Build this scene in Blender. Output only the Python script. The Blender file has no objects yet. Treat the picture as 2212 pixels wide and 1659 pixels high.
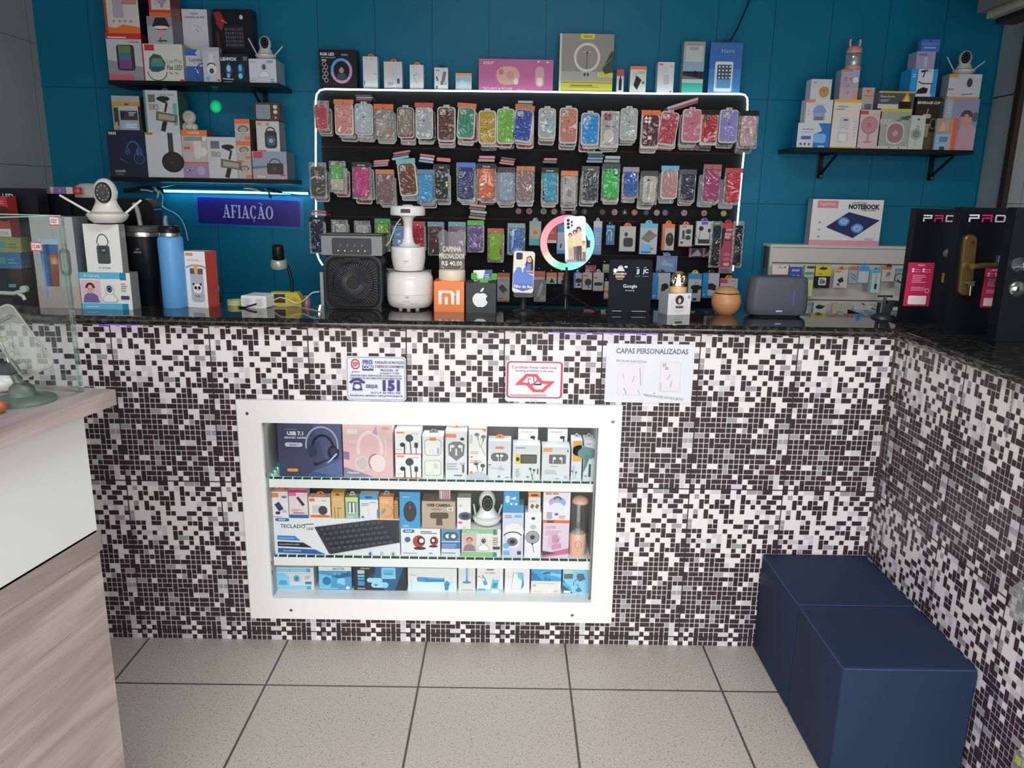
import bpy, math, random
from mathutils import Matrix, Vector
from math import sin, cos, pi, radians, tan, atan2, sqrt

# ------------------------------------------------------------------ camera
CAM = Vector((0.0, 0.0, 1.5)); FPX = 1666.0; W0, H0 = 2212.0, 1659.0
PITCH, YAW, ROLL = 13.68, 0.33, 1.0
ROT = (Matrix.Rotation(-radians(YAW), 3, 'Z') @ Matrix.Rotation(radians(90 - PITCH), 3, 'X') @ Matrix.Rotation(radians(ROLL), 3, 'Z'))
scene = bpy.context.scene
COL = scene.collection
camd = bpy.data.cameras.new('camera'); camd.sensor_fit = 'HORIZONTAL'; camd.sensor_width = 36.0
camd.lens = 36.0 * FPX / W0; camd.clip_start = 0.05; camd.clip_end = 60
camo = bpy.data.objects.new('camera', camd); COL.objects.link(camo)
camo.matrix_world = Matrix.Translation(CAM) @ ROT.to_4x4()
scene.camera = camo

# ------------------------------------------------------------------ world, light, exposure
scene.view_settings.view_transform = 'Standard'; scene.view_settings.look = 'None'
scene.view_settings.exposure = 0.0; scene.view_settings.gamma = 1.0
scene.view_settings.use_curve_mapping = False
world = bpy.data.worlds.new('world'); scene.world = world; world.use_nodes = True
bg = world.node_tree.nodes['Background']; bg.inputs[0].default_value = (1.0, 0.99, 0.98, 1); bg.inputs[1].default_value = 1.1

def area(name, loc, rot, sx, sy, power, color=(1, 1, 1)):
    l = bpy.data.lights.new(name, 'AREA'); l.shape = 'RECTANGLE'; l.size = sx; l.size_y = sy
    l.energy = power; l.color = color
    o = bpy.data.objects.new(name, l); COL.objects.link(o); o.location = loc; o.rotation_euler = rot
    return o
# daylight falling in through the open shop front behind the camera, from high outside
area('daylight', (0.1, -3.6, 3.6), (radians(52), 0, 0), 5.0, 3.2, 530, (1.0, 0.985, 0.978))
area('street_bounce', (0.1, -2.4, 1.0), (radians(90), 0, 0), 3.8, 1.8, 50, (1.0, 0.975, 0.96))
area('interior_fill', (0.1, 1.1, 2.84), (0, 0, 0), 1.3, 0.5, 28, (0.95, 0.98, 1.0))  # unseen lamp, added as fill light for the room

# ------------------------------------------------------------------ pixel -> place helpers (measuring the photograph)
def ray(px, py):
    return ROT @ Vector(((px - W0 / 2) / FPX, -(py - H0 / 2) / FPX, -1.0))
def PY(px, py, Y):
    d = ray(px, py); return CAM + d * ((Y - CAM.y) / d.y)
def PZ(px, py, Z):
    d = ray(px, py); return CAM + d * ((Z - CAM.z) / d.z)
def PX(px, py, X):
    d = ray(px, py); return CAM + d * ((X - CAM.x) / d.x)

# ------------------------------------------------------------------ materials
def lin(c): return c / 12.92 if c <= 0.04045 else ((c + 0.055) / 1.055) ** 2.4
def hexlin(h):
    if len(h) == 3: h = ''.join(a * 2 for a in h)
    return [lin(int(h[i:i + 2], 16) / 255) for i in (0, 2, 4)]
ZK = 1.0                       # how much darker than its own colour a thing reads in this corner of the shop
_mats = {}
def mat(h, rough=0.45, metal=0.0, coat=0.0, k=None, film=False, emit=0.0, spec=0.5):
    k = ZK if k is None else k
    c = [min(0.86, max(0.004, v * k)) for v in hexlin(h)]
    if spec == 0.5 and max(c) < 0.12 and not metal: spec = 0.22
    key = (tuple(round(v, 3) for v in c), rough, metal, coat, film, emit, spec)
    if key in _mats: return _mats[key]
    m = bpy.data.materials.new('paint_' + h); m.use_nodes = True
    nt = m.node_tree; b = nt.nodes['Principled BSDF']
    b.inputs['Base Color'].default_value = (*c, 1); b.inputs['Roughness'].default_value = rough
    b.inputs['Metallic'].default_value = metal; b.inputs['Coat Weight'].default_value = coat
    b.inputs['Coat Roughness'].default_value = 0.06; b.inputs['Specular IOR Level'].default_value = spec
    if emit:
        b.inputs['Emission Color'].default_value = (*hexlin(h), 1); b.inputs['Emission Strength'].default_value = emit
    if film:                   # crinkled clear wrap over the coloured case
        tc = nt.nodes.new('ShaderNodeTexCoord'); no = nt.nodes.new('ShaderNodeTexNoise'); bp = nt.nodes.new('ShaderNodeBump')
        geo = nt.nodes.new('ShaderNodeObjectInfo'); add = nt.nodes.new('ShaderNodeVectorMath'); add.operation = 'ADD'
        nt.links.new(tc.outputs['Object'], add.inputs[0]); nt.links.new(geo.outputs['Location'], add.inputs[1])
        no.inputs['Scale'].default_value = 15; no.inputs['Detail'].default_value = 1.5; no.inputs['Distortion'].default_value = 1.6
        bp.inputs['Strength'].default_value = 1.0; bp.inputs['Distance'].default_value = 0.05
        nt.links.new(add.outputs[0], no.inputs['Vector']); nt.links.new(no.outputs['Fac'], bp.inputs['Height'])
        nt.links.new(bp.outputs['Normal'], b.inputs['Coat Normal']); b.inputs['Coat IOR'].default_value = 1.8
        b.inputs['Coat Weight'].default_value = 1.0; b.inputs['Coat Roughness'].default_value = 0.04; b.inputs['Specular IOR Level'].default_value = 0.2
    _mats[key] = m
    return m
def emitter(name, rgb, s):
    m = bpy.data.materials.new(name); m.use_nodes = True; nt = m.node_tree
    for n in list(nt.nodes): nt.nodes.remove(n)
    e = nt.nodes.new('ShaderNodeEmission'); o = nt.nodes.new('ShaderNodeOutputMaterial')
    e.inputs[0].default_value = (*rgb, 1); e.inputs[1].default_value = s; nt.links.new(e.outputs[0], o.inputs[0]); return m
def glassy(name, tint=(0.93, 0.98, 0.96), refl=0.12, rough=0.02, bump=False, white=0.0, mul=0.6):
    m = bpy.data.materials.new(name); m.use_nodes = True; nt = m.node_tree
    for n in list(nt.nodes): nt.nodes.remove(n)
    t = nt.nodes.new('ShaderNodeBsdfTransparent'); g = nt.nodes.new('ShaderNodeBsdfGlossy'); mx = nt.nodes.new('ShaderNodeMixShader')
    o = nt.nodes.new('ShaderNodeOutputMaterial'); fr = nt.nodes.new('ShaderNodeLayerWeight'); ad = nt.nodes.new('ShaderNodeMath')
    fr.inputs[0].default_value = 0.25; ad.operation = 'MULTIPLY_ADD'; ad.inputs[1].default_value = mul; ad.inputs[2].default_value = refl; ad.use_clamp = True
    nt.links.new(fr.outputs['Facing'], ad.inputs[0]); nt.links.new(ad.outputs[0], mx.inputs[0])
    t.inputs[0].default_value = (*tint, 1); g.inputs['Roughness'].default_value = rough
    nt.links.new(t.outputs[0], mx.inputs[1]); nt.links.new(g.outputs[0], mx.inputs[2])
    last = mx
    if white:
        d = nt.nodes.new('ShaderNodeBsdfDiffuse'); d.inputs[0].default_value = (0.75, 0.76, 0.75, 1); m2 = nt.nodes.new('ShaderNodeMixShader')
        m2.inputs[0].default_value = white; nt.links.new(mx.outputs[0], m2.inputs[1]); nt.links.new(d.outputs[0], m2.inputs[2]); last = m2
    if bump:
        tc = nt.nodes.new('ShaderNodeTexCoord'); no = nt.nodes.new('ShaderNodeTexNoise'); bp = nt.nodes.new('ShaderNodeBump')
        no.inputs['Scale'].default_value = 30; no.inputs['Distortion'].default_value = 1.5; bp.inputs['Strength'].default_value = 1; bp.inputs['Distance'].default_value = 0.01
        nt.links.new(tc.outputs['Object'], no.inputs['Vector']); nt.links.new(no.outputs['Fac'], bp.inputs['Height']); nt.links.new(bp.outputs['Normal'], g.inputs['Normal'])
    nt.links.new(last.outputs[0], o.inputs[0]); return m
def nodes_mat(name, rough=0.5, spec=0.5):
    m = bpy.data.materials.new(name); m.use_nodes = True; nt = m.node_tree; b = nt.nodes['Principled BSDF']
    b.inputs['Roughness'].default_value = rough; b.inputs['Specular IOR Level'].default_value = spec
    def N(t, **kw):
        n = nt.nodes.new('ShaderNode' + t)
        for a, v in kw.items(): setattr(n, a, v)
        return n
    return m, nt, b, N, nt.links.new
def ramp(N, stops, interp='LINEAR'):
    r = N('ValToRGB'); e = r.color_ramp.elements; r.color_ramp.interpolation = interp
    while len(e) < len(stops): e.new(0.5)
    for i, (p, c) in enumerate(stops): e[i].position = p; e[i].color = (*c, 1)
    return r

# ------------------------------------------------------------------ mesh building
def rrect(w, h, r, n=4, cx=0.0, cy=0.0):
    r = min(r, w / 2 - 1e-5, h / 2 - 1e-5); out = []
    for sx, sy, a0 in ((1, 1, 0), (-1, 1, 90), (-1, -1, 180), (1, -1, 270)):
        for i in range(n + 1):
            a = radians(a0 + 90 * i / n); out.append((cx + sx * (w / 2 - r) + r * cos(a), cy + sy * (h / 2 - r) + r * sin(a)))
    return out
def circ(rx, ry=None, n=24, cx=0.0, cy=0.0):
    ry = rx if ry is None else ry
    return [(cx + rx * cos(2 * pi * i / n), cy + ry * sin(2 * pi * i / n)) for i in range(n)]
_text = {}
def text_geo(s, bold=0.0):
    if (s, bold) not in _text:
        c = bpy.data.curves.new('t', 'FONT'); c.body = s; c.size = 1; c.resolution_u = 2; c.offset = bold; c.fill_mode = 'FRONT'
        o = bpy.data.objects.new('t', c); me = bpy.data.meshes.new_from_object(o)
        vs = [(v.co.x, v.co.y) for v in me.vertices]; fs = [tuple(p.vertices) for p in me.polygons]
        bpy.data.objects.remove(o); bpy.data.curves.remove(c); bpy.data.meshes.remove(me)
        if vs:
            x0 = min(v[0] for v in vs); x1 = max(v[0] for v in vs); y0 = min(v[1] for v in vs); y1 = max(v[1] for v in vs)
        else: x0 = x1 = y0 = y1 = 0
        _text[(s, bold)] = (vs, fs, x0, x1, y0, y1)
    return _text[(s, bold)]

class MB:
    def __init__(s): s.v = []; s.f = []; s.fm = []; s.sm = []; s.mats = []
    def mi(s, m):
        if m not in s.mats: s.mats.append(m)
        return s.mats.index(m)
    def add(s, vs, fs, m, smooth=False):
        b = len(s.v); i = s.mi(m); s.v += [tuple(v) for v in vs]
        for f in fs: s.f.append(tuple(b + k for k in f)); s.fm.append(i); s.sm.append(smooth)
        return s
    def box(s, x0, x1, y0, y1, z0, z1, m, faces=None):
        """faces: optional dict of side -> material (front=-y, left, right, top, bottom, back)"""
        vs = [(x0, y0, z0), (x1, y0, z0), (x1, y1, z0), (x0, y1, z0), (x0, y0, z1), (x1, y0, z1), (x1, y1, z1), (x0, y1, z1)]
        F = {'bottom': (0, 3, 2, 1), 'top': (4, 5, 6, 7), 'front': (0, 1, 5, 4), 'right': (1, 2, 6, 5), 'back': (2, 3, 7, 6), 'left': (3, 0, 4, 7)}
        b = len(s.v); s.v += vs
        for k, f in F.items():
            s.f.append(tuple(b + i for i in f)); s.fm.append(s.mi((faces or {}).get(k, m))); s.sm.append(False)
        return s
    def loft(s, rings, m, smooth=True, cap0=True, cap1=True, axis='z', at=(0, 0, 0), closed=True):
        """rings: [(offset, outline)], outline in the two other axes.  axis z: (x,y); axis y: (x,z); axis x: (y,z)"""
        vs = []; n = len(rings[0][1])
        for o, pts in rings:
            for a, b in pts:
                p = (a, b, o) if axis == 'z' else ((a, o, b) if axis == 'y' else (o, a, b))
                vs.append((p[0] + at[0], p[1] + at[1], p[2] + at[2]))
        fs = []
        for k in range(len(rings) - 1):
            for i in range(n):
                j = (i + 1) % n; fs.append((k * n + i, k * n + j, (k + 1) * n + j, (k + 1) * n + i))
        s.add(vs, fs, m, smooth)
        if cap0: s.add(vs[:n], [tuple(range(n))[::-1]], m)
        if cap1: s.add(vs[-n:], [tuple(range(n))], m)
        return s
    def lathe(s, prof, m, at=(0, 0, 0), n=28, sy=1.0, smooth=True, axis='z', caps=True):
        return s.loft([(z, circ(r, r * sy, n)) for r, z in prof], m, smooth, caps, caps, axis, at)
    def tube(s, pts, r, m, n=8, r1=None):
        pts = [Vector(p) for p in pts]; vs = []; L = len(pts)
        prev = None
        for k, p in enumerate(pts):
            t = (pts[min(k + 1, L - 1)] - pts[max(k - 1, 0)]).normalized()
            u = t.cross(Vector((0, 0, 1))) if prev is None else (prev - t * prev.dot(t))
            if u.length < 1e-4: u = t.cross(Vector((0, 1, 0)))
            u.normalize(); prev = u; w = t.cross(u)
            rr = r if r1 is None else r + (r1 - r) * k / (L - 1)
            for i in range(n):
                a = 2 * pi * i / n; vs.append(p + u * rr * cos(a) + w * rr * sin(a))
        fs = [(k * n + i, k * n + (i + 1) % n, (k + 1) * n + (i + 1) % n, (k + 1) * n + i) for k in range(L - 1) for i in range(n)]
        s.add(vs, fs, m, True); s.add(vs[:n], [tuple(range(n))[::-1]], m); s.add(vs[-n:], [tuple(range(n))], m); return s
    def ell(s, c, rx, ry, rz, m, n=20, k=12, z0=-1.0, z1=1.0):
        """ellipsoid, optionally cut between z0..z1 (fractions of rz)"""
        a0, a1 = math.asin(max(-1, z0)), math.asin(min(1, z1)); pr = []
        for i in range(k + 1):
            a = a0 + (a1 - a0) * i / k; pr.append((c[2] + rz * sin(a), circ(max(rx * cos(a), 1e-5), max(ry * cos(a), 1e-5), n, c[0], c[1])))
        return s.loft(pr, m)
    def build(s, name, parent=None, loc=(0, 0, 0), rot=(0, 0, 0), **tags):
        me = bpy.data.meshes.new(name); me.from_pydata(s.v, [], s.f); me.update()
        for m in s.mats: me.materials.append(m)
        me.polygons.foreach_set('material_index', s.fm); me.polygons.foreach_set('use_smooth', s.sm)
        o = bpy.data.objects.new(name, me); COL.objects.link(o); o.location = loc; o.rotation_euler = rot
        if parent is not None: o.parent = parent
        for k, v in tags.items():
            if v: o[k] = v
        return o
def thing(name, label, cat, loc=(0, 0, 0), rz=0.0, group=None, ry=0.0):
    o = bpy.data.objects.new(name, None); COL.objects.link(o); o.location = loc; o.rotation_euler = (0, radians(ry), radians(rz)); o.empty_display_size = 0.05
    o['label'] = label; o['category'] = cat
    if group: o['group'] = group
    return o
def T(label, cat, group=None): return dict(label=label, category=cat, group=group)
def struct(mb, name, loc=(0, 0, 0), rot=(0, 0, 0)):
    o = mb.build(name, None, loc, rot); o['kind'] = 'structure'; return o

# ------------------------------------------------------------------ printed artwork on a flat face
# face lies in local xz at y=y0, facing -y.  prims use 0..1 of the face; radii and sizes are fractions of the face height
def art(mb, prims, ox, oz, w, h, y0, sr=None, layer=None, kw=None):
    sr = h if sr is None else sr; layer = layer if layer is not None else [0]; kw = kw or dict(rough=0.4)
    X = lambda u: ox + u * w
    Z = lambda v: oz + v * h
    for p in prims:
        k = p[0]
        if k != 'g': layer[0] += 1
        y = y0 - 0.00022 * layer[0]
        if k == 'r':
            _, a, b, c, d, col = p; mb.add([(X(a), y, Z(b)), (X(c), y, Z(b)), (X(c), y, Z(d)), (X(a), y, Z(d))], [(0, 1, 2, 3)], mat(col, **kw))
        elif k == 'q':         # rounded rectangle
            _, a, b, c, d, r, col = p; pts = rrect((c - a) * w, (d - b) * h, r * sr, 3, X((a + c) / 2), Z((b + d) / 2))
            mb.add([(q[0], y, q[1]) for q in pts], [tuple(range(len(pts)))], mat(col, **kw))
        elif k == 'e':
            _, cx, cy, rx, ry, col = p; pts = circ(rx * sr, ry * sr, 20, X(cx), Z(cy))
            mb.add([(q[0], y, q[1]) for q in pts], [tuple(range(20))], mat(col, **kw))
        elif k == 'o':         # ring
            _, cx, cy, rx, ry, t, col = p; n = 24; A = circ(rx * sr, ry * sr, n, X(cx), Z(cy)); B = circ((rx - t) * sr, (ry - t) * sr, n, X(cx), Z(cy))
            mb.add([(q[0], y, q[1]) for q in A + B], [(i, (i + 1) % n, n + (i + 1) % n, n + i) for i in range(n)], mat(col, **kw))
        elif k == 'a':         # arc band a0..a1 degrees
            _, cx, cy, rx, ry, t, a0, a1, col = p; n = 14; vs = []
            for i in range(n + 1):
                a = radians(a0 + (a1 - a0) * i / n); vs += [(X(cx) + rx * sr * cos(a), y, Z(cy) + ry * sr * sin(a)), (X(cx) + (rx - t) * sr * cos(a), y, Z(cy) + (ry - t) * sr * sin(a))]
            mb.add(vs, [(2 * i, 2 * i + 2, 2 * i + 3, 2 * i + 1) for i in range(n)], mat(col, **kw))
        elif k == 'p':
            pts = p[1]; mb.add([(X(a), y, Z(b)) for a, b in pts], [tuple(range(len(pts)))], mat(p[2], **kw))
        elif k == 'l':
            _, a, b, c, d, t, col = p; A = Vector((X(a), Z(b))); B = Vector((X(c), Z(d))); n = (B - A).normalized(); n = Vector((-n.y, n.x)) * t * sr / 2
            mb.add([(q.x, y, q.y) for q in (A - n, B - n, B + n, A + n)], [(0, 1, 2, 3)], mat(col, **kw))
        elif k == 'm':         # lines of fine print
            _, a, b, c, d, n, col = p; rnd = random.Random(str(p)); st = (d - b) / n
            for i in range(n):
                e = a + (c - a) * rnd.uniform(0.6, 1); zz = b + st * i
                mb.add([(X(a), y, Z(zz)), (X(e), y, Z(zz)), (X(e), y, Z(zz + st * 0.45)), (X(a), y, Z(zz + st * 0.45))], [(0, 1, 2, 3)], mat(col, **kw))
        elif k == 't':         # text, centred at cx,cy, cap height hh, optional max width, bold, angle
            _, s, cx, cy, hh, col = p[:6]; mw = p[6] if len(p) > 6 else None; bold = p[7] if len(p) > 7 else 0.02; ang = radians(p[8]) if len(p) > 8 else 0
            vs, fs, x0, x1, z0, z1 = text_geo(s, bold)
            if not vs: continue
            sc = hh * sr / 0.7; sx = sc
            if mw and (x1 - x0) * sx > mw * w: sx = mw * w / (x1 - x0)
            mx, mz = (x0 + x1) / 2, 0.35; out = []
            for a, b in vs:
                du, dv = (a - mx) * sx, (b - mz) * sc; out.append((X(cx) + du * cos(ang) - dv * sin(ang), y, Z(cy) + du * sin(ang) + dv * cos(ang)))
            mb.add(out, fs, mat(col, **kw))
        elif k == 'g':         # a drawing in its own square of half-size s*height
            _, pr, cx, cy, s = p; art(mb, pr, X(cx), Z(cy), s * sr, s * sr, y0, s * sr, layer, kw)

# drawings: coordinates about -1..1
def d_headset(c='222', c2='445', mic=True):
    o = [('a', 0, .1, .62, .8, .13, 0, 180, c), ('e', -.55, -.05, .25, .36, c2), ('e', .55, -.1, .3, .4, c), ('e', .58, -.1, .18, .28, c2)]
    return o + ([('l', .45, -.4, -.3, -.75, .05, c), ('e', -.38, -.75, .14, .08, c)] if mic else [])
def d_cam(c='f4f4f4', k='1c1c22', s='ccc'):
    return [('e', 0, .35, .42, .5, s), ('e', 0, .35, .38, .46, c), ('e', 0, .4, .27, .32, k), ('o', 0, .4, .2, .2, .05, '9aa'), ('p', [(-.35, -.05), (.35, -.05), (.7, -.55), (.6, -.8), (-.6, -.8), (-.7, -.55)], s), ('p', [(-.3, -.1), (.3, -.1), (.62, -.5), (.52, -.74), (-.52, -.74), (-.62, -.5)], c)]
def d_buds(c='333', wire=True):
    o = [('e', -.4, .5, .28, .22, c), ('l', -.35, .5, -.25, -.1, .12, c), ('e', .35, .25, .28, .22, c), ('l', .4, .25, .3, -.35, .12, c)]
    return o + ([('l', -.25, -.1, 0, -1, .05, c), ('l', .3, -.35, .05, -1, .05, c)] if wire else [])
def d_fan(c='e8a8b0', r='f6dde0', stand=True):
    return ([('r', -.08, -.9, .08, 0, c), ('e', 0, -.9, .35, .09, c)] if stand else []) + [('e', 0, .3, .6, .6, c), ('o', 0, .3, .62, .62, .07, r), ('e', 0, .3, .16, .16, r)]
def d_mouse(c='2c2c30'):
    return [('e', 0, 0, .55, .92, c), ('r', -.02, .2, .02, .85, '555'), ('e', 0, .35, .06, .16, '777')]
def d_person(sk='d9a583', hair='4a3026', top='6b7f9c'):
    return [('p', [(-.75, -1), (.75, -1), (.6, -.35), (.2, -.1), (-.2, -.1), (-.6, -.35)], top), ('e', 0, .28, .36, .44, sk), ('a', 0, .36, .42, .46, .2, -5, 185, hair), ('e', -.13, .25, .04, .05, '222'), ('e', .13, .25, .04, .05, '222'), ('l', -.1, .05, .1, .05, .04, 'a04a40')]
def d_bottle(c='8fb', cap='333'):
    return [('q', -.4, -1, .4, .45, .15, c), ('r', -.3, .45, .3, .7, cap), ('q', -.18, .7, .18, .95, .05, cap)]
def d_gimbal(c='262626'):
    return [('l', -.1, -.95, .1, -.3, .26, c), ('p', [(-.45, -.35), (.75, -.5), (.8, -.05), (-.4, .15)], '555048'), ('p', [(-.3, -.28), (.6, -.38), (.65, -.12), (-.28, .02)], '8a8274'), ('l', .1, .1, .25, .6, .12, c), ('l', .25, .6, -.1, .72, .1, c), ('e', .05, .82, .38, .14, c)]
def d_speaker(c='333', g='56b'):
    return [('q', -.5, -.8, .5, .6, .25, c), ('a', 0, .55, .4, .35, .1, 0, 180, c), ('o', 0, -.2, .36, .36, .08, g), ('e', 0, -.2, .2, .2, '889')]
def d_watch(c='333'):
    return [('o', 0, 0, .8, .8, .12, c), ('e', 0, 0, .4, .4, c)]

# ------------------------------------------------------------------ a product box, measured by its front face in the photograph
def pbox(name, label, cat, x0, x1, yt, yb, Y, depth, face, prims=(), side=None, zb=None, rot=0.0, group=None, tab=None, top=None, w_extra=0.0, edge=None, rough=0.35):
    xm, ym = (x0 + x1) / 2, (yt + yb) / 2
    XL, XR = PY(x0, ym, Y).x, PY(x1, ym, Y).x; zt = PY(xm, yt, Y).z
    if zb is None: zb = PY(xm, yb, Y).z
    w = (XR - XL - 0.0012) / max(0.5, cos(radians(rot))); h = zt - zb
    m = MB(); sm = mat(side or face, rough); fm = mat(face, rough)
    m.box(-w / 2, w / 2, 0, depth, 0, h, sm, {'front': fm, 'top': mat(top, rough) if top else sm})
    if prims: art(m, prims, -w / 2, 0, w, h, 0, kw=dict(rough=rough))
    o = m.build(name, None, ((XL + XR) / 2, Y, zb), (0, 0, radians(rot)), **T(label, cat, group))
    if tab:
        t = MB(); tw = min(w * 0.55, 0.034); th = 0.014
        pts = [(-tw / 2, 0), (tw / 2, 0), (tw / 2 - .004, th * .6), (tw * .18, th), (-tw * .18, th), (-tw / 2 + .004, th * .6)]
        t.loft([(0, pts), (0.0012, pts)], mat(tab), False, axis='y'); e = circ(.004, .002, 10, 0, th * .5)
        t.add([(a, -.0003, b) for a, b in e], [tuple(range(10))], mat('222', k=1)); t.build('hang_tab', o, (0, depth / 2, h))
    o['zt'] = zb + h; del o['zt']
    return zb + h

# ================================================================== THE SHOP
YC = 2.38          # tiled counter face
YL = 2.35          # granite lip
ZC = 1.122         # counter top
YB = 2.67          # counter back edge
YW = 3.50          # teal wall
XC = 1.215         # face of the side counter on the right
XLW = PY(92, 200, YW).x; XRW = PY(2140, 245, YW).x
YF = -0.9          # shop front line
HC = 2.95

# floor
m, nt, b, N, L = nodes_mat('speckled_floor_tile', 0.32)
tc = N('TexCoord'); sep = N('SeparateXYZ'); L(tc.outputs['Object'], sep.inputs[0])
FT = 0.4775; fx0 = PZ(903, 1485, 0).x; fy0 = PZ(1106, 1487, 0).y
def groutline(N, L, src, off, period, width):
    a = N('Math', operation='SUBTRACT'); L(src, a.inputs[0]); a.inputs[1].default_value = off
    d = N('Math', operation='PINGPONG'); L(a.outputs[0], d.inputs[0]); d.inputs[1].default_value = period / 2
    c = N('Math', operation='LESS_THAN'); L(d.outputs[0], c.inputs[0]); c.inputs[1].default_value = width; return c
gx = groutline(N, L, sep.outputs[0], fx0, FT, 0.0034); gy = groutline(N, L, sep.outputs[1], fy0, FT, 0.0034)
mxg = N('Math', operation='MAXIMUM'); L(gx.outputs[0], mxg.inputs[0]); L(gy.outputs[0], mxg.inputs[1])
n1 = N('TexNoise'); n1.inputs['Scale'].default_value = 150; n1.inputs['Detail'].default_value = 3; L(tc.outputs['Object'], n1.inputs['Vector'])
r1 = ramp(N, [(0.0, (0.22, 0.185, 0.15)), (0.34, (0.34, 0.295, 0.245)), (0.42, (0.455, 0.405, 0.355)), (0.6, (0.515, 0.465, 0.415)), (1, (0.58, 0.53, 0.48))]); L(n1.outputs['Fac'], r1.inputs[0])
n2 = N('TexVoronoi'); n2.inputs['Scale'].default_value = 58; n2.inputs['Randomness'].default_value = 1; L(tc.outputs['Object'], n2.inputs['Vector'])
r2 = ramp(N, [(0.0, (1, 1, 1)), (0.10, (1, 1, 1)), (0.14, (0, 0, 0))]); L(n2.outputs['Distance'], r2.inputs[0])
n3 = N('TexNoise'); n3.inputs['Scale'].default_value = 14; L(tc.outputs['Object'], n3.inputs['Vector'])
r3 = ramp(N, [(0.48, (0, 0, 0)), (0.56, (1, 1, 1))]); L(n3.outputs['Fac'], r3.inputs[0])
mu = N('Math', operation='MULTIPLY'); L(r2.outputs[0], mu.inputs[0]); L(r3.outputs[0], mu.inputs[1])
m1 = N('MixRGB'); L(mu.outputs[0], m1.inputs[0]); L(r1.outputs[0], m1.inputs[1]); m1.inputs[2].default_value = (0.16, 0.13, 0.11, 1)
m2 = N('MixRGB'); L(mxg.outputs[0], m2.inputs[0]); L(m1.outputs[0], m2.inputs[1]); m2.inputs[2].default_value = (0.085, 0.068, 0.055, 1)
L(m2.outputs[0], b.inputs['Base Color']); M_floor = m
struct(MB().box(XLW - .1, XRW + .1, YF - 1.2, YW + .1, -.06, 0, M_floor), 'floor')

# teal tiled back wall
def tile_mat(name, col, joint, x0, dx, z0, dz, wd=0.0016, ax=0, rough=0.35, var=0.06):
    m, nt, b, N, L = nodes_mat(name, rough, 0.18)
    tc = N('TexCoord'); sep = N('SeparateXYZ'); L(tc.outputs['Object'], sep.inputs[0])
    g1 = groutline(N, L, sep.outputs[ax], x0, dx, wd); g2 = groutline(N, L, sep.outputs[2], z0, dz, wd)
    mx = N('Math', operation='MAXIMUM'); L(g1.outputs[0], mx.inputs[0]); L(g2.outputs[0], mx.inputs[1])
    n = N('TexNoise'); n.inputs['Scale'].default_value = 3.0; n.inputs['Detail'].default_value = 5; L(tc.outputs['Object'], n.inputs['Vector'])
    r = ramp(N, [(0.3, tuple(c * (1 - var) for c in col)), (0.7, tuple(c * (1 + var) for c in col))]); L(n.outputs['Fac'], r.inputs[0])
    mi = N('MixRGB'); L(mx.outputs[0], mi.inputs[0]); L(r.outputs[0], mi.inputs[1]); mi.inputs[2].default_value = (*joint, 1); L(mi.outputs[0], b.inputs['Base Color'])
    bp = N('Bump'); bp.inputs['Strength'].default_value = 0.5; bp.inputs['Distance'].default_value = 0.002; bp.invert = True
    L(mx.outputs[0], bp.inputs['Height']); L(bp.outputs[0], b.inputs['Normal']); return m
jx = PY(811, 110, YW).x; jx2 = PY(933.5, 110, YW).x; jz = PY(1625, 215, YW).z; jz2 = PY(1625, 440, YW).z
M_teal = tile_mat('teal_wall_tile', (0.006, 0.160, 0.275), (0.004, 0.075, 0.12), jx, jx2 - jx, jz, jz - jz2)
struct(MB().box(XLW - .1, XRW + .1, YW, YW + .1, 0, HC, M_teal), 'wall_back')
M_wt = tile_mat('pale_wall_tile', (0.40, 0.44, 0.425), (0.20, 0.22, 0.21), 3.05, 0.40, 2.09, 0.5, 0.0018, ax=1)
M_wr = tile_mat('grey_wall_tile', (0.36, 0.42, 0.42), (0.05, 0.06, 0.06), 4.0, 0.9, PX(2170, 207, XRW).z, 0.5, 0.003, ax=1)
M_white_w = tile_mat('white_side_tile', (0.66, 0.66, 0.65), (0.3, 0.3, 0.3), 0.0, 0.4, PX(2190, 440, XRW).z, 0.5, 0.002, ax=1)
struct(MB().box(XLW - .1, XLW, YF, YW, 0, HC, M_wt), 'wall_left')
YBAR = PX(2187, 310, XRW).y
w = MB(); w.box(XRW, XRW + .1, YBAR, YW, 0, HC, M_wr); w.box(XRW, XRW + .1, YF, YBAR, 0, HC, M_white_w); struct(w, 'wall_right')
struct(MB().box(XRW - .022, XRW, YBAR - .03, YBAR + .005, ZC + .02, HC, mat('3a302c', .5, k=1)), 'trim_1')
struct(MB().box(XLW - .1, XRW + .1, YF, YW + .1, HC, HC + .1, mat('4a5560', .8, k=1)), 'ceiling')
struct(MB().box(XLW - .1, XRW + .1, YF - .15, YF, 2.20, HC + .1, mat('8a8d90', .6, k=1)), 'unseen_lintel')  # unseen lintel, shaped to keep daylight off the upper back wall
# beam with stripes in the upper right corner
q = PY(2108, 42, 3.0); bm_ = MB()
gb = mat('6f6a68', .5, k=1); gd = mat('2b2724', .5, k=1); gl = mat('9a9892', .4, k=1)
bm_.box(q.x, XRW, 0.2, 3.0, q.z + .02, HC, gb); bm_.box(q.x + .02, q.x + .05, 0.2, 2.97, q.z - .004, q.z + .02, gl)
bm_.box(q.x + .06, q.x + .13, 0.2, 2.98, q.z - .02, q.z + .02, gd); bm_.box(q.x + .14, q.x + .19, 0.2, 2.96, q.z - .01, q.z + .02, gl)
struct(bm_, 'trim_2')

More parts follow.
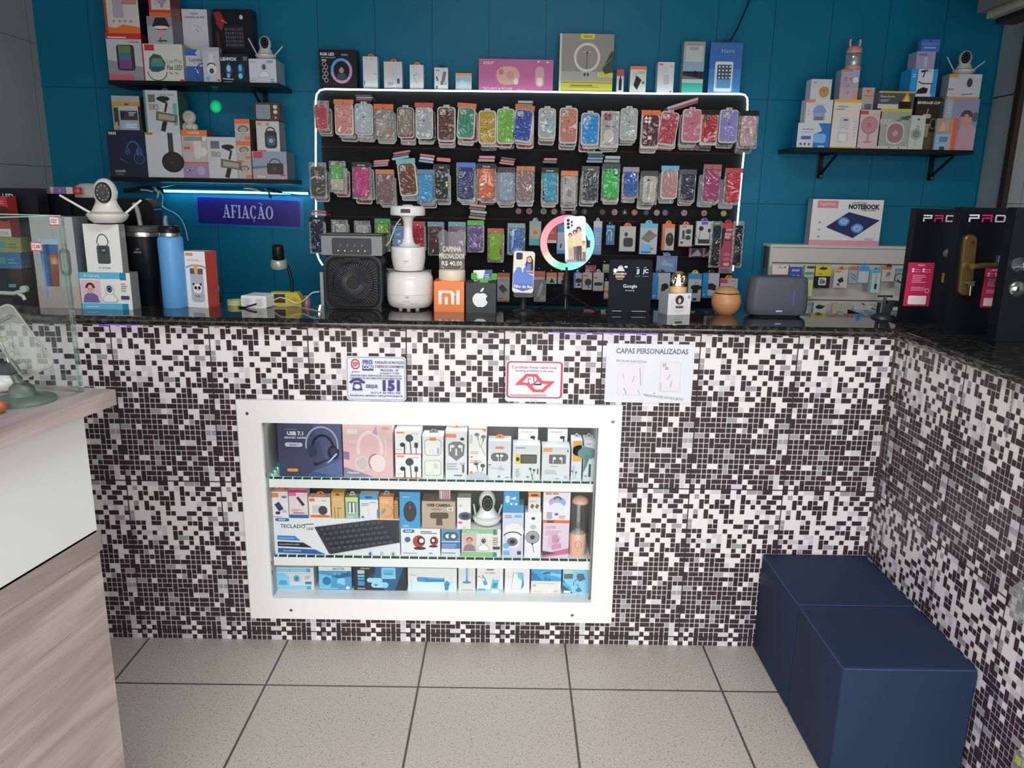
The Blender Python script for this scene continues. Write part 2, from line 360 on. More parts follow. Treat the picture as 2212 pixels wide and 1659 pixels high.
# ------------------------------------------------------------------ mosaic printed tiles
M_dark = mat('40333a', .22, k=1.0, spec=.3); M_dark2 = mat('383235', .22, k=1.0, spec=.3); M_mgrey = mat('9b9ba0', .22, k=1.05); M_lgrey = mat('c9c8cf', .22, k=1.05)
M_base = mat('e4dfe0', .22, k=1.05); M_seam = mat('3a3433', .6, k=1.0)
TW, TH = 0.3077, 0.543; NX, NZ = 18, 31
rnd = random.Random(11)
cells = []; used = set()
dk = set(); vt = set()
for j in range(NZ):                      # j=0 top
    t = j / (NZ - 1); pd = 0.36 + 0.12 * min(1, t / .42) if t < .42 else (.50 + .32 * min(1, (t - .42) / .2))
    for i in range(NX):
        if (i, j) in used: continue
        nb = ((i - 1, j) in dk) + ((i, j - 1) in dk); p_ = pd * (1.45, .85, .5)[nb] if t < .45 else pd * (1.1, 1.0, .96)[nb]
        x = rnd.random()
        if x > p_ + .12: continue
        c = 0 if x < p_ else (1 if rnd.random() < .5 else 2)
        wd_, hg = 1, 1; y = rnd.random()
        if y < .17 and i + 1 < NX and (i + 1, j) not in used: wd_ = 2
        elif y < .28 and c == 0 and j + 1 < NZ and (i, j + 1) not in used and (i - 1, j) not in vt and (i - 2, j) not in vt: hg = 2; vt |= {(i, j), (i, j + 1)}
        for a in range(wd_):
            for bq in range(hg):
                used.add((i + a, j + bq))
                if c == 0: dk.add((i + a, j + bq))
        cells.append((i, j, wd_, hg, c if c else (0 if rnd.random() < .75 else 3)))
CM = [M_dark, M_mgrey, M_lgrey, M_dark2]
def mosaic(mb, A, B, zt, x0, zs, place, hole=None, eps=0.0009):
    """tile the strip a in [A,B], z in [0,zt]; place(a, z, out) -> 3d point"""
    cw, ch = TW / NX, TH / NZ; g = 0.00105
    cut = TH - zs + TH - 0.001; k0 = math.floor((A - x0) / TW); k1 = math.ceil((B - x0) / TW)
    for k in range(k0, k1):
        for r in (-1, 0, 1):             # tile rows: r=0 top sits at zs
            ztop = zs - r * TH + (cut if r == 1 else 0)
            for i, j, w_, h_, c in cells:
                a0 = x0 + k * TW + i * cw + g; a1 = x0 + k * TW + (i + w_) * cw - g; z1 = ztop - j * ch - g; z0 = ztop - (j + h_) * ch + g
                a0, a1, z0, z1 = max(a0, A), min(a1, B), max(z0, 0), min(z1, zt if r < 1 else zs - TH - .001)
                if a1 - a0 < .001 or z1 - z0 < .001: continue
                if hole and hole[0] < (a0 + a1) / 2 < hole[1] and hole[2] < (z0 + z1) / 2 < hole[3]: continue
                mb.add([place(a0, z0, eps), place(a1, z0, eps), place(a1, z1, eps), place(a0, z1, eps)], [(0, 1, 2, 3)], CM[c])
        a = x0 + k * TW
        if A < a < B:
            segs = [(0, zt)] if not (hole and hole[0] < a < hole[1]) else [(0, hole[2]), (hole[3], zt)]
            for z0, z1 in segs: mb.add([place(a - .0017, z0, eps * 1.5), place(a + .0017, z0, eps * 1.5), place(a + .0017, z1, eps * 1.5), place(a - .0017, z1, eps * 1.5)], [(0, 1, 2, 3)], M_seam)
    for z in (zs, zs - TH):
        segs = [(A, B)] if not (hole and hole[2] < z < hole[3]) else [(A, hole[0]), (hole[1], B)]
        for a0, a1 in segs: mb.add([place(a0, z - .0018, eps * 1.5), place(a1, z - .0018, eps * 1.5), place(a1, z + .0018, eps * 1.5), place(a0, z + .0018, eps * 1.5)], [(0, 1, 2, 3)], M_seam)

ZSL = ZC - .029                          # underside of the granite lip
FYF = YC - 0.015                         # front of the white frame
fo = (PY(526, 1100, FYF).x, PY(1333, 1110, FYF).x, PY(930, 1341, FYF).z, PY(930, 870, FYF).z)     # outer
fi = (PY(576, 1100, FYF).x, PY(1285, 1110, FYF).x, PY(930, 1297, FYF).z, PY(930, 919, FYF).z)     # inner
cx0 = PY(877, 705, YC).x; zs1 = PY(1106, 1050, YC).z
hole = (fi[0] - .012, fi[1] + .012, fi[2] - .012, fi[3] + .012)
w = MB(); A, B = XLW + .001, XC
for a0, a1, z0, z1 in ((A, hole[0], 0, ZSL), (hole[1], B, 0, ZSL), (hole[0], hole[1], 0, hole[2]), (hole[0], hole[1], hole[3], ZSL)):
    w.box(a0, a1, YC, YC + .03, z0, z1, M_base)
mosaic(w, A, B - .002, ZSL, cx0, zs1, lambda a, z, e: (a, YC - e, z), hole)
ctr = w.build('tiled_counter', None, **T('long shop counter base clad in black, grey and white mosaic tiles', 'counter'))
sd = MB(); sd.box(hole[1] + .02, XC - .01, YC + .031, YB - .03, 0, ZSL, mat('8a8583', .6, k=1)); sd.build('counter_carcass', ctr)
sd = MB(); sd.box(XLW + .02, hole[0] - .02, YC + .031, YB - .03, 0, ZSL, mat('8a8583', .6, k=1)); sd.build('counter_carcass', ctr)
w = MB(); w.box(XC, XC + .03, YF + .4, YC, 0, ZSL, M_base)
y00 = PX(2087, 800, XC).y
mosaic(w, -(YC - .012), -(YF + .4), ZSL, -y00, zs1, lambda a, z, e: (XC - e, -a, z))
w.box(XC - .004, XC + .002, YC - .012, YC - .0005, 0, ZSL, mat('574c4b', .4, k=1))
ctr2 = w.build('tiled_side_counter', None, **T('side counter base of mosaic tiles on the right, beside the blue cube seats', 'counter'))
sd = MB(); sd.box(XC + .031, XC + .42, YF + .42, YC - .02, 0, ZSL, mat('8a8583', .6, k=1)); sd.build('counter_carcass', ctr2)

# granite tops
m, nt, b, N, L = nodes_mat('black_granite', 0.05, 0.9)
tc = N('TexCoord'); n1 = N('TexNoise'); n1.inputs['Scale'].default_value = 60; n1.inputs['Detail'].default_value = 6; L(tc.outputs['Object'], n1.inputs['Vector'])
r1 = ramp(N, [(0.0, (0.008, 0.008, 0.008)), (0.52, (0.016, 0.015, 0.014)), (0.60, (0.07, 0.06, 0.05)), (0.66, (0.022, 0.02, 0.018)), (0.76, (0.16, 0.145, 0.125))]); L(n1.outputs['Fac'], r1.inputs[0]); L(r1.outputs[0], b.inputs['Base Color'])
M_gran = m
def slab_profile(n=6):                   # (depth offset, z) rounded nose
    r = .0145; return [( -r * cos(a), -r + r * sin(a)) for a in [pi / 2 * 1.0 - pi * i / (n * 2) * 1.0 for i in range(0, 2 * n + 1)]]
pr = slab_profile(); w = MB(); XJ = XC + .012
ring = [(YL + .0145 + d, ZC + z) for d, z in pr] + [(YB, ZC - .029), (YB, ZC)]
w.loft([(XLW + .002, ring), (XJ, ring)], M_gran, False, axis='x'); w.box(XLW + .002, -1.08, YB + .001, 2.90, ZC - .029, ZC, M_gran)
w.build('granite_worktop', None, **T('long polished black granite worktop with a rounded front edge', 'worktop'))
ring = [(XC - .03 + .0145 + d, ZC + z) for d, z in pr] + [(XRW - .03, ZC - .029), (XRW - .03, ZC)]
w = MB(); w.loft([(YF + .4, ring), (YL + .01, ring)], M_gran, False, axis='y'); w.box(XJ + .002, XRW - .03, YL + .012, 2.78, ZC - .029, ZC, M_gran)
w.build('granite_side_worktop', None, **T('black granite worktop of the side counter carrying the tall lock boards', 'worktop'))

# wood laminate display counter on the left
C0 = PZ(249, 841, 1.12); C1 = PZ(0, 931, 1.12)
ang = math.degrees(atan2(C0.x - C1.x, C0.y - C1.y))
m, nt, b, N, L = nodes_mat('pink_grey_wood', 0.42)
tc = N('TexCoord'); mp = N('Mapping'); mp.inputs['Scale'].default_value = (3, 1.1, 9); mp.inputs['Rotation'].default_value = (radians(6), 0, 0); L(tc.outputs['Object'], mp.inputs[0])
n1 = N('TexNoise'); n1.inputs['Scale'].default_value = 1.6; n1.inputs['Detail'].default_value = 9; n1.inputs['Distortion'].default_value = 0.7; L(mp.outputs[0], n1.inputs['Vector'])
r1 = ramp(N, [(0.3, (0.25, 0.19, 0.178)), (0.46, (0.34, 0.27, 0.253)), (0.55, (0.42, 0.345, 0.325)), (0.72, (0.50, 0.425, 0.40))]); L(n1.outputs['Fac'], r1.inputs[0])
mp2 = N('Mapping'); mp2.inputs['Scale'].default_value = (30, 4, 160); L(tc.outputs['Object'], mp2.inputs[0]); n2 = N('TexNoise'); n2.inputs['Scale'].default_value = 2; L(mp2.outputs[0], n2.inputs['Vector'])
mi = N('MixRGB', blend_type='OVERLAY'); mi.inputs[0].default_value = .25; L(r1.outputs[0], mi.inputs[1]); L(n2.outputs['Fac'], mi.inputs[2]); L(mi.outputs[0], b.inputs['Base Color'])
M_wood = m
disp = thing('display_counter', 'left display counter with wood-grain top, white upper side and wood lower panel', 'counter', (C0.x, C0.y, 0), -ang)
zt = 1.12; zb = zt - .0305; insx, insy = .052, .03
ZS = 0.833
MB().box(-1.25, 0, -2.3, 0, zb, zt, M_wood).build('worktop', disp)
MB().box(-1.2, -insx, -2.28, -insy, ZS, zb, mat('d9dcdb', .4, k=1)).build('white_panel', disp)
MB().box(-1.2, -insx, -2.28, -insy, 0, ZS - .004, M_wood).build('wood_panel', disp)
MB().box(-1.0, -insx + .004, -2.28, -insy + .003, ZS - .045, ZS - .004, M_wood).build('wood_rail', disp)
# glass screen on it
M_glass = glassy('clear_glass', (0.96, 0.98, 0.972), 0.015, mul=.12)
M_gedge = mat('9fc4b8', .1, k=1)
gtop = PY(162, 466, C0.y).z
gl_ = thing('glass_display_case', 'frameless clear glass case standing on the left display counter', 'display case', (C0.x, C0.y, zt), -ang)
gx = -.045; gh = gtop - zt
for nm, (a0, a1, b0, b1) in (('glass_pane', (gx - .006, gx, -2.0, -.03)), ('glass_pane', (-1.2, gx - .007, -.036, -.03))):
    MB().box(a0, a1, b0, b1, 0, gh, M_glass).build(nm, gl_)
MB().box(gx - .0065, gx + .0005, -.0365, -.0295, .0, gh + .0005, glassy('glass_edge', (0.8, 0.9, 0.87), 0.15)).build('glass_edge', gl_)
MB().box(gx - .0065, gx + .0005, -2.0, -.037, gh, gh + .0015, M_gedge).build('glass_edge', gl_)
MB().box(-1.2, gx - .007, -.0365, -.0295, gh, gh + .0015, M_gedge).build('glass_edge', gl_)
def tagon(px, py, w_, h_, name, label, lines):
    p = PY(px, py, C0.y - .0); m_ = MB(); m_.box(-w_ / 2, w_ / 2, 0, .0006, -h_ / 2, h_ / 2, mat('f6efe6', .5, k=.9))
    art(m_, [('r', 0, 0, 1, .14, 'd6506a'), ('r', 0, .86, 1, 1, 'd6506a'), ('r', 0, 0, .06, 1, 'd6506a'), ('r', .94, 0, 1, 1, 'd6506a')] + lines, -w_ / 2, -h_ / 2, w_, h_, 0)
    c = Vector((-.0375 if 0 else 0, 0, 0)); m_.build(name, None, (p.x, C0.y - .0385 + (p.x - C0.x) * tan(radians(-ang)), p.z), (0, 0, -radians(ang)), **T(label, 'price tag', 'price tags on the glass case'))
ZK = 1
tagon(136, 476, .021, .018, 'price_tag', 'small white price tag with pink border high on the glass case corner', [('m', .15, .3, .85, .75, 2, '888')])
tagon(93, 531, .022, .017, 'price_tag', 'small pink-edged price tag on the glass in front of the tumbler box', [('t', '12,00', .5, .5, .4, 'a44', .7)])

# ------------------------------------------------------------------ display recess in the counter
cab = thing('display_cabinet', 'white framed display cabinet set into the mosaic counter', 'cabinet', ((fi[0] + fi[1]) / 2, YC, fi[2]))
def in_cab(mb, name, parent=cab, **k):
    o = mb.build(name, parent, (-cab.location.x, -cab.location.y, -cab.location.z)); return o
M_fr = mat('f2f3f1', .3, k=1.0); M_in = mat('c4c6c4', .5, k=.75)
w = MB(); a0, a1, z0, z1 = fo; b0, b1, y0, y1 = fi
w.box(a0, a1, FYF, YC - .001, y1, z1, M_fr); w.box(a0, a1, FYF, YC - .001, z0, y0, M_fr); w.box(a0, b0, FYF, YC - .001, y0, y1, M_fr); w.box(b1, a1, FYF, YC - .001, y0, y1, M_fr)
fr = in_cab(w, 'frame')
for px, py in ((534, 893), (1324, 911), (629, 1318), (1236, 1329)):
    p = PY(px, py, FYF); s_ = MB(); s_.lathe([(.0052, FYF - .0012), (.004, FYF - .0022)], mat('8c8d8f', .25, .9, k=1), (0, 0, 0), 14, axis='y')
    s_.v = [(v[0] + p.x, v[1], v[2] + p.z) for v in s_.v]; s_.box(p.x - .003, p.x + .003, FYF - .0026, FYF - .0021, p.z - .0005, p.z + .0005, mat('333', k=1)); s_.build('screw', fr)
YR = 2.62; YSH = 2.405
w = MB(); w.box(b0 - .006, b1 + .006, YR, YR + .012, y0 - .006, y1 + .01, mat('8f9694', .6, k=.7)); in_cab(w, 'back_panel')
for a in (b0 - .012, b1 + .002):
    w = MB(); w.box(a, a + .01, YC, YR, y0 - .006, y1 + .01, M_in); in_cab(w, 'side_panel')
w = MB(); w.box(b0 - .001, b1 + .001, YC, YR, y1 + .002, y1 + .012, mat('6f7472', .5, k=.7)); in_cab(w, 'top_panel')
w = MB(); w.box(b0 - .001, b1 + .001, YC, YR, y0 - .014, y0 - .002, M_fr); in_cab(w, 'bottom_panel')
ZS1 = PY(930, 1040, YSH).z; ZS2 = PY(930, 1208, YSH).z; ZS0 = y0 - .002
M_ledc = emitter('teal_led', (0.15, 1.0, 0.8), 3.0); M_ledw = emitter('white_led', (0.6, 1.0, 0.95), 2.5)
for zs_, th, lm in ((ZS1, PY(930, 1040, YSH).z - PY(930, 1058, YSH).z, M_ledc), (ZS2, PY(930, 1208, YSH).z - PY(930, 1226, YSH).z, M_ledw)):
    w = MB(); w.box(b0, b1, YSH, YR, zs_ - th, zs_, M_fr); sh = in_cab(w, 'shelf')
    w = MB(); w.box(b0 + .004, b1 - .004, YSH + .001, YSH + .009, zs_ + .0004, zs_ + .0045, mat('123c36', .4, k=1))
    st = w.build('led_strip', sh); n = 0; a = b0 + .015
    dots = MB()
    while a < b1 - .01: dots.box(a - .0012, a + .0012, YSH, YSH + .0095, zs_ + .0015, zs_ + .0046, lm); a += .0318
    a = YSH + .03
    while a < YR - .05: dots.box(b0 + .0005, b0 + .004, a - .0016, a + .0016, zs_ + (a - YSH) * .0 + .003, zs_ + .007, lm); a += .0318
    dots.build('led_lamps', st)['kind'] = 'stuff'
# sliding glass pane
w = MB(); w.box(b0 + .001, b1 - .001, 2.390, 2.394, y0, y1, glassy('cabinet_glass', (0.985, 0.995, 0.99), 0.01, mul=.1)); in_cab(w, 'glass_pane')
w = MB(); w.box(b1 - .006, b1 - .001, 2.388, 2.396, y0, y1, mat('8d9494', .2, .6, k=1)); in_cab(w, 'glass_rail')
area('cabinet_fill', ((b0 + b1) / 2, 2.44, y1 - .004), (0, 0, 0), b1 - b0 - .1, .03, 1.0, (1, 1, 1))  # fill lamp added under the cabinet top to brighten the goods

# violet light under the granite lip
M_viol = emitter('violet_led', (0.25, 0.12, 1.0), 1.3)
for px0, px1, lb in ((1185, 1420, 'short violet led strip glowing under the worktop lip, right of centre'), (215, 300, 'short violet led strip under the worktop lip near the glass case')):
    w = MB(); w.box(PY(px0, 720, YC).x, PY(px1, 720, YC).x, YC - .006, YC - .002, ZSL - .004, ZSL - .0005, M_viol); w.build('led_strip', None, **T(lb, 'light strip', 'violet strips under the worktop'))

# ------------------------------------------------------------------ slatted black accessory wall with neon outline
YP = 3.40
px0, px1 = PY(694, 300, YP).x, PY(1604, 300, YP).x; pzt = PY(1150, 199, YP).z; pzb = PY(1150, 657, YP).z
M_blk = mat('15161a', .6, k=1.0, spec=.2); M_grv = mat('5c3b30', .6, k=1.0)
panel = thing('slatwall_panel', 'wide black slatted accessory wall outlined by a white neon tube', 'display panel', ((px0 + px1) / 2, YW, pzb))
P0 = (-panel.location.x, -panel.location.y, -panel.location.z)
w = MB(); w.box(px0, px1, YP + .012, YW - .001, pzb, pzt, M_grv); w.build('backing_board', panel, P0)
lv = [pzt]
for y in (327, 402, 477, 552, 625): lv.append(PY(1300, y, YP).z)
lv.append(pzb)
for i in range(len(lv) - 1):
    w = MB(); w.box(px0, px1, YP, YP + .012, lv[i + 1] + (.0028 if i < len(lv) - 2 else 0), lv[i] - (.0028 if i else 0), M_blk); w.build('slat', panel, P0)
w = MB(); w.box(px0, px1, YP + .0, YW - .001, pzt, pzt + .004, mat('2a2b2d', .4, k=1)); w.build('top_ledge', panel, P0)
# neon tube outline
M_neon = emitter('neon_white', (0.72, 0.98, 1.0), 7.0)
YN = YP - .012
ZN = PY(1150, 196, YN).z
def NP(px, py): p = PY(px, py, YN); return (p.x, YN, p.z)
tp = [NP(693, 577), NP(688, 565), NP(684, 548), NP(683, 530)]
pts = [NP(697, 573), NP(689, 560), NP(684, 545), NP(682, 520), NP(683, 470), NP(682, 400), NP(682, 330), NP(682, 260), NP(682, 218), NP(684, 204), NP(691, 195), NP(702, 192.5), NP(900, 195.5), NP(1150, 198), NP(1400, 202), NP(1600, 203), NP(1609, 205), NP(1614, 212), NP(1615, 226), NP(1611, 280), NP(1606, 340), NP(1600, 400), NP(1594, 470), NP(1588, 535), NP(1583, 585)]
MB().tube(pts, .0034, M_neon, 8).build('neon_tube', panel, P0)

# under-shelf cyan strip with hanging tools (left)
YU = YW - .03
M_cyan = emitter('cyan_led', (0.10, 0.78, 1.0), 14.0)
q0, q1 = PY(352, 412, YU), PY(664, 416, YU)
lg = thing('wall_light_bar', 'long cyan light strip glowing along the teal wall above the purple sign', 'light', ((q0.x + q1.x) / 2, YW, q0.z))
w = MB(); w.box(q0.x, q1.x, YU + .012, YW - .001, q0.z - .005, q0.z + .010, mat('16242a', .4, k=1)); w.build('rail', lg, tuple(-c for c in lg.location))
w = MB(); w.box(q0.x, q1.x, YU + .002, YU + .012, q0.z - .006, q0.z + .0035, M_cyan); w.build('lamp_strip', lg, tuple(-c for c in lg.location))

# ------------------------------------------------------------------ wall shelves
def shelf(label, x0, x1, ytop, Yf, th, brackets, k=None):
    a = PY(x0, ytop[0], Yf); c = PY(x1, ytop[1], Yf); z = (a.z + c.z) / 2
    t = thing('wall_shelf', label, 'shelf', ((a.x + c.x) / 2, YW, z - th)); P = tuple(-v for v in t.location); M = mat('0e1013', .35, k=1)
    MB().box(a.x, c.x, Yf, YW - .001, z - th, z, M).build('board', t, P)
    for px in brackets:
        b_ = MB(); X = PY(px, 350 if px > 1000 else 210, YW - .02).x
        b_.box(X - .01, X + .01, YW - .008, YW - .001, z - th - .10, z - th, M); b_.box(X - .01, X + .01, Yf + .03, YW - .008, z - th - .006, z - th, M)
        b_.tube([(X, Yf + .035, z - th - .008), (X, YW - .012, z - th - .085)], .006, M, 6); b_.lathe([(.011, YW - .02), (.009, YW - .013)], M, (X, 0, z - th - .09), 10, axis='y') ; br = b_.build('bracket', t, P)
        sc = MB(); sc.lathe([(.0035, YW - .024), (.0035, YW - .02)], mat('b08d4a', .3, .8, k=1), (X, 0, z - th - .09), 8, axis='y'); sc.build('screw', br)
    return z
YS = 3.30
Z1 = shelf('black wall shelf at upper left, packed with boxes below a white webcam', 233, 601, (173, 179), YS, .016, (571,))
Z2 = shelf('black wall shelf at lower left carrying the headphone boxes', 238, 625, (381, 388), YS, .018, ())
Z3 = shelf('black wall shelf at right holding humidifier and fan boxes', 1716, 2104, (321, 322), YS, .016, (1776, 2017))

# reads-left signs on the counter face
def sign(name, label, cat, x0, x1, y0, y1, Y, th, face, prims, ry=0, rough=.3, k=1, group=None, r=0):
    xm, ym = (x0 + x1) / 2, (y0 + y1) / 2; XL, XR = PY(x0, ym, Y).x, PY(x1, ym, Y).x; zt, zb = PY(xm, y0, Y).z, PY(xm, y1, Y).z
    w_, h_ = XR - XL, zt - zb; m = MB(); f = mat(face, rough, k=k); pts = rrect(w_, h_, r or .0005, 4)
    m.loft([(0, pts), (th, pts)], f, False, axis='y'); art(m, prims, -w_ / 2, -h_ / 2, w_, h_, 0, kw=dict(rough=rough, k=k))
    return m.build(name, None, ((XL + XR) / 2, Y, (zt + zb) / 2), (0, radians(ry), 0), **T(label, cat, group))
Bn = '34387c'
sign('consumer_notice', 'white and blue consumer hotline notice reading 151, above the cabinet frame', 'sign', 748, 877, 770, 865, YC - .003, .0015, 'dfe6f2', [
    ('q', .015, .02, .985, .98, .07, '5b6677'), ('q', .024, .032, .976, .968, .06, 'dfe6f2'),
    ('e', .16, .82, .10, .12, 'b03a3a'), ('e', .16, .82, .075, .09, 'd9d0cc'), ('t', 'SP', .16, .82, .09, 'b03a3a', .1, .03), ('t', 'governo', .16, .655, .035, '556'),
    ('r', .275, .68, .46, .93, 'b9c0dc'), ('r', .275, .68, .46, .80, Bn), ('t', 'PRO', .367, .875, .085, Bn, .16, .03), ('t', 'CON', .367, .76, .085, 'e8ecf6', .16, .03),
    ('t', 'FUNDAÇÃO DE PROTEÇÃO', .73, .87, .055, '3a4470', .48), ('t', 'E DEFESA DO CONSUMIDOR', .73, .78, .055, '3a4470', .48), ('t', 'PROCON - SP', .73, .695, .05, '3a4470', .3), ('t', 'Lei Estadual n° 9.192/95', .73, .63, .035, '3a4470', .32),
    ('t', 'TELEFONE PARA ORIENTAÇÕES E CONSULTAS AO', .5, .57, .035, '444c68', .88), ('t', 'CADASTRO DE RECLAMAÇÕES FUNDAMENTADAS', .5, .51, .035, '444c68', .88),
    ('a', .18, .39, .16, .12, .06, 10, 170, Bn), ('p', [(.10, .23), (.27, .23), (.245, .42), (.125, .42)], Bn), ('e', .185, .32, .07, .055, 'dfe6f2'), ('e', .08, .42, .035, .03, Bn), ('e', .29, .42, .035, .03, Bn),
    ('t', 'DISQUE:', .43, .33, .075, Bn, .2, .03), ('t', '151', .755, .355, .22, Bn, .42, .06), ('t', 'De 2ª a 6ª, das 7:00 às 19:00', .66, .185, .04, Bn, .6), ('t', 'Atendimento eletrônico: www.procon.sp.gov.br', .5, .12, .045, Bn, .9)], r=.01)
R_ = 'c23a5c'
sign('no_smoking_sign', 'white no smoking sign with red border and cigarette emblem', 'sign', 1092, 1217, 780, 868, YC - .003, .0015, 'eef0f4', [
    ('q', .015, .09, .985, .99, .08, R_), ('q', .05, .125, .95, .955, .05, 'eef0f4'), ('t', 'É proibido fumar neste local.', .5, .85, .065, R_, .78, .02), ('t', 'Smoking prohibited in this area.', .5, .765, .05, '3d3d4a', .68, .01),
    ('p', [(.16, .41), (.35, .69), (.54, .69), (.64, .52), (.86, .52), (.66, .24), (.48, .24), (.36, .41)], 'e0495e'), ('p', [(.29, .48), (.38, .62), (.51, .62), (.60, .45), (.73, .45), (.63, .31), (.52, .31), (.41, .47)], 'eef0f4'),
    ('r', .44, .415, .62, .45, '1c1c20'), ('l', .42, .37, .56, .54, .045, 'e0495e'), ('a', .42, .52, .05, .06, .016, 60, 260, '333'), ('a', .47, .56, .04, .06, .016, -80, 100, '333'),
    ('m', .08, .15, .92, .19, 2, '556'), ('m', .4, .035, .62, .05, 1, '667')], r=.008)
sign('custom_case_poster', 'white paper poster reading CAPAS PERSONALIZADAS with two faint case drawings', 'poster', 1308, 1497, 743, 870, YC - .003, .0012, 'dfe1ea', [
    ('t', 'CAPAS PERSONALIZADAS', .52, .88, .085, '6c7076', .82, .03), ('t', 'ESCOLHA SUAS FOTOS', .29, .705, .035, '7b7f86', .34, .01, -2), ('t', 'PERSONALIZE DO SEU JEITO', .68, .10, .04, '7b7f86', .46, .01, -6),
    ('q', .14, .13, .43, .67, .03, 'd6d3d6'), ('q', .145, .14, .425, .66, .03, 'e0dfe4'), ('q', .62, .20, .86, .70, .03, 'd6d3d6'), ('q', .625, .21, .855, .69, .03, 'e0dfe4'), ('o', .665, .65, .03, .025, .01, '666a70'), ('o', .695, .595, .026, .022, .01, '666a70'),
    ('l', .39, .6, .41, .3, .012, 'a8a3a8'), ('l', .33, .45, .31, .35, .012, 'b4b0b4'), ('l', .22, .25, .25, .14, .014, 'a0a0a6'), ('l', .38, .22, .40, .15, .012, 'b0b0b6'), ('l', .2, .5, .21, .42, .01, 'b8b4b8'), ('l', .635, .35, .64, .22, .012, 'b0b0b6'), ('l', .74, .5, .71, .4, .012, 'b8b4b8'), ('l', .76, .38, .75, .28, .012, 'b0aeb4'), ('e', .57, .17, .012, .012, 'a0a0a6')])

# ------------------------------------------------------------------ webcams with two antennas
def webcam(label, px0, px1, py, Y, z=None, rz=0, white='eceae4', hz=1.0, ant=((-38, .085), (38, .06)), group='white two-antenna webcams', ring=True):
    a = PY(px0, py, Y); c = PY(px1, py, Y); s = (c.x - a.x) / .12; z = a.z if z is None else z
    t = thing('webcam', label, 'webcam', ((a.x + c.x) / 2, Y + .06 * s, z), rz, group); M = mat(white, .25); K = mat('16171b', .12, k=1); D = mat('2a2a2a', .5, k=1)
    b = MB(); b.lathe([(.036 * s, 0), (.040 * s, .004 * s)], D); b.lathe([(.041 * s, .004 * s), (.053 * s, .013 * s), (.060 * s, .026 * s), (.0595 * s, .030 * s)], M, caps=False); b.lathe([(.0595 * s, .030 * s), (.050 * s, .0345 * s), (.047 * s, .0355 * s)], M, caps=True); b.build('base', t)
    n = MB(); n.lathe([(.046 * s, .0365 * s), (.040 * s, .046 * s), (.032 * s, .062 * s), (.029 * s, .072 * s)], M, sy=.9); n.build('neck', t)
    h = MB(); H = .094 * s * hz
    h.ell((0, 0, H), .0345 * s, .034 * s, .043 * s * hz, M, 24, 14); hd = h.build('head', t)
    f = MB(); F = circ(.0225 * s, .031 * s * hz, 24); F2 = circ(.020 * s, .028 * s * hz, 24)
    f.loft([(-.026 * s, F), (-.0352 * s, F), (-.0365 * s, F2)], K, True, axis='y', at=(0, 0, H))
    l = f.build('lens_face', hd)
    if ring:
        g = MB(); n_ = 11
        for i in range(n_):
            q = 2 * pi * i / n_; x, zz = .0155 * s * cos(q), H + .0215 * s * sin(q) * hz
            g.loft([(-.0364 * s, circ(.0017 * s, n=8, cx=x, cy=zz)), (-.0372 * s, circ(.0013 * s, n=8, cx=x, cy=zz))], mat('c9ccd2', .2, k=1), axis='y')
        g.loft([(-.0364 * s, circ(.0085 * s, n=16, cx=0, cy=H)), (-.0385 * s, circ(.0075 * s, n=16, cx=0, cy=H))], mat('2d3038', .1, k=1), axis='y')
        g.build('infrared_ring', hd)
    for ang_, ln in ant:
        q = radians(ang_); d = Vector((sin(q), 0, cos(q))); p = Vector((.047 * s * (1 if ang_ > 0 else -1), .012 * s, .031 * s))
        MB().tube([p, p + d * ln * .15 * s, p + d * ln * .95 * s, p + d * ln * s], .0042 * s, M, 8, r1=.0034 * s).build('antenna', t)
    return t

# ================================================================== UPPER LEFT SHELF
ZK = 1.6
G1 = 'boxes on the upper left shelf'
B = pbox
zt1 = B('speaker_box', 'boxed rainbow speaker with red stripes, leftmost on the upper left shelf', 'product box', 232, 308, 72, 173, YS + .02, .10, 'a4a4a8', [
    ('r', 0, .88, 1, 1, 'a8262c'), ('m', .05, .9, .9, .96, 1, 'd8b0b0'), ('p', [(0, 0), (1, 0), (1, .3), (0, .45)], '7d7a84'), ('r', 0, .02, .7, .14, 'b0505a'), ('q', .27, .22, .78, .76, .06, '33343c'), ('p', [(.33, .74), (.68, .74), (.68, .6), (.33, .6)], '5c7040'), ('p', [(.33, .6), (.68, .6), (.68, .45), (.33, .45)], '3e6470'), ('p', [(.33, .45), (.68, .45), (.68, .26), (.33, .26)], '6b3f6c'), ('t', 'KAPBOM', .8, .82, .035, '777', .3)], side='5a2a2e', zb=Z1, group=G1)
B('blender_box', 'tall white and orange box standing on the rainbow speaker box, cut by the photo top', 'product box', 224, 299, -42, 71, YS + .02, .10, 'aaa9a6', [
    ('r', 0, 0, .07, 1, '9c3a1c'), ('p', [(.07, 0), (1, 0), (1, .12), (.5, .17), (.3, .1), (.07, .12)], 'c4601e'), ('q', .25, .3, .55, .9, .03, '8f8898'), ('p', [(.5, .55), (.95, .55), (.98, .7), (.6, .75)], 'a06a70'), ('e', .68, .78, .06, .06, '333'), ('e', .25, .23, .025, .025, 'b06a48'), ('e', .42, .23, .025, .025, 'b06a48'), ('e', .58, .23, .025, .025, 'b06a48'), ('e', .75, .23, .025, .025, 'b06a48')], side='16181b', zb=zt1, group=G1)
B('black_box', 'narrow black box standing upright behind the flat LED light box', 'box', 296, 322, -10, 173, YS + .11, .06, '0f1215', [('m', .3, .4, .7, .6, 3, '222')], zb=Z1, group=G1)
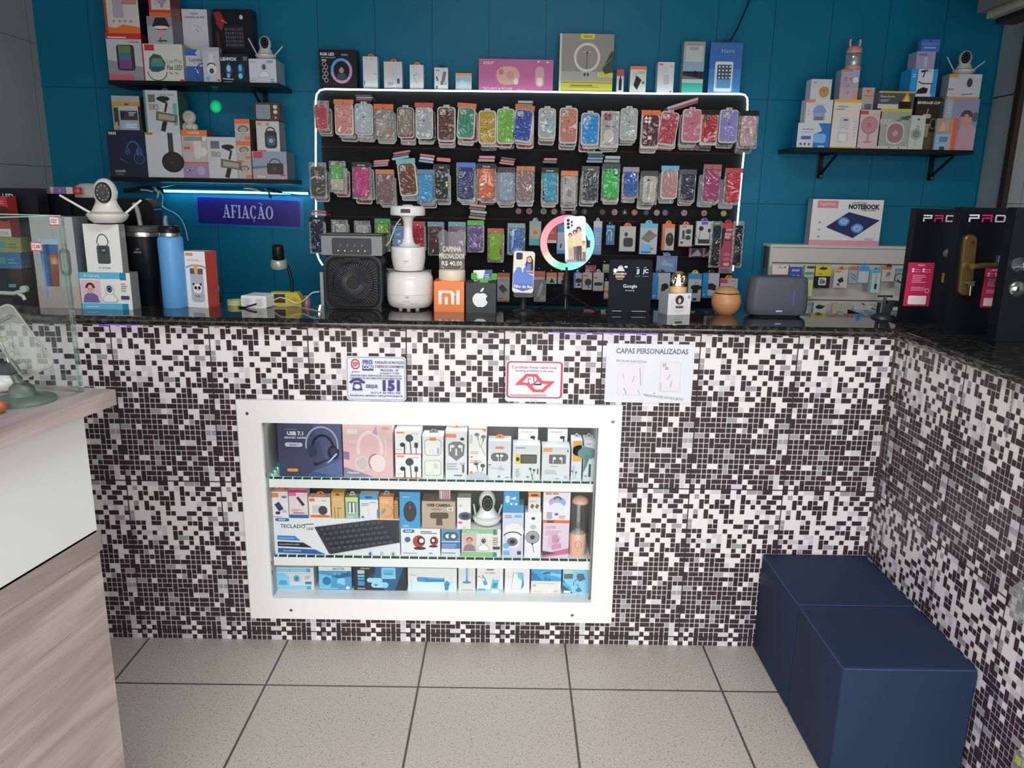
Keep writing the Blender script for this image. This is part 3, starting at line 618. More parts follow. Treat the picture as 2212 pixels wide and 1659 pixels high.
z = B('led_light_box', 'white box of a round coloured flat LED light on the upper left shelf', 'product box', 309, 396, 95, 176, YS + .015, .12, 'b6b5b0', [
    ('r', .06, .82, .3, .98, 'a42a30'), ('p', [(.14, .35), (.16, .62), (.28, .74), (.45, .7), (.56, .5), (.52, .32), (.36, .25), (.2, .26)], '2e4a4e'), ('p', [(.2, .5), (.5, .5), (.46, .62), (.24, .62)], '5d7a4a'), ('r', .19, .4, .52, .5, '2e7a80'), ('a', .34, .26, .28, .25, .02, 180, 360, '222'), ('t', 'Luz Mini', .78, .55, .11, '77716c', .36, 0), ('t', 'Flat LED', .78, .38, .13, '5c5854', .38, .02), ('l', .64, .25, .72, .2, .03, '667a70'), ('l', .78, .25, .86, .2, .03, '667a70'), ('r', .9, 0, 1, .06, 'a42a30'), ('r', 0, 0, .03, 1, '8c2a2c')], side='8c8a86', zb=Z1, group=G1)
z2 = B('beauty_device_box', 'grey box picturing a dark round device, standing on the flat LED light box', 'product box', 318, 373, 35, 95, YS + .02, .10, '8e9294', [
    ('r', 0, .65, 1, 1, '7d7377'), ('p', [(.25, .75), (.85, .75), (.75, .95), (.35, .95)], '26262c'), ('e', .55, .66, .33, .16, '26262c'), ('e', .55, .6, .3, .06, 'c8b4b8'), ('e', .55, .45, .14, .07, 'c07a80'), ('l', .4, .12, .75, .12, .06, '39493c'), ('l', .5, .05, .5, .25, .04, '39493c')], side='4a4c50', zb=z, group=G1)
B('bulb_box', 'white box with orange base and red left edge, topmost above the flat LED box', 'product box', 320, 367, -28, 35, YS + .02, .10, 'a6a2a4', [('r', 0, 0, .12, 1, 'a8352a'), ('r', 0, 0, 1, .12, 'b85a22'), ('r', 0, .12, 1, .22, 'a8352a'), ('e', .62, .65, .2, .26, '877f92'), ('r', .55, .3, .68, .45, '776f80'), ('r', .25, .4, .4, .6, '999')], side='6d3020', zb=z2, group=G1)
B('lamp_box', 'tall plain white lamp box standing behind the blue luminaire box', 'product box', 397, 452, 20, 176, YS + .12, .05, 'b4b4b8', [('t', 'ILEDX', .5, .945, .028, '555', .3), ('t', 'Luminária de LED', .5, .9, .028, '333', .85, .01), ('l', .55, .75, .62, .7, .012, '888'), ('a', .45, .7, .12, .1, .01, 0, 90, '999')], side='77777c', zb=Z1, group=G1)
B('luminaire_box', 'blue and white luminaire box on the upper left shelf', 'product box', 394, 441, 107, 176, YS + .045, .07, '2a5590', [('r', 0, .5, 1, .82, 'a9acb2'), ('p', [(0, .82), (.7, .82), (.6, .9), (.72, 1), (0, 1)], '2c5c9c'), ('p', [(.72, .82), (1, .82), (1, 1), (.75, 1), (.62, .9)], 'a9acb2'), ('t', 'Luminá', .64, .7, .1, '555b66', .6), ('t', 'de mesa', .68, .6, .06, '8a8f98', .4), ('l', .6, .45, .7, .3, .05, 'b0b8c4'), ('a', .95, .3, .25, .3, .03, 60, 230, '16305a')], side='1d3c66', zb=Z1, group=G1)
B('bulb_camera_box', 'small white box of a bulb camera in front of the blue luminaire box', 'product box', 438, 475, 102, 177, YS + .01, .035, 'a6a6a8', [('r', .0, .88, 1, 1, '9b9ea4'), ('r', .35, .55, .65, .82, 'b7b7ba'), ('e', .52, .36, .15, .16, 'c0c0c2'), ('a', .5, .4, .16, .16, .03, 30, 150, '333'), ('e', .5, .32, .07, .08, '44454a'), ('e', .25, .1, .06, .06, '4c9ac0'), ('l', .8, .08, .95, .04, .03, '222')], side='77787c', zb=Z1, group=G1)
B('gaming_keyboard_box', 'black and red gaming keyboard box standing on end behind the webcam', 'product box', 464, 548, 20, 178, YS + .12, .06, '15161a', [
    ('p', [(.02, .96), (.18, .97), (.3, .85), (.2, .72), (.08, .8)], '7c1c24'), ('p', [(.05, .72), (.12, .7), (.14, .5), (.08, .5)], '4e141c'), ('e', .72, .9, .025, .03, 'b0a8a8'), ('l', .2, .86, .35, .82, .012, 'b07050'), ('r', .28, .5, .78, .78, '1f262c')] + [('r', .30 + .06 * (i % 8), .52 + .05 * (i // 8), .345 + .06 * (i % 8), .555 + .05 * (i // 8), ('35505c', '5a2c34', '2f4a38')[(i * 7 + i // 8) % 3]) for i in range(40)], zb=Z1, group=G1)
B('gaming_speaker_box', 'dark navy box with two glowing blue mice on the upper left shelf', 'product box', 475, 538, 117, 178, YS + .02, .10, '1b2230', [('t', 'LEHMOX', .32, .83, .11, 'cfd2da', .55, .04), ('e', .3, .45, .12, .24, '274a66'), ('e', .3, .5, .07, .12, '8ab8d0'), ('e', .28, .25, .06, .08, '58b4d8'), ('e', .72, .42, .13, .26, '223a54'), ('e', .70, .52, .07, .12, '4aa0d0'), ('e', .7, .24, .08, .1, '4cc0e0'), ('l', .08, .14, .45, .12, .03, 'b8bac0'), ('m', .1, .02, .4, .08, 1, '888'), ('r', .82, .78, .96, .92, '555b68')], zb=Z1, group=G1)
z = B('webcam_box', 'white webcam box at the right end of the upper left shelf', 'product box', 538, 597, 127, 180, YS + .02, .12, 'b2b4b8', [('g', d_cam('c4c4c8', '26262c', '8e9098'), .55, .52, .36), ('r', .66, .84, .9, .93, '4a90b8'), ('m', .08, .84, .35, .94, 1, 'b88a90'), ('r', .78, .14, .9, .2, '4a90c8'), ('r', .8, .03, .92, .1, '4a90c8'), ('m', .08, .1, .35, .25, 2, '99a')], side='77828a', zb=Z1, group=G1)
webcam('white two-antenna webcam standing on its box at the upper left shelf', 545, 590, 127, YS + .03, z, 12, 'b0b0ae', 1.0, ((-27, .10), (42, .075)))

# ================================================================== LOWER LEFT SHELF
ZK = 1.7
G2 = 'boxes on the lower left shelf'
z = B('headphone_box', 'dark navy headphone box at the left end of the lower left shelf', 'product box', 234, 317, 281, 381, YS + .015, .13, '1b2333', [('t', 'FAM', .15, .93, .06, 'b6bac6', .25, .03), ('g', d_headset('2c4c78', '1c3252', False), .66, .56, .24), ('g', [('o', 0, 0, 1, 1, .12, '3a6088'), ('e', 0, 0, .6, .6, '1a2c48')], .8, .4, .12), ('p', [(.3, .36), (.8, .2), (.5, .3), (.3, .42)], '2c3f60'), ('t', 'GAMER', .28, .12, .05, '9aa0ac', .3, .02), ('m', .15, .04, .5, .08, 1, '667')], side='10151e', zb=Z2, group=G2)
B('yellow_banded_box', 'white box with a mustard band standing on the navy headphone box', 'product box', 243, 304, 207, 281, YS + .06, .07, '8f8f8e', [('r', 0, .68, 1, .83, 'a4812c'), ('r', .04, .15, .2, .66, '33363c'), ('l', .45, .76, .6, .76, .03, '222'), ('r', .06, 0, .16, .25, '9c8c4c'), ('m', .2, .88, .8, .95, 1, '888')], side='3c3e42', zb=z, group=G2)
z_ = z; B('power_bank_box', 'small grey box with black header leaning in front of the mustard banded box', 'product box', 258, 300, 229, 281, YS + .03, .025, '8a8c90', [('r', .05, .42, .95, .8, '303236'), ('r', 0, .85, 1, 1, '9a9ca0'), ('q', .1, .5, .25, .75, .02, '1c1d20'), ('m', .5, .6, .9, .78, 3, 'b8b8b8'), ('p', [(.05, .1), (.3, .35), (.9, .3), (.95, .05)], '7f98b8'), ('m', .3, .1, .9, .3, 3, 'c4ccd8')], side='55585c', zb=z_, group=G2)
z3 = B('headset_white_box', 'large white box picturing one black ear cup on the lower left shelf', 'product box', 316, 394, 287, 383, YS + .015, .12, 'a9a9ad', [('r', .63, .5, .77, 1, '2b2a2c'), ('r', .66, .5, .74, 1, '38373a'), ('e', .73, .35, .26, .235, '1d1b1d'), ('e', .73, .35, .22, .2, '2b2829'), ('r', .03, .95, .22, 1, 'b05028'), ('m', .65, .34, .8, .36, 1, '666')], side='5e5e62', zb=Z2, group=G2)
z = B('gimbal_box', 'grey box of a black camera stabiliser standing on the ear cup box', 'product box', 312, 386, 195, 288, YS + .02, .10, 'a2a5a6', [('r', 0, 0, .06, 1, '3c6a60'), ('r', .84, .18, .96, .7, '57908e'), ('g', d_gimbal(), .55, .45, .43), ('r', .14, .72, .34, .9, '55585a'), ('r', .15, .54, .3, .68, '8d8272'), ('o', .36, .6, .05, .06, .012, '333'), ('m', .45, .88, .9, .94, 1, '888')], side='2f4a46', zb=z3, group=G2, tab='6c6f70')
z4 = B('purple_box', 'lilac printed box lying under the orange and white box on the lower left shelf', 'product box', 396, 452, 353, 384, YS + .015, .10, '83708e', [('e', .7, .5, .3, .3, '9a86a4'), ('r', .08, .45, .28, .6, '40404c'), ('r', .12, .48, .2, .57, 'c0bcc8')], side='55485e', zb=Z2, group=G2)
z4 = B('mixer_box', 'orange-topped white box picturing a small mixer, below the white star projector', 'product box', 393, 449, 281, 353, YS + .02, .09, '9c9694', [('r', 0, .83, 1, 1, 'bb6230'), ('t', 'LUATEK', .5, .92, .07, 'd8b8a0', .6), ('r', 0, 0, 1, .05, 'b05828'), ('q', .45, .15, .75, .75, .1, 'b3acaa'), ('e', .8, .35, .14, .14, 'b8b0ae'), ('r', .05, .35, .45, .6, 'a48a80'), ('r', .08, .42, .3, .5, 'a04838'), ('r', .82, .68, .96, .8, 'c8c8c8'), ('r', .1, .68, .8, .8, '6e7a78')], side='5a4a44', zb=z4, group=G2)
B('stabiliser_box', 'second grey stabiliser box standing directly on the lower left shelf', 'product box', 449, 512, 296, 384, YS + .015, .10, 'a4a6a8', [('g', d_gimbal(), .68, .42, .42), ('r', .12, .72, .42, .9, '55585a'), ('r', .13, .52, .3, .66, '8d8272'), ('o', .38, .58, .05, .06, .012, '333')], side='5c6062', zb=Z2, group=G2)
z = Z2
for i, (a, b_, c, d, lb) in enumerate(((511, 544, 346, 385, 'bottom'), (509, 542, 305, 346, 'middle'), (507, 540, 257, 305, 'topmost'))):
    z = B('watch_box', lb + ' of the three small orange and white ring boxes stacked in a column', 'product box', a, b_, c, d, YS + .02, .06, '97918c', [('r', 0, .78, 1, 1, 'bb5c2c') if i else ('r', 0, .88, .5, 1, 'bb5c2c'), ('e', .55, .52, .26, .2, '5c564e'), ('e', .55, .52, .18, .13, '8a8378'), ('a', .5, .6, .4, .25, .04, 200, 330, 'c8b48a'), ('r', .62, .06, 1, .22, 'b85a34'), ('r', 0, .05, .3, .35, '8f9694')], side='6a3c28', zb=z, group='small ring boxes stacked on the lower left shelf')
z = B('radio_box', 'pinkish grey radio box at the right end of the lower left shelf', 'product box', 545, 620, 327, 388, YS + .015, .12, '8e8288', [('p', [(0, .45), (1, .55), (1, 1), (0, 1)], '73808e'), ('p', [(0, .45), (.5, .5), (.5, .42), (0, .36)], '4e5c6c'), ('r', .04, .76, .3, .98, 'a0303c'), ('q', .42, .18, .9, .58, .06, '35322e'), ('a', .66, .55, .22, .2, .03, 0, 180, '2a2826'), ('e', .64, .38, .09, .09, '45413c'), ('t', 'Rádio', .25, .1, .09, 'c4b8b0', .35), ('r', .8, .12, .94, .18, 'a0303c')], side='4e484c', zb=Z2, group=G2)
z = B('party_speaker_box', 'white and orange box picturing a teal ringed speaker, on the radio box', 'product box', 554, 604, 262, 327, YS + .02, .09, 'a6a4a4', [('g', d_speaker('2e3138', '3a6878'), .62, .44, .42), ('r', .04, .86, .25, .97, 'b87a34'), ('e', .5, .9, .07, .07, '88827c'), ('r', .03, 0, .4, .04, 'b0402c'), ('m', .12, .3, .22, .75, 5, 'b0a8a4')], side='605c5a', zb=z, group=G2)
# retro radio on top
a = PY(548, 240, YS + .03); c = PY(604, 240, YS + .03); w_ = c.x - a.x; h_ = PY(576, 221, YS + .03).z - z
t = thing('retro_radio', 'brown retro television-shaped radio standing on the speaker box', 'radio', ((a.x + c.x) / 2, YS + .03, z), 0)
m_ = MB(); m_.loft([(0, rrect(w_ * .97, h_ * .97, .012, 4, 0, h_ / 2)), (.004, rrect(w_, h_, .014, 4, 0, h_ / 2)), (.045, rrect(w_, h_, .014, 4, 0, h_ / 2))], mat('4a3530', .35), axis='y'); m_.build('body', t)
m_ = MB(); m_.loft([(0, rrect(w_ * .62, h_ * .80, .010, 4, -w_ * .14, h_ / 2)), (-.002, rrect(w_ * .60, h_ * .76, .009, 4, -w_ * .14, h_ / 2))], mat('1c1a1c', .2), axis='y'); art(m_, [('q', .09, .12, .65, .88, .08, '6d7880')], -w_ / 2, 0, w_, h_, -.002); m_.build('screen', t)
for dz, r_ in ((.76, .0085), (.5, .0085), (.2, .004)):
    m_ = MB(); m_.lathe([(r_, 0), (r_ * .9, -.005)], mat('b8aea6', .25), (w_ * .34, 0, h_ * dz), 14, axis='y'); m_.build('knob', t)
# star projector
pc = PY(410, 281, YS + .05); s = .001 * 1; zb_ = z4
t = thing('star_projector', 'white round-headed robot star projector on the orange-topped box', 'projector', (pc.x, YS + .055, zb_), -12)
M = mat('a8a49e', .4)
m_ = MB(); m_.ell((0, 0, .014), .028, .022, .016, M, 18, 8); m_.ell((-.019, 0, .012), .013, .018, .020, M, 12, 8); m_.ell((.022, 0, .012), .013, .018, .016, M, 12, 8); m_.build('body', t)
m_ = MB(); m_.ell((0, 0, .052), .027, .027, .028, M, 22, 14); hd = m_.build('head', t); m_ = MB(); m_.ell((.006, -.004, .054), .018, .0245, .019, mat('8f8c88', .3), 16, 10); m_.build('visor', hd)
# its green light on the teal wall
l = bpy.data.lights.new('green_projection', 'SPOT'); l.energy = 2.2; l.color = (.05, 1, .12); l.spot_size = radians(24); l.spot_blend = .9; l.shadow_soft_size = .004
o = bpy.data.objects.new('green_projection', l); COL.objects.link(o); p = Vector((pc.x + .045, YS + .075, zb_ + .075)); o.location = p
tg = PY(466, 231, YW); o.rotation_euler = (tg - p).to_track_quat('-Z', 'Y').to_euler()

# ================================================================== BOXES ALONG THE TOP OF THE SLATTED WALL
ZK = 1.45
ZP = pzt + .004; YT = YP + .012
G3 = 'boxes along the top ledge of the slatted wall'
def C(name, label, x0, x1, yt, prims, face='b4b5b8', depth=.05, **k): return B(name, label, 'product box', x0, x1, yt, 196, YT, depth, face, prims, zb=ZP, group=G3, **k)
C('ring_light_box', 'black box lettered RGB LED with a pink and blue light ring, leftmost on the ledge', 690, 771, 107, [('t', 'RGB LED', .22, .88, .075, 'c8c8cc', .38, .03), ('t', 'SOFT RING LIGHT', .24, .79, .035, 'a0a0a4', .38), ('q', .06, .70, .2, .74, .01, 'a8a8ac'), ('o', .59, .45, .30, .33, .075, '4a88c0'), ('a', .59, .45, .30, .33, .075, -100, 60, 'a07aac'), ('a', .59, .45, .30, .33, .075, -170, -60, 'b8788c'), ('g', d_person('a07870', '20161a', '30404c'), .59, .42, .2)] + [('o', .13 + .05 * (i % 2), .62 - .085 * i, .055, .06, .012, 'b8b8bc') for i in range(6)] + [('m', .6, .84, .8, .9, 2, '999')], '17181b', .07)
C('charger_box', 'narrow tall white accessory box with orange tab, beside the RGB LED box', 784, 816, 122, [('r', .1, .92, .3, .96, 'c8b040'), ('m', .5, .9, .8, .97, 1, '999'), ('r', .05, .1, .12, .25, '555'), ('m', .75, .45, 1, .5, 1, '777')], tab='c8641e')
C('earbud_case_box', 'white box with dark small print and orange tab on the ledge', 829, 869, 133, [('q', .4, .4, .75, .78, .08, 'a6a6aa'), ('r', .1, .6, .3, .88, 'c2a99a'), ('r', .2, .12, .5, .25, '8a8a8e'), ('t', 'vC-54', .45, .1, .08, 'f0f0f0', .5, .03), ('r', .72, .2, .86, .38, '44464a')], 'a9aaae', tab='c8641e')
C('earphone_box', 'plain white box with a faint earphone drawing and orange tab on the ledge', 885, 915, 140, [('r', .08, .9, .35, .95, 'c8a83c'), ('l', .25, .55, .55, .65, .05, '9a9ca0'), ('l', .28, .55, .5, .25, .04, '9a9ca0'), ('l', .62, .68, .62, .3, .012, 'a4a4a8')], tab='c8742e')
C('cable_box', 'small white box with black phone charger print and black tab on the ledge', 938, 968, 146, [('m', .1, .85, .4, .95, 1, '666'), ('p', [(.5, .35), (.75, .35), (.88, .82), (.65, .82)], '5a5c60'), ('l', .15, .6, .25, .4, .06, '333'), ('r', .45, .22, .65, .38, '55565a'), ('t', 'SS', .82, .28, .09, '555', .2), ('r', .1, .04, .25, .18, '666')], tab='2a2a2c')
C('small_orange_box', 'small squat box with orange top and pale blue print on the ledge', 984, 1019, 158, [('r', 0, .84, 1, 1, 'c48438'), ('r', .05, .5, .95, .78, '7f98b4'), ('e', .45, .38, .22, .2, 'a8b4bc')], '9aa8b0')
C('keyboard_mouse_box', 'wide pink keyboard and mouse box on the ledge of the slatted wall', 1034, 1195, 128, [('q', .04, .80, .23, .95, .08, '9a4a78'), ('t', 'KNUP', .13, .875, .09, 'd0a8bc', .14, .03), ('q', .22, .17, .56, .80, .3, '96685e'), ('q', .235, .2, .55, .77, .28, 'b88a84'), ('e', .3, .6, .08, .1, 'a06058'), ('e', .42, .5, .12, .14, 'b07870'), ('e', .5, .3, .08, .1, 'd0b8b0'), ('q', .76, .15, .88, .78, .12, 'b08490'), ('q', .78, .18, .86, .45, .1, 'd8b8ac'), ('t', 'TECLADO & MOUSE', .25, .07, .08, 'c898b0', .4, .03), ('m', .5, .04, .7, .1, 1, 'b87898'), ('e', .8, .93, .03, .03, 'd8c0cc'), ('e', .92, .92, .03, .03, 'd8c0cc')], 'a04c7e')
C('selfie_light_box', 'tall grey and yellow box picturing a white ring light on the ledge', 1208, 1325, 73, [('r', 0, 0, 1, .20, 'a8a02c'), ('l', 0, .17, 1, .17, .008, '333'), ('l', .2, .09, .75, .09, .006, '333'), ('l', 0, .03, 1, .03, .006, '333'), ('m', .22, .11, .75, .14, 1, '4a481c'), ('r', 0, 0, .04, 1, 'b0ac9c'), ('r', .05, .2, 1, .96, '77746c'), ('r', .04, .2, 1, .36, '8a8a88'), ('r', .38, .91, .64, 1, 'b8ae1c'), ('t', 'GREENA', .51, .955, .03, '444', .2, .02), ('o', .51, .6, .24, .25, .045, 'b4b2ac'), ('l', .51, .4, .51, .68, .012, '444'), ('l', .43, .69, .58, .69, .012, 'aaa'), ('e', .51, .68, .02, .02, '333'), ('r', .72, .26, 1, .35, 'b0a82c'), ('p', [(.8, .4), (.95, .7), (1, .7), (1, .35), (.85, .32)], '2e4038'), ('l', .82, .45, .98, .6, .01, '6a746c'), ('r', .46, .28, .49, .33, '222'), ('r', .52, .28, .55, .33, '222')], '77746c', .065)
C('pen_drive_box', 'very narrow white box with red top on the ledge', 1332, 1348, 150, [('r', 0, .72, 1, 1, 'a82c38'), ('r', .3, .12, .7, .6, '1d1d20'), ('l', .5, .6, .5, .72, .06, '222')], 'aaaaae', .03)
C('power_bank_orange_box', 'white box with orange top picturing a black power bank on the ledge', 1361, 1396, 143, [('r', 0, .88, 1, 1, 'c4682a'), ('t', '5000', .7, .77, .1, 'c0705c', .5, .02), ('p', [(.22, .3), (.45, .12), (.72, .5), (.38, .66)], '1d1c1e'), ('l', .3, .6, .35, .75, .04, '888'), ('r', .75, .35, .9, .45, '3c6a44'), ('m', .1, .04, .9, .1, 1, 'c88')], 'b6b2ac')
C('adapter_box', 'plain white adapter box with tiny red corner mark on the ledge', 1420, 1456, 134, [('r', .08, .9, .3, .95, 'b83c34'), ('q', .38, .3, .72, .6, .02, 'a0a2a6'), ('m', .1, .7, .7, .85, 3, 'a8a8ac'), ('r', .78, .04, .9, .1, '666'), ('m', .7, .85, .9, .9, 1, '888')], 'b6b6ba')
C('car_holder_box', 'tall slim box of a car phone holder with teal lower band on the ledge', 1475, 1521, 90, [('r', 0, 0, 1, .22, '2a9a88'), ('r', 0, .22, 1, .29, 'a4aaac'), ('r', 0, .29, 1, .44, '55585a'), ('p', [(0, .36), (1, .3), (1, .5), (0, .46)], '22262c'), ('r', 0, .44, 1, .62, '7a90a6'), ('l', .1, .42, .9, .36, .03, '15181c'), ('e', .6, .4, .05, .05, '111'), ('r', .1, .62, .9, .92, 'a4a8a6'), ('r', .25, .84, .7, .9, '888'), ('r', .0, .92, 1, 1, '88867c')], '8f9492')
C('tablet_box', 'blue hanging pack with a white toy tablet at the right end of the ledge', 1532, 1602, 92, [('r', 0, .5, 1, 1, '2c5c9c'), ('r', 0, 0, 1, .5, '3a70ac'), ('t', 'Hami', .56, .84, .09, '16305c', .66, .05), ('t', 'Hami', .55, .845, .09, '7c9cc8', .66, .01), ('q', .18, .06, .74, .64, .03, 'bcc2c8'), ('r', .25, .13, .69, .58, '354454'), ('r', .25, .13, .69, .3, '4a82b0')] + [('e', .32 + .11 * (i % 4), .54 - .07 * (i // 4), .018, .018, 'b8c4cc') for i in range(16)], '2c5c9c', .012, tab='1c2c48')
p0, p1 = PY(1575, 92, YT + .01), PY(1622, -6, YT + .06)
MB().tube([p0, p0.lerp(p1, .35) + Vector((.004, 0, -.004)), p1], .003, mat('15161a', .5, k=1)).build('suspension_wire', None, **T('black cord holding the blue tablet pack from above', 'cord'))

# ================================================================== RIGHT SHELF
ZK = 1.65
G4 = 'boxes on the right wall shelf'
def R(name, label, x0, x1, yt, yb, prims, face, zb=None, dy=.015, depth=.055, **k): return B(name, label, 'product box', x0, x1, yt, yb, YS + dy, depth, face, prims, zb=Z3 if zb is None else zb, group=G4, **k)
z = R('humidifier_blue_box', 'blue and white humidifier box at the left end of the right shelf', 1722, 1793, 266, 319, [('p', [(.5, 0), (1, 0), (1, 1), (.62, 1), (.75, .7), (.5, .55)], '1c5c9c'), ('t', 'Umidificador', .32, .76, .07, '4c5c74', .5), ('m', .12, .62, .55, .68, 1, '889'), ('r', .12, .34, .42, .48, '2c568c'), ('q', .5, .2, .88, .58, .12, '5c96c8'), ('e', .12, .15, .05, .05, '445'), ('e', .25, .15, .05, .05, '445'), ('e', .38, .15, .05, .05, '445'), ('r', .65, .03, .85, .09, '88b8d8')], 'a9aeb6', side='14406c')
z = R('night_light_box', 'white box picturing a blue domed lamp, middle of its stack on the right shelf', 1740, 1798, 215, 266, [('r', .0, .87, .33, 1, 'b86a40'), ('a', .52, .45, .3, .32, .3, 0, 180, '6a7cb0'), ('r', .3, .12, .74, .45, '7a86a8'), ('r', .36, .12, .68, .28, '5a6068'), ('m', .3, .78, .8, .84, 1, '999'), ('e', .1, .5, .03, .03, 'b07050'), ('e', .1, .35, .03, .03, 'b07050')], 'adadaf', z)
R('wood_diffuser_box', 'small white box picturing a round wooden diffuser, topmost of its stack', 1751, 1796, 171, 215, [('e', .66, .38, .27, .28, '9c7444'), ('l', .5, .45, .85, .45, .02, '6a4c2c'), ('l', .66, .62, .7, .9, .03, 'b8b8c0'), ('t', 'MIST', .2, .84, .07, '667', .3), ('m', .08, .6, .5, .74, 2, 'a0a0a4')], 'a7a8ac', z)
z = R('white_humidifier_box', 'tall white humidifier box with yellow top edge on the right shelf', 1797, 1857, 215, 320, [('r', 0, .94, 1, 1, 'b09c2c'), ('r', 0, 0, 1, .03, 'b09c2c'), ('t', 'Umidificador', .33, .86, .032, '3c3c40', .52, .01), ('m', .08, .79, .5, .83, 1, '667'), ('q', .28, .38, .62, .64, .04, 'a2a4a8'), ('r', .4, .57, .56, .6, '44464a'), ('q', .22, .12, .62, .34, .03, 'a4a5a8'), ('r', .3, .15, .55, .3, 'b8b9bc'), ('m', .8, .25, .92, .6, 6, '99a'), ('r', .36, .34, .46, .42, 'b0b0b4')], 'b3b0aa', side='77746c')
z = R('bottle_box', 'narrow lilac-pink box standing on the tall white humidifier box', 1815, 1855, 150, 214, [('r', 0, .55, 1, 1, '858ca2'), ('r', 0, 0, 1, .4, '9a8a96'), ('r', .75, 0, 1, .3, 'b07a6c'), ('e', .25, .68, .06, .09, 'b06068'), ('e', .55, .68, .07, .07, '9c6a78'), ('l', .35, .4, .45, .5, .05, '7a6a7c'), ('l', .4, .2, .5, .28, .05, '7a6a7c'), ('r', 0, .93, .6, 1, 'a86a5c'), ('e', .8, .65, .1, .1, 'b8b4bc')], '8a8496', z)
pk = PY(1840, 150, YS + .07)
t = thing('bunny_bottle', 'pink and clear rabbit-eared bottle toy standing on the narrow lilac box', 'toy bottle', (pk.x, YS + .065, z), 0); M = mat('a87a74', .35)
MB().lathe([(.030, 0), (.033, .006), (.033, .017), (.030, .021)], M).build('base', t)
MB().lathe([(.029, .021), (.031, .03), (.031, .062), (.029, .068)], glassy('clear_plastic', (.9, .93, .93), .2, .08, white=.15), caps=False).build('clear_body', t)
MB().lathe([(.031, .068), (.0315, .074), (.028, .086), (.019, .095), (.004, .099)], M).build('lid', t)
for sx in (-1, 1): MB().tube([(sx * .018, 0, .092), (sx * .021, 0, .112), (sx * .019, 0, .122)], .0045, mat('a08a84', .3), 8).build('ear', t)
m_ = MB(); m_.ell((.008, 0, .042), .010, .009, .018, mat('b8b8b4', .4)); m_.build('rabbit_figure', t)
z = R('pink_fan_box', 'pale pink box picturing a handheld fan on the right shelf', 1853, 1901, 237, 320, [('g', d_fan('a07078', '8a5c68'), .5, .5, .36), ('r', .05, .88, .4, .97, 'a83c34'), ('m', .6, .86, .95, .92, 1, 'a88'), ('r', 0, 0, .2, .03, 'a83c34')], 'aa9a9c')
R('usb_fan_box', 'small white and orange box standing behind the pink fan box', 1861, 1888, 189, 237, [('p', [(.2, .9), (.8, .9), (.5, .75)], 'b85a34'), ('r', .1, .62, .9, .68, 'b06a5c'), ('r', .3, .05, .85, .3, '4e5c66'), ('m', .1, .5, .9, .6, 2, 'a88')], '9c928f', z, dy=.06, depth=.05, top='7c5a4c')
z = R('portable_fan_box', 'grey-green box lettered FAN with a rounded pink fan on the right shelf', 1898, 1966, 235, 321, [('r', 0, .93, 1, 1, 'a89c2c'), ('t', 'FAN', .22, .68, .14, 'a4aaa0', .4), ('q', .25, .12, .83, .68, .2, 'b09c9e'), ('q', .29, .16, .79, .64, .18, '7a6368'), ('e', .54, .4, .07, .07, 'a08488'), ('p', [(.6, .78), (.9, .72), (.98, .85)], '3c4a40'), ('l', .55, .7, .95, .8, .02, '3c4a40'), ('r', 0, 0, 1, .07, 'a6a6a6'), ('r', .38, .02, .42, .05, '333'), ('r', .68, .02, .72, .05, '333')], '808b80', side='55605a')
R('flame_diffuser_box', 'wide dark box with yellow top edge and orange flame print on the right shelf', 1897, 1975, 197, 235, [('r', 0, .9, 1, 1, 'a88f24'), ('r', 0, 0, .58, .26, 'a9a6a0'), ('p', [(.66, .42), (.9, .42), (.82, .92), (.76, .92)], 'b0742c'), ('p', [(.7, .42), (.86, .42), (.79, .8)], 'd8a850'), ('r', .58, .02, .92, .42, '221a16'), ('t', 'Flame Aroma', .25, .7, .11, 'b8b8b8', .42, .01), ('m', .06, .4, .4, .55, 2, '999')], '44464a', z)
R('small_fan_box', 'slim white box picturing a tiny stand fan in front of the beverage cup box', 1965, 1997, 249, 321, [('o', .45, .45, .16, .16, .02, '667066'), ('e', .45, .45, .12, .12, '6a7068'), ('l', .45, .3, .43, .1, .015, '777'), ('e', .5, .88, .03, .03, '222'), ('e', .5, .66, .06, .06, '8a908a')], 'a0a6a2', dy=.005, depth=.03)
z = R('beverage_cup_box', 'tall dark box lettered BEVERAGE CUP on the right shelf', 1974, 2030, 209, 321, [('t', 'BEVERAGE CUP', .48, .89, .045, 'c8c4bc', .92, .03), ('r', 0, 0, 1, .35, '4c4a40'), ('p', [(.28, .5), (.62, .5), (.58, .25), (.32, .25)], '8a7c74'), ('q', .3, .6, .62, .68, .02, '9c948c'), ('l', .45, .66, .48, .78, .012, 'b0aca4'), ('o', .74, .5, .06, .1, .012, '9c7c70')], '26251f', dy=.045)
z2 = R('gooseneck_holder_box', 'blue and white box picturing a black bent phone holder above the beverage cup box', 1966, 2024, 149, 209, [('r', .26, 0, .82, 1, 'b3b5b8'), ('q', .78, .1, .95, .5, .05, '2478b4'), ('g', [('l', -.4, .8, .1, .9, .14, '222'), ('l', -.1, .8, -.2, .4, .08, '222'), ('l', -.5, .1, -.2, -.05, .08, '333'), ('l', -.2, -.05, .6, -.05, .08, '333'), ('p', [(-.6, -.8), (.2, -.75), (.3, -.4), (-.1, -.3), (-.5, -.5)], '222')], .55, .5, .5), ('t', 'HOLD', .62, .93, .06, '3a94a4', .3, .02), ('m', .04, .7, .2, .85, 2, '9bd')], '2480bc', z, dy=.05, depth=.09)
z3 = R('lilac_box', 'lilac accessory box standing on the bent phone holder box', 1979, 2020, 111, 149, [('r', .1, .75, .55, .9, '6a5c84'), ('r', .42, .1, .6, .7, '9a9ab4'), ('m', .65, .4, .85, .6, 2, '889')], '85849e', z2, dy=.06, depth=.07)
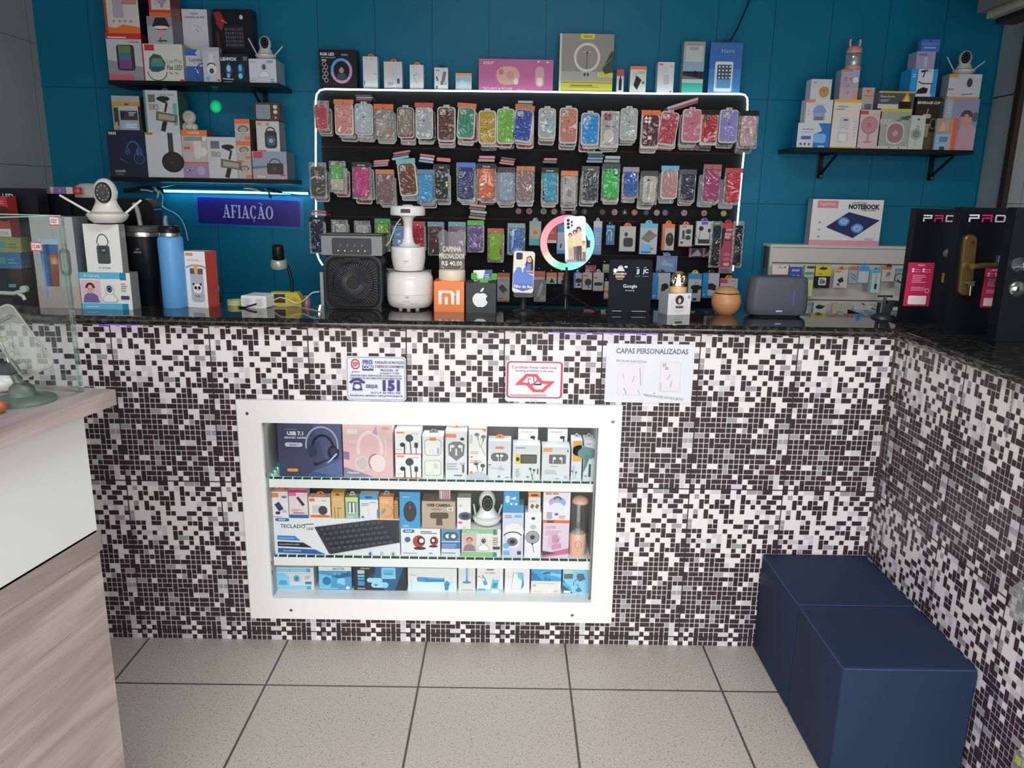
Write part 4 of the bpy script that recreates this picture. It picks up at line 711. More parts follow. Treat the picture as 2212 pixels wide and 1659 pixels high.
R('blue_card_pack', 'flat blue card pack at the very top of the right shelf stacks', 1990, 2030, 85, 111, [('m', .15, .3, .85, .45, 1, 'a0aed8'), ('r', .0, .55, 1, .7, '4c6cb0'), ('e', .5, .85, .05, .07, '1a2448')], '3e5ea4', z3, dy=.07, depth=.03)
z = R('neck_massager_box', 'large pale box picturing a person in pink at the right end of the right shelf', 2034, 2110, 214, 321, [('r', 0, .4, 1, 1, '74788c'), ('r', .05, .6, .25, 1, '8c8c98'), ('p', [(.3, 0), (1, 0), (1, .42), (.8, .55), (.55, .5), (.45, .2)], '9a7e8c'), ('e', .68, .6, .11, .15, 'a07a70'), ('a', .68, .66, .13, .13, .08, 0, 180, '4a3a40'), ('e', .92, .66, .06, .1, '46504c'), ('m', .12, .72, .2, .95, 4, 'aab')], '827c8c', side='4c4a54')
R('orange_edged_box', 'small blue and orange printed box in front of the person-in-pink box', 2021, 2066, 256, 321, [('r', 0, .5, .75, 1, '8a7c6c'), ('p', [(.1, .6), (.3, .95), (.5, .6)], 'b0907c'), ('r', .4, .6, .6, .95, 'a08470'), ('r', 0, 0, .65, .5, '7894b0'), ('r', .2, .25, .6, .42, '4c6c88'), ('r', .78, 0, 1, 1, 'b8502c'), ('r', .25, 0, .5, .1, '333')], '8c9484', dy=.002, depth=.012)
z = R('security_camera_box', 'white and orange camera box holding up the webcam at the right shelf end', 2048, 2119, 160, 214, [('r', 0, .86, .28, 1, 'b07c44'), ('r', 0, 0, 1, .1, 'a87858'), ('e', .64, .66, .12, .18, '35383e'), ('o', .64, .64, .22, .28, .02, 'a0a0a6'), ('l', .42, .18, .78, .22, .03, '44484c'), ('t', 'Bullet', .1, .4, .07, '555', .2), ('m', .05, .2, .35, .25, 1, 'a99')], 'a3a4a8', z, dy=.02, side='77787c')
webcam('white two-antenna webcam standing on the orange-edged camera box at right', 2070, 2116, 160, YS + .03, z, -24, '9ea29c', 1.0, ((-30, .09), (50, .07)))

# ================================================================== PHONE CASES ON THE SLATTED WALL
ZK = 1.45
YK = 3.235
M_tray = mat('b3aea6', .3, coat=.3); M_tray2 = mat('a0a19d', .3, coat=.3); M_tray3 = mat('868f8d', .25, coat=.3)
M_bag = glassy('clear_bag', (.84, .86, .86), .07, .10, bump=True, white=.16, mul=.35)
M_bag2 = glassy('dark_clear_bag', (.6, .64, .64), .1, .12, bump=True, white=.08, mul=.35)
M_hook = mat('9a9c9e', .25, .9, k=1)
def d_apple(c='4a4a4c'):
    return [('e', -.28, .05, .5, .62, c), ('e', .28, .05, .5, .62, c), ('e', 0, -.05, .5, .5, c), ('p', [(.0, .68), (.05, .95), (.35, 1.05), (.28, .8)], c)]
def case_art(cam, logo, dark):
    o = []
    if cam == 'sq': o += [('q', .10, .78, .46, .95, .035, 'a8a6a0'), ('e', .2, .9, .03, .03, '55585c'), ('e', .33, .83, .03, .03, '55585c')]
    if cam == 'sqd': o += [('q', .10, .77, .46, .95, .035, '2a2c30'), ('e', .2, .9, .03, .03, '777'), ('e', .33, .83, .03, .03, '777')]
    if cam == 'bar': o += [('q', .08, .87, .42, .93, .03, 'c8c0bc'), ('e', .15, .9, .02, .02, '333'), ('e', .3, .9, .02, .02, '333')]
    if cam == 'dots': o += [('e', .2, .9, .028, .028, dark), ('e', .2, .82, .028, .028, dark), ('e', .2, .74, .028, .028, dark), ('e', .36, .86, .02, .02, dark)]
    if cam == 'four': o += [('e', .2, .9, .045, .045, 'd0c8c4'), ('e', .42, .9, .045, .045, 'd0c8c4'), ('e', .2, .79, .045, .045, 'd0c8c4'), ('e', .42, .79, .045, .045, 'd0c8c4')]
    if logo == 'apple': o += [('g', d_apple(dark), .5, .56, .04)]
    if logo == 'text': o += [('g', d_apple(dark), .5, .62, .04), ('m', .3, .40, .7, .45, 1, dark)]
    if logo == 'line': o += [('m', .25, .5, .75, .53, 1, dark)]
    return o
HOOKS = []
def pack(label, x0, x1, yt, yb, col, style='tray', cam=None, logo=None, head=None, htext=None, tilt=0, dark='4c4a4a', extra=(), group=None, dy=0.0, rim=None, spare=2, low=12, name='phone_case_pack', cat='phone case'):
    Y = YK + dy; xm, ym = (x0 + x1) / 2, (yt + yb) / 2
    XL, XR = PY(x0, ym, Y).x, PY(x1, ym, Y).x; zt, zb = PY(xm, yt, Y).z, PY(xm, yb, Y).z; w, h = XR - XL, zt - zb
    X = (XL + XR) / 2
    t = thing(name, label, cat, (X, Y, zt + .012), 0, group, tilt)
    zc = -.012 - h / 2; body = t
    cm = MB(); cmat = mat(col, .35, film=True); r = min(.012, w * .2)
    rm = mat(rim, .3) if rim else cmat
    cm.loft([(.009, rrect(w, h, r)), (.001, rrect(w, h, r)), (0, rrect(w - .002, h - .002, r))], cmat, False, axis='y', at=(0, 0, zc))
    if rim:
        cm.loft([(.0088, rrect(w + .004, h + .004, r)), (.0030, rrect(w + .004, h + .004, r))], rm, False, axis='y', at=(0, 0, zc))
    art(cm, list(case_art(cam, logo, dark)) + list(extra), -w / 2, zc - h / 2, w, h, 0, kw=dict(rough=.35, film=True))
    cm.build('case', t)
    if style == 'tray':
        tm = MB(); tm.loft([(.0175, rrect(w + .010, h + .012, .013)), (.0085, rrect(w + .010, h + .012, .013))], M_tray, False, axis='y', at=(0, 0, zc - .001))
        tm.box(-.012, .012, .012, .016, zc + h / 2, zc + h / 2 + .013, M_tray2); tm.build('tray', t)
    elif style == 'box':
        tm = MB(); tm.box(-w / 2 - .005, w / 2 + .005, .0092, .022, zc - h / 2 - .010, zc + h / 2 + .006, mat('b2b0ac', .4)); tm.build('carton', t)
    else:
        tm = MB(); n = 7; o = rrect(w + .016, h + .026, .003, 1); o = [(a + random.Random(i + int(x0)).uniform(-.0015, .0015), b) for i, (a, b) in enumerate(o)]
        tm.loft([(.0125, o), (.0100, o)], M_bag if style == 'bag' else M_bag2, False, axis='y', at=(0, 0, zc + .004)); tm.build('bag', t)
    if head:
        hm = MB(); hw, hh = w + .014, .019; hm.box(-hw / 2, hw / 2, .004, .0085, zc + h / 2 + .001, zc + h / 2 + .001 + hh, mat(head, .4, coat=.1))
        pr = [('e', .5, .82, .10, .06, '222')]
        if htext: pr.append(('t', htext, .5, .35, .32, 'c8c8c8', .85, .02))
        art(hm, pr, -hw / 2, zc + h / 2 + .001, hw, hh, .004, kw=dict(rough=.35)); hm.build('header_card', t)
    HOOKS.append((X, zt + .004, Y))
    rn = random.Random(int(x0 * 7 + yt)); pcs = []
    for i in range(spare):
        s_ = SP[rn.randrange(len(SP))]; e = s_.copy(); COL.objects.link(e)
        e.location = (X + rn.uniform(-.004, .009), Y + .026 + .019 * (i + 1) + (.006 if i else 0) + max(0, .02 * (style == 'box')), zt + .012 - low * .0019 * (.5 + .5 * i) * rn.uniform(.7, 1.1)); e.rotation_euler = (0, radians(tilt * .3 + rn.uniform(-2, 2)), 0)
        e.scale = ((w + .006) / .085, 1, (h + .008) / .155)
        for ch in s_.children:
            c_ = ch.copy(); COL.objects.link(c_); c_.parent = e
        e['label'] = 'wrapped spare behind the ' + label.split(',')[0]; e['category'] = 'phone case'; e['group'] = 'spares behind the ' + label.split(',')[0]
SP = []; PROTO = []
for nm, tm_, cc in (('a', M_tray, 'b8b2a8'), ('b', M_tray2, '6c6a70'), ('c', M_bag, '3c4048'), ('d', M_tray3, 'a09aa0'), ('e', M_tray, '8c3038')):
    t = thing('phone_case_pack', 'x', 'phone case'); m_ = MB(); m_.loft([(.016, rrect(.085, .155, .012)), (.008, rrect(.085, .155, .012))], tm_, False, axis='y', at=(0, 0, -.09)); m_.build('tray', t)
    m_ = MB(); m_.loft([(.0078, rrect(.074, .142, .011)), (.002, rrect(.074, .142, .011))], mat(cc, .35, film=True), False, axis='y', at=(0, 0, -.09)); m_.build('case', t); SP.append(t)
A1 = 'phone cases in the top row of the slatted wall'; A2 = 'phone cases in the second row of the slatted wall'; A3 = 'items in the third row of the slatted wall'
def P1(lb, *a, **k): pack(lb + ', top row', *a, group=A1, **k)
def P2(lb, *a, **k):
    if len(a) < 6: k.setdefault('style', 'bag')
    pack(lb + ', second row', *a, group=A2, **k)
def P3(lb, *a, **k):
    if len(a) < 6: k.setdefault('style', 'bag')
    k.setdefault('spare', 1); k.setdefault('low', 4); pack(lb + ', third row', *a, group=A3, **k)
P1('coral red phone case at the left end', 681, 706, 226, 278, 'a0404a', 'bag', logo='text', rim='a8a29c', dark='8a3440')
P1('salmon pink phone case, second from left', 725, 760, 226, 288, 'b47c76', logo='text', cam=None, dark='8c5a58', head='b86a3c', extra=[('e', .15, .92, .02, .02, '5a3c3c'), ('e', .3, .92, .02, .02, '5a3c3c')])
P1('pale blue-white phone case, third from left', 768, 802, 226, 287, '98a4aa', logo='apple', rim='8e949a', extra=[('e', .14, .93, .02, .02, '3c4046')])
P1('empty-looking clear bagged case under an orange header', 811, 846, 236, 296, '7c7a74', 'bag', head='c4562a', extra=[('p', [(.3, .2), (.7, .25), (.65, .8), (.4, .7)], '8f8c84'), ('r', .8, .1, .95, .3, 'b4602c'), ('m', .2, .1, .5, .16, 1, '444')])
P1('smoky transparent case with black edge', 860, 891, 234, 294, '756c60', cam='sq', rim='17181a')
P1('glossy pearl white phone case', 900, 932, 233, 296, '8f9698', logo='apple', rim='a8aaaa', head='a83c34')
P1('shiny copper brown phone case', 947, 981, 233, 302, '4c2a22', cam='sq', rim='a8a098')
P1('sea green phone case', 992, 1025, 234, 296, '2c7860', cam='sq', logo='apple', tilt=3, rim='98a49c', head='b85a30')
P1('mustard yellow phone case', 1036, 1069, 241, 307, '9c8420', cam=None, logo='text', dark='6a5a20', rim='a8a498')
P1('lime green phone case', 1076, 1109, 237, 307, '5c9c34', logo='apple', rim='9ca890', dark='3c6a2a')
P1('royal blue phone case tilted right', 1116, 1151, 238, 303, '1c3c8c', cam='sq', tilt=6, rim='9aa0b0', head='a8502c', logo='line', dark='3c4c7c')
P1('pale mint phone case left of the peach one', 1166, 1198, 236, 295, '8c9a98', cam='sq', logo='text', rim='9ea6a4')
P1('peach phone case', 1211, 1245, 235, 306, 'a86c5c', cam='sq', logo='text', dark='6a3c34', rim='b8a49a')
P1('bright sky blue phone case', 1258, 1292, 246, 310, '1c7ab8', cam='sq', logo='apple', dark='24608c', rim='8fb0c4')
P1('clear boxed case with pink lenses and white oval earbud case', 1301, 1335, 243, 313, '8f9092', 'box', rim='b4b4b4', extra=[('q', .08, .76, .55, .98, .05, '8c4a5a'), ('e', .2, .92, .04, .04, '5a2a38'), ('e', .42, .9, .04, .04, '5a2a38'), ('e', .2, .82, .04, .04, '5a2a38'), ('t', 'NEW case', .5, .58, .05, '444', .8, .02), ('q', .1, .06, .75, .48, .18, 'b8b4a8')])
P1('pale grey mint phone case right of the boxed lenses', 1343, 1375, 236, 299, '929e9c', cam='sq', logo='apple', rim='9ea6a2')
P1('burgundy boxed phone case with four white lens rings', 1388, 1422, 249, 315, '4a1c2a', 'box', cam='four', head='c85a1c', extra=[('r', .35, .20, .6, .33, 'b0acac'), ('m', .2, .12, .7, .15, 1, '8c4a58'), ('t', 'Redmi', .45, .5, .05, '7c3a4a', .5)])
P1('cherry red phone case leaning right', 1431, 1466, 244, 310, '9c3440', cam='sq', tilt=7, rim='a89c9c', extra=[('g', d_apple('8c2c38'), .5, .5, .09)])
P1('rose pink phone case in a thick pile', 1477, 1513, 238, 304, 'b06478', cam='sq', logo='apple', rim='b8b0b0', spare=3)
P1('flame red phone case under a black header', 1517, 1549, 248, 308, '9c2c34', 'box', head='151515', cam='sqd', extra=[('m', .1, .03, .9, .1, 2, '3c1a14'), ('r', .85, .3, 1, .5, 'a88c2c')])
P1('lilac phone case', 1557, 1592, 239, 305, '7c76ac', cam='sq', logo='apple', rim='a8a4b4')
P1('pale pink bagged case at the right end', 1600, 1634, 250, 316, 'a88c92', 'bag', head='151515', extra=[('p', [(.3, .4), (.6, .45), (.5, .6), (.3, .55)], '8c7078'), ('r', .85, .2, 1, .45, '8c8444')])
EF = 'E-familia'
P2('grey case in a frosted white bag at the left end', 672, 701, 360, 423, '46423c', spare=2, extra=[('p', [(.2, .9), (.6, .85), (.5, .5), (.4, .6)], '77726a')])
P2('cream case with green glitter top', 715, 742, 357, 411, 'a4a090', extra=[('r', .02, .45, .98, .98, '3c8c44'), ('m', .1, .5, .9, .95, 7, '70b070')])
P2('hot pink phone case', 764, 797, 361, 425, 'a83468', head='141414', htext=EF)
P2('dusty mauve case in crumpled wrap', 815, 847, 377, 436, '6c5454', head='a8642c')
P2('tan brown leather-look case leaning left', 859, 893, 354, 420, '5e3420', 'tray', cam='sq', tilt=-6, head='5c9c94')
P2('cyan blue phone case', 904, 935, 377, 436, '2c84ac', head='3c6a88', extra=[('e', .55, .85, .05, .05, '4c9cc0')])
P2('plain black phone case with yellow tag', 940, 967, 366, 429, '14161a', head='141414', htext='D+D', cam='dots', dark='2c2e34', extra=[('r', .85, .4, 1, .6, 'a8a024')])
P2('navy patterned case under a blue header', 990, 1023, 362, 430, '1c2a5c', head='1c5ca8', extra=[('m', .05, .1, .3, .9, 10, '5c6484')])
P2('bright orange phone case', 1034, 1067, 364, 429, 'b8582c', head='141414', htext=EF)
P2('silvery ice blue phone case', 1078, 1109, 372, 434, '7c8c9c', head='3c2a30')
P2('rose gold case under an orange header', 1119, 1151, 370, 432, '7c6260', head='a85a24', extra=[('r', .8, .25, .98, .45, '8c7c2c')])
P2('aqua blue phone case', 1173, 1202, 373, 434, '2c88a0', head='141414', htext=EF, cam='dots', dark='4a98ac', extra=[('r', .0, .05, .12, .45, '15181a')])
P2('white patterned case under an orange header', 1215, 1244, 380, 442, 'a09c98', head='c4622c', cam='dots', extra=[('p', [(.3, .35), (.6, .25), (.7, .45), (.45, .55)], '77747a'), ('m', .3, .05, .9, .1, 1, '333')])
P2('charcoal green phone case', 1260, 1290, 370, 432, '2c3434', head='4a4c4c', htext='familia', cam='dots', dark='8c9290')
P2('neon green phone case with a black ring', 1304, 1335, 364, 430, '28a044', head='3c4040', extra=[('o', .85, .86, .10, .10, .03, '14281c'), ('r', .05, .9, .4, .95, '14381c'), ('e', .2, .04, .03, .03, '14381c'), ('e', .45, .04, .03, .03, '14381c'), ('e', .7, .04, .03, .03, '14381c')])
P2('cobalt blue phone case', 1349, 1376, 372, 423, '1c4c98', head='7c7c8c', extra=[('m', .3, .8, .7, .84, 1, '5c88c0')])
P2('white case printed with two small figures', 1388, 1417, 380, 438, 'aaa59a', head='3a3a3a', extra=[('e', .42, .84, .05, .05, '3a3030'), ('e', .62, .84, .05, .05, 'b08c7c'), ('p', [(.35, .8), (.52, .8), (.5, .35), (.28, .35)], '8c8a88'), ('p', [(.55, .8), (.72, .8), (.72, .4), (.55, .4)], 'c4b8b0'), ('l', .4, .35, .38, .2, .03, '666')])
P2('dusty rose case in a cream tray under a blue header', 1431, 1462, 369, 426, 'a07474', 'tray', head='4c9cb8', logo='line', dark='7c5454')
P2('dark navy case in shiny wrap', 1472, 1500, 377, 432, '1c2434', cam=None, head='44484c', extra=[('e', .3, .85, .03, .03, '4c5464'), ('e', .5, .85, .03, .03, '4c5464'), ('e', .7, .85, .03, .03, '4c5464')])
P2('raspberry pink phone case', 1522, 1553, 366, 434, '8c3458', head='8c4c4c')
P2('scarlet red case at the right end', 1569, 1599, 374, 436, 'a82c38', head='a83428')
P3('navy case in a black-headed bag at the left end', 672, 698, 480, 544, '182238', head='141414', htext=EF)
P3('white case with square camera rings above the fan cooler', 719, 748, 484, 545, '9c9c94', cam='dots', dark='333')
P3('white case with a small 01 print above the fan cooler', 769, 796, 486, 545, 'a0a09c', extra=[('t', '01', .5, .88, .07, '555', .3)])
P3('lime green case under a green header', 813, 839, 483, 539, '6a9c1c', head='1c8c44', extra=[('m', .2, .84, .7, .9, 1, '4c7c1c')])
P3('light blue framed case beside the humidifier neck', 850, 874, 488, 536, '6c90b4', head='141414', htext='E-fam')
P3('deep red case right of the humidifier neck', 890, 915, 489, 540, '9c1c2c', head='a8343a')
P3('maroon brown case in torn shiny wrap', 927, 955, 490, 548, '4c3434', head='6c8488')
P3('mauve case in a bag behind the clear bear-shaped sign', 972, 1002, 490, 548, '7c5c6c', head='6c8c8c')
P3('purple case under a green header', 1013, 1041, 487, 541, '644c80', head='3c9c34', extra=[('r', .7, .88, .95, .95, 'a8a0b0')])
P3('lime yellow case with a red tab', 1057, 1084, 504, 563, '78a41c', head='a84c24', extra=[('r', .85, .2, 1, .42, '8c2424')])
P3('sapphire blue case in wrinkled wrap', 1100, 1130, 493, 547, '3464a0', head='6c8c8c', extra=[('p', [(.2, .9), (.35, .9), (.3, .3), (.15, .1)], '98b0cc')])

def item(lb, name, cat, x0, x1, yt, yb, face, prims, head=None, dy=0, depth=.02, group=A3, **k):
    pbox(name, lb, cat, x0, x1, yt, yb, YK + .02 + dy, depth, face, prims, group=group, tab=head, **k)
    HOOKS.append(((PY(x0, yt, YK).x + PY(x1, yt, YK).x) / 2, PY((x0 + x1) / 2, yt, YK).z + .005, YK + .03 + dy))
item('beige and teal card holding a gold emblem, left of the lit ring', 'accessory_card', 'accessory', 1143, 1169, 478, 530, '8f8a80', [('r', 0, .8, 1, 1, '77898c'), ('r', 0, 0, 1, .28, '2c8a9c'), ('q', .2, .36, .8, .72, .08, 'a08c60'), ('g', d_apple('7c6c48'), .5, .53, .12)], '77898c')
item('red and white accessory box seen through the lit ring', 'accessory_box', 'accessory', 1183, 1203, 485, 525, '9c2430', [('r', 0, 0, 1, .16, 'a8a8a4'), ('m', .2, .5, .8, .7, 2, 'c86a70')], 'a8a09c')
item('blue and pale blue box seen through the lit ring', 'cable_box', 'accessory', 1203, 1222, 486, 548, '8c9cac', [('r', 0, .75, 1, 1, '2c6a98'), ('r', 0, 0, 1, .12, '2c7ab0'), ('l', .4, .2, .5, .35, .05, '222')], '2c6a98', dy=.03)
item('long pale blue cable box just right of the lit ring', 'cable_box', 'accessory', 1281, 1300, 478, 550, '6c88ac', [('r', 0, .82, 1, 1, 'a4a8ae'), ('m', .2, .3, .8, .7, 5, '8ca4c0'), ('r', 0, 0, 1, .08, '4c80b0')], '8c9cac')
item('small bright blue earphone box in the third row', 'earphone_box', 'accessory', 1309, 1328, 486, 529, '14527c', [('r', .05, .85, .95, .97, '2c98c8'), ('a', .35, .5, .15, .25, .03, 0, 180, '9cc0d4'), ('l', .3, .5, .3, .2, .03, '9cc0d4'), ('l', .6, .65, .6, .2, .04, '9cc0d4'), ('m', .15, .72, .8, .8, 1, 'c0d0d8')], '222')
item('white box picturing a black square earbud case', 'earbud_case_box', 'accessory', 1338, 1373, 489, 543, 'a0a098', [('q', .25, .18, .85, .55, .1, '26302e'), ('e', .4, .68, .07, .09, '333'), ('m', .45, .85, .9, .9, 1, 'a8a080')], 'c8502c')
item('white box with a rainbow backlit tablet keyboard print', 'keyboard_box', 'accessory', 1382, 1420, 483, 549, '9ca0a4', [('r', 0, .86, 1, 1, '4c9cb8'), ('p', [(.05, .5), (.5, .38), (.98, .62), (.5, .8)], '54505c'), ('p', [(.08, .5), (.5, .42), (.52, .55), (.3, .68)], '4a6a48'), ('p', [(.5, .42), (.95, .62), (.7, .7), (.5, .55)], '7c5068'), ('p', [(0, 0), (.5, 0), (.7, .3), (.1, .35)], '5c9cc0'), ('t', '3,0', .7, .18, .07, '223', .3), ('m', .1, .05, .8, .12, 1, '223')], '4c9cb8')
item('orange and white computer mouse box hanging in the third row', 'mouse_box', 'accessory', 1430, 1457, 484, 541, 'a09a94', [('r', 0, 0, .22, 1, 'b8501c'), ('r', 0, .85, 1, 1, 'c85a1c'), ('g', d_mouse('222224'), .62, .42, .28), ('m', .4, .04, .9, .08, 1, '666')], 'c8601c')
item('white box with dark car charger print and orange tab', 'car_charger_box', 'accessory', 1467, 1496, 486, 533, 'a0a09e', [('r', 0, 0, 1, .04, 'a84a3c'), ('r', .2, .88, .5, .95, 'b85a30'), ('q', .22, .35, .4, .75, .04, '33363a'), ('e', .68, .7, .13, .11, '33363a'), ('e', .66, .42, .13, .11, '33363a'), ('r', .12, .14, .3, .24, '333')], 'c8501c')
item('white blister card with black wired earphones', 'earphone_pack', 'accessory', 1503, 1539, 478, 530, 'a8a8a8', [('q', .3, .86, .7, .98, .03, '3c4490'), ('e', .3, .7, .10, .1, '1c1c1e'), ('e', .8, .62, .06, .08, '222'), ('a', .5, .45, .35, .3, .02, 180, 360, '333'), ('l', .25, .65, .2, .25, .02, '333'), ('l', .82, .6, .85, .25, .02, '333'), ('r', .15, .08, .85, .25, '2a2a2c')], '3c4490')
item('long narrow red pack hanging at the right of the third row', 'hair_tool_pack', 'accessory', 1556, 1586, 482, 590, '8c2840', [('r', 0, .93, 1, 1, 'a0202c'), ('t', 'KNUP', .55, .87, .035, 'd0c0c0', .7, .02), ('t', 'MICRO', .5, .78, .045, 'd0c0c0', .8, .03), ('t', 'PAD', .45, .72, .04, 'd0c0c0', .6, .03), ('t', 'BASS', .5, .66, .04, '3a1a24', .6, .03), ('p', [(0, .9), (.3, .9), (.1, .5), (0, .5)], '1a1014'), ('e', .5, .38, .08, .035, 'a85068'), ('e', .5, .28, .08, .035, 'a85068'), ('e', .5, .18, .07, .035, 'b88c98'), ('r', 0, 0, 1, .12, '77707a'), ('m', .1, .02, .9, .1, 4, '4a2a38')], '8c2030')
for a_, b_, lb in ((1538, 1556, 'glossy black bagged item left of the long red pack'), (1586, 1603, 'glossy black bagged item right of the long red pack')):
    pack(lb, a_ + 1, b_ - 1, 487, 574, '101218', 'bag', group=A3, spare=0, name='black_bagged_item', cat='accessory')
item('pale blue box with a grey bird drawing below the third row', 'accessory_box', 'accessory', 1418, 1463, 553, 588, '5c7ca0', [('p', [(.3, .85), (.5, .6), (.75, .55), (.8, .3), (.6, .4), (.4, .35), (.2, .5), (.35, .6)], '8494a8'), ('l', .6, .4, .65, .15, .03, '8494a8'), ('r', .9, 0, .93, 1, '3c6088')], '7c98b8', dy=.05)
for a_, b_, lb in ((1488, 1520, 'dark blister pack of clips below the car charger box'), (1518, 1545, 'pink edged pack of black cables below the earphones')):
    item(lb, 'accessory_pack', 'accessory', a_, b_, 536, 556, '2c2a30', [('p', [(.1, .1), (.6, .9), (.9, .2)], '77777c'), ('r', 0, 0, .15, 1, '8c4c64')], dy=.04)
# round phone grips stuck in a row
A4 = 'round phone grips in a row across the slatted wall'
ZK = 1.4
gx_ = [(1120, 'pink'), (1143, 'maroon and cream'), (1174, 'silver winged'), (1197, 'tan'), (1216, 'white ringed black'), (1240, 'brown and blue'), (1262, 'dark green'), (1301, 'dark red'), (1327, 'pink ringed'), (1349, 'white letter'), (1370, 'orange'), (1395, 'dark blue ringed'), (1418, 'beige'), (1436, 'purple'), (1477, 'cream crossed'), (1520, 'red and cream'), (1562, 'lime green')]
gc = ['6c3c54', '8c6a64', '8c8c88', '8c7458', '1a1a1c', '4a4440', '26302c', '3a1c20', 'a87c80', '1a1a1c', 'a85a34', '1c2028', '94807c', '44406a', 'a0948c', '9c7468', '7c9c4c']
gi = ['7c4c68', '4a2c30', '2a2a2c', '7c6448', '9a9a9c', '6a6490', '4c5c54', '6c2c34', '7c3c4c', 'c0c0c0', 'c86a3c', '5c6478', 'a08c88', '6a6498', '5a4c48', '8c3c34', '8cb05c']
for i, (px, nm) in enumerate(gx_):
    yy = 456 + (px - 1120) * .011; p = PY(px, yy, YP); m_ = MB(); r_ = .0128
    m_.lathe([(r_ * .6, YP), (r_ * .6, YP - .006), (r_, YP - .006), (r_, YP - .0085)], mat(gc[i], .35), n=18, axis='y')
    m_.v = [(v[0], v[1] - YP, v[2]) for v in m_.v]
    art(m_, [('o', .5, .5, .34, .34, .08, gi[i]), ('e', .5, .5, .14, .14, gi[i])] if i % 3 else [('p', [(.25, .35), (.5, .75), (.75, .35), (.5, .5)], gi[i]), ('e', .5, .4, .12, .12, gi[i])], -r_, -r_, 2 * r_, 2 * r_, -.0085)
    m_.build('phone_grip', None, (p.x, YP - .0003, p.z), **T(nm + ' round phone grip in the row under the second row of cases', 'phone grip', A4))
# tipped packs lying on the rods above some piles
ZK = 1.6
def tipped(label, x0, x1, yt, yb, cols, tilt=0):
    Y = YK + .05; w_ = PY(x1, yt, Y).x - PY(x0, yt, Y).x; p0 = PY((x0 + x1) / 2, yb, Y); zt_ = PY((x0 + x1) / 2, yt, Y).z; h_ = (zt_ - p0.z) / len(cols)
    for i, c in enumerate(cols):
        m_ = MB(); m_.loft([(0, rrect(w_ * (1 - .04 * (i % 2)), h_ * .8, .003, 2)), (.10, rrect(w_ * .9, h_ * .8, .003, 2))], mat(c, .3, coat=.6), False, axis='y')
        m_.build('tipped_case_pack', None, (p0.x + .003 * (i % 3 - 1), Y, p0.z + h_ * (i + .5)), (0, radians(tilt), 0), **T('wrapped case pack tipped flat on top of ' + label, 'phone case', 'case packs tipped flat above ' + label))
tipped('the pale blue-white case pile, top row', 768, 804, 204, 222, ('2a2024', '6c4a50', '8c8a8c', '5a3a44'))
tipped('the royal blue case, top row', 1118, 1152, 217, 230, ('3c8c4c', '9c9c98'))
tipped('the rose pink case pile, top row', 1438, 1510, 220, 234, ('8c3450', 'a09c98'), -18)
tipped('the tan brown case, second row', 848, 885, 326, 344, ('5c9c94', '2c2c4c', '9c3048'), -10)
tipped('the cyan blue case, second row', 906, 938, 333, 352, ('3c6a88', '8c9cac', '9c3440'), 6)
tipped('the charcoal green case, second row', 1268, 1303, 326, 352, ('3c5c6c', '2c6098', '1c2838', '3c8c5c'))
tipped('the neon green case, second row', 1306, 1340, 336, 352, ('5c6c6c', '7c8888'))
tipped('the dusty mauve case, second row', 806, 840, 345, 360, ('4c4a6c', '9c3444', 'a83a48'), -5)
tipped('the purple case, third row', 1014, 1050, 441, 474, ('7c2c24', '2c2c2e', '7c7c74', '1c1c1e', 'a85a34'), 5)
tipped('the bright orange case, second row', 1034, 1070, 336, 350, ('7c5c5c', 'a84c5c'))
tipped('the silvery ice blue case, second row', 1080, 1112, 340, 356, ('9c2c3c', '8c3040', '2c2428'), 6)
tipped('the aqua blue case, second row', 1174, 1204, 341, 353, ('2c4c3c', '9c3c54'))
tipped('the plain black case, second row', 945, 975, 340, 350, ('9c2c38',), 4)
tipped('the navy bag, third row', 674, 706, 454, 466, ('8c8c8c', '8c2c34'), 3)

# bottom row of the slatted wall
ZK = 1.3
A5 = 'boxes in the bottom row of the slatted wall'
def F(lb, x0, x1, yt, yb, face, prims, head=None, name='accessory_box', dy=0, **k): item(lb, name, 'accessory', x0, x1, yt, yb, face, prims, head, group=A5, dy=dy, **k)
F('pale box behind the white humidifier, left side', 827, 858, 580, 640, '8c8f8c', [('r', .1, .85, .4, .95, '333'), ('m', .1, .5, .8, .7, 3, '777')])
F('pale box behind the white humidifier, right side', 900, 932, 583, 640, '8c8f8c', [('r', .4, .8, .8, .92, '6a3c34'), ('m', .1, .5, .8, .7, 3, '777')])
F('white and orange 5000 power bank box beside the black emblem cube', 1074, 1101, 590, 652, 'a09c98', [('r', 0, .86, 1, 1, 'b85a2c'), ('t', '5000', .5, .76, .1, 'b86a4c', .7, .02), ('p', [(.05, .5), (.4, .62), (.9, .4), (.5, .28)], '4c5054'), ('l', .5, .3, .9, .44, .02, '9aa'), ('m', .1, .12, .7, .16, 1, '444'), ('r', 0, 0, 1, .06, 'a8603c')])
F('grey box with a pale shoe-shaped device right of the standing phone', 1153, 1180, 606, 652, '6f6f6c', [('p', [(.25, .2), (.5, .3), (.75, .8), (.6, .92), (.4, .6)], '9a9a98'), ('r', .5, .05, .95, .3, '8c8c8c')])
F('orange-topped card box behind the ring light tripod, left', 1152, 1178, 586, 605, 'a05a48', [('r', 0, 0, 1, .35, 'a09a94'), ('p', [(.2, .4), (.8, .4), (.5, .9)], 'b84828')], dy=.03)
F('orange and white box with a black clip left of the tripod', 1180, 1203, 589, 613, 'a09c9a', [('r', 0, .62, 1, 1, 'c0641c'), ('p', [(.3, .1), (.8, .1), (.65, .35), (.5, .55)], '222')], dy=.0)
F('orange and white box partly hidden by the tripod clamp', 1205, 1222, 589, 613, 'a09c9a', [('r', 0, .62, 1, 1, 'c0641c'), ('p', [(.3, .1), (.8, .1), (.6, .4)], '222')])
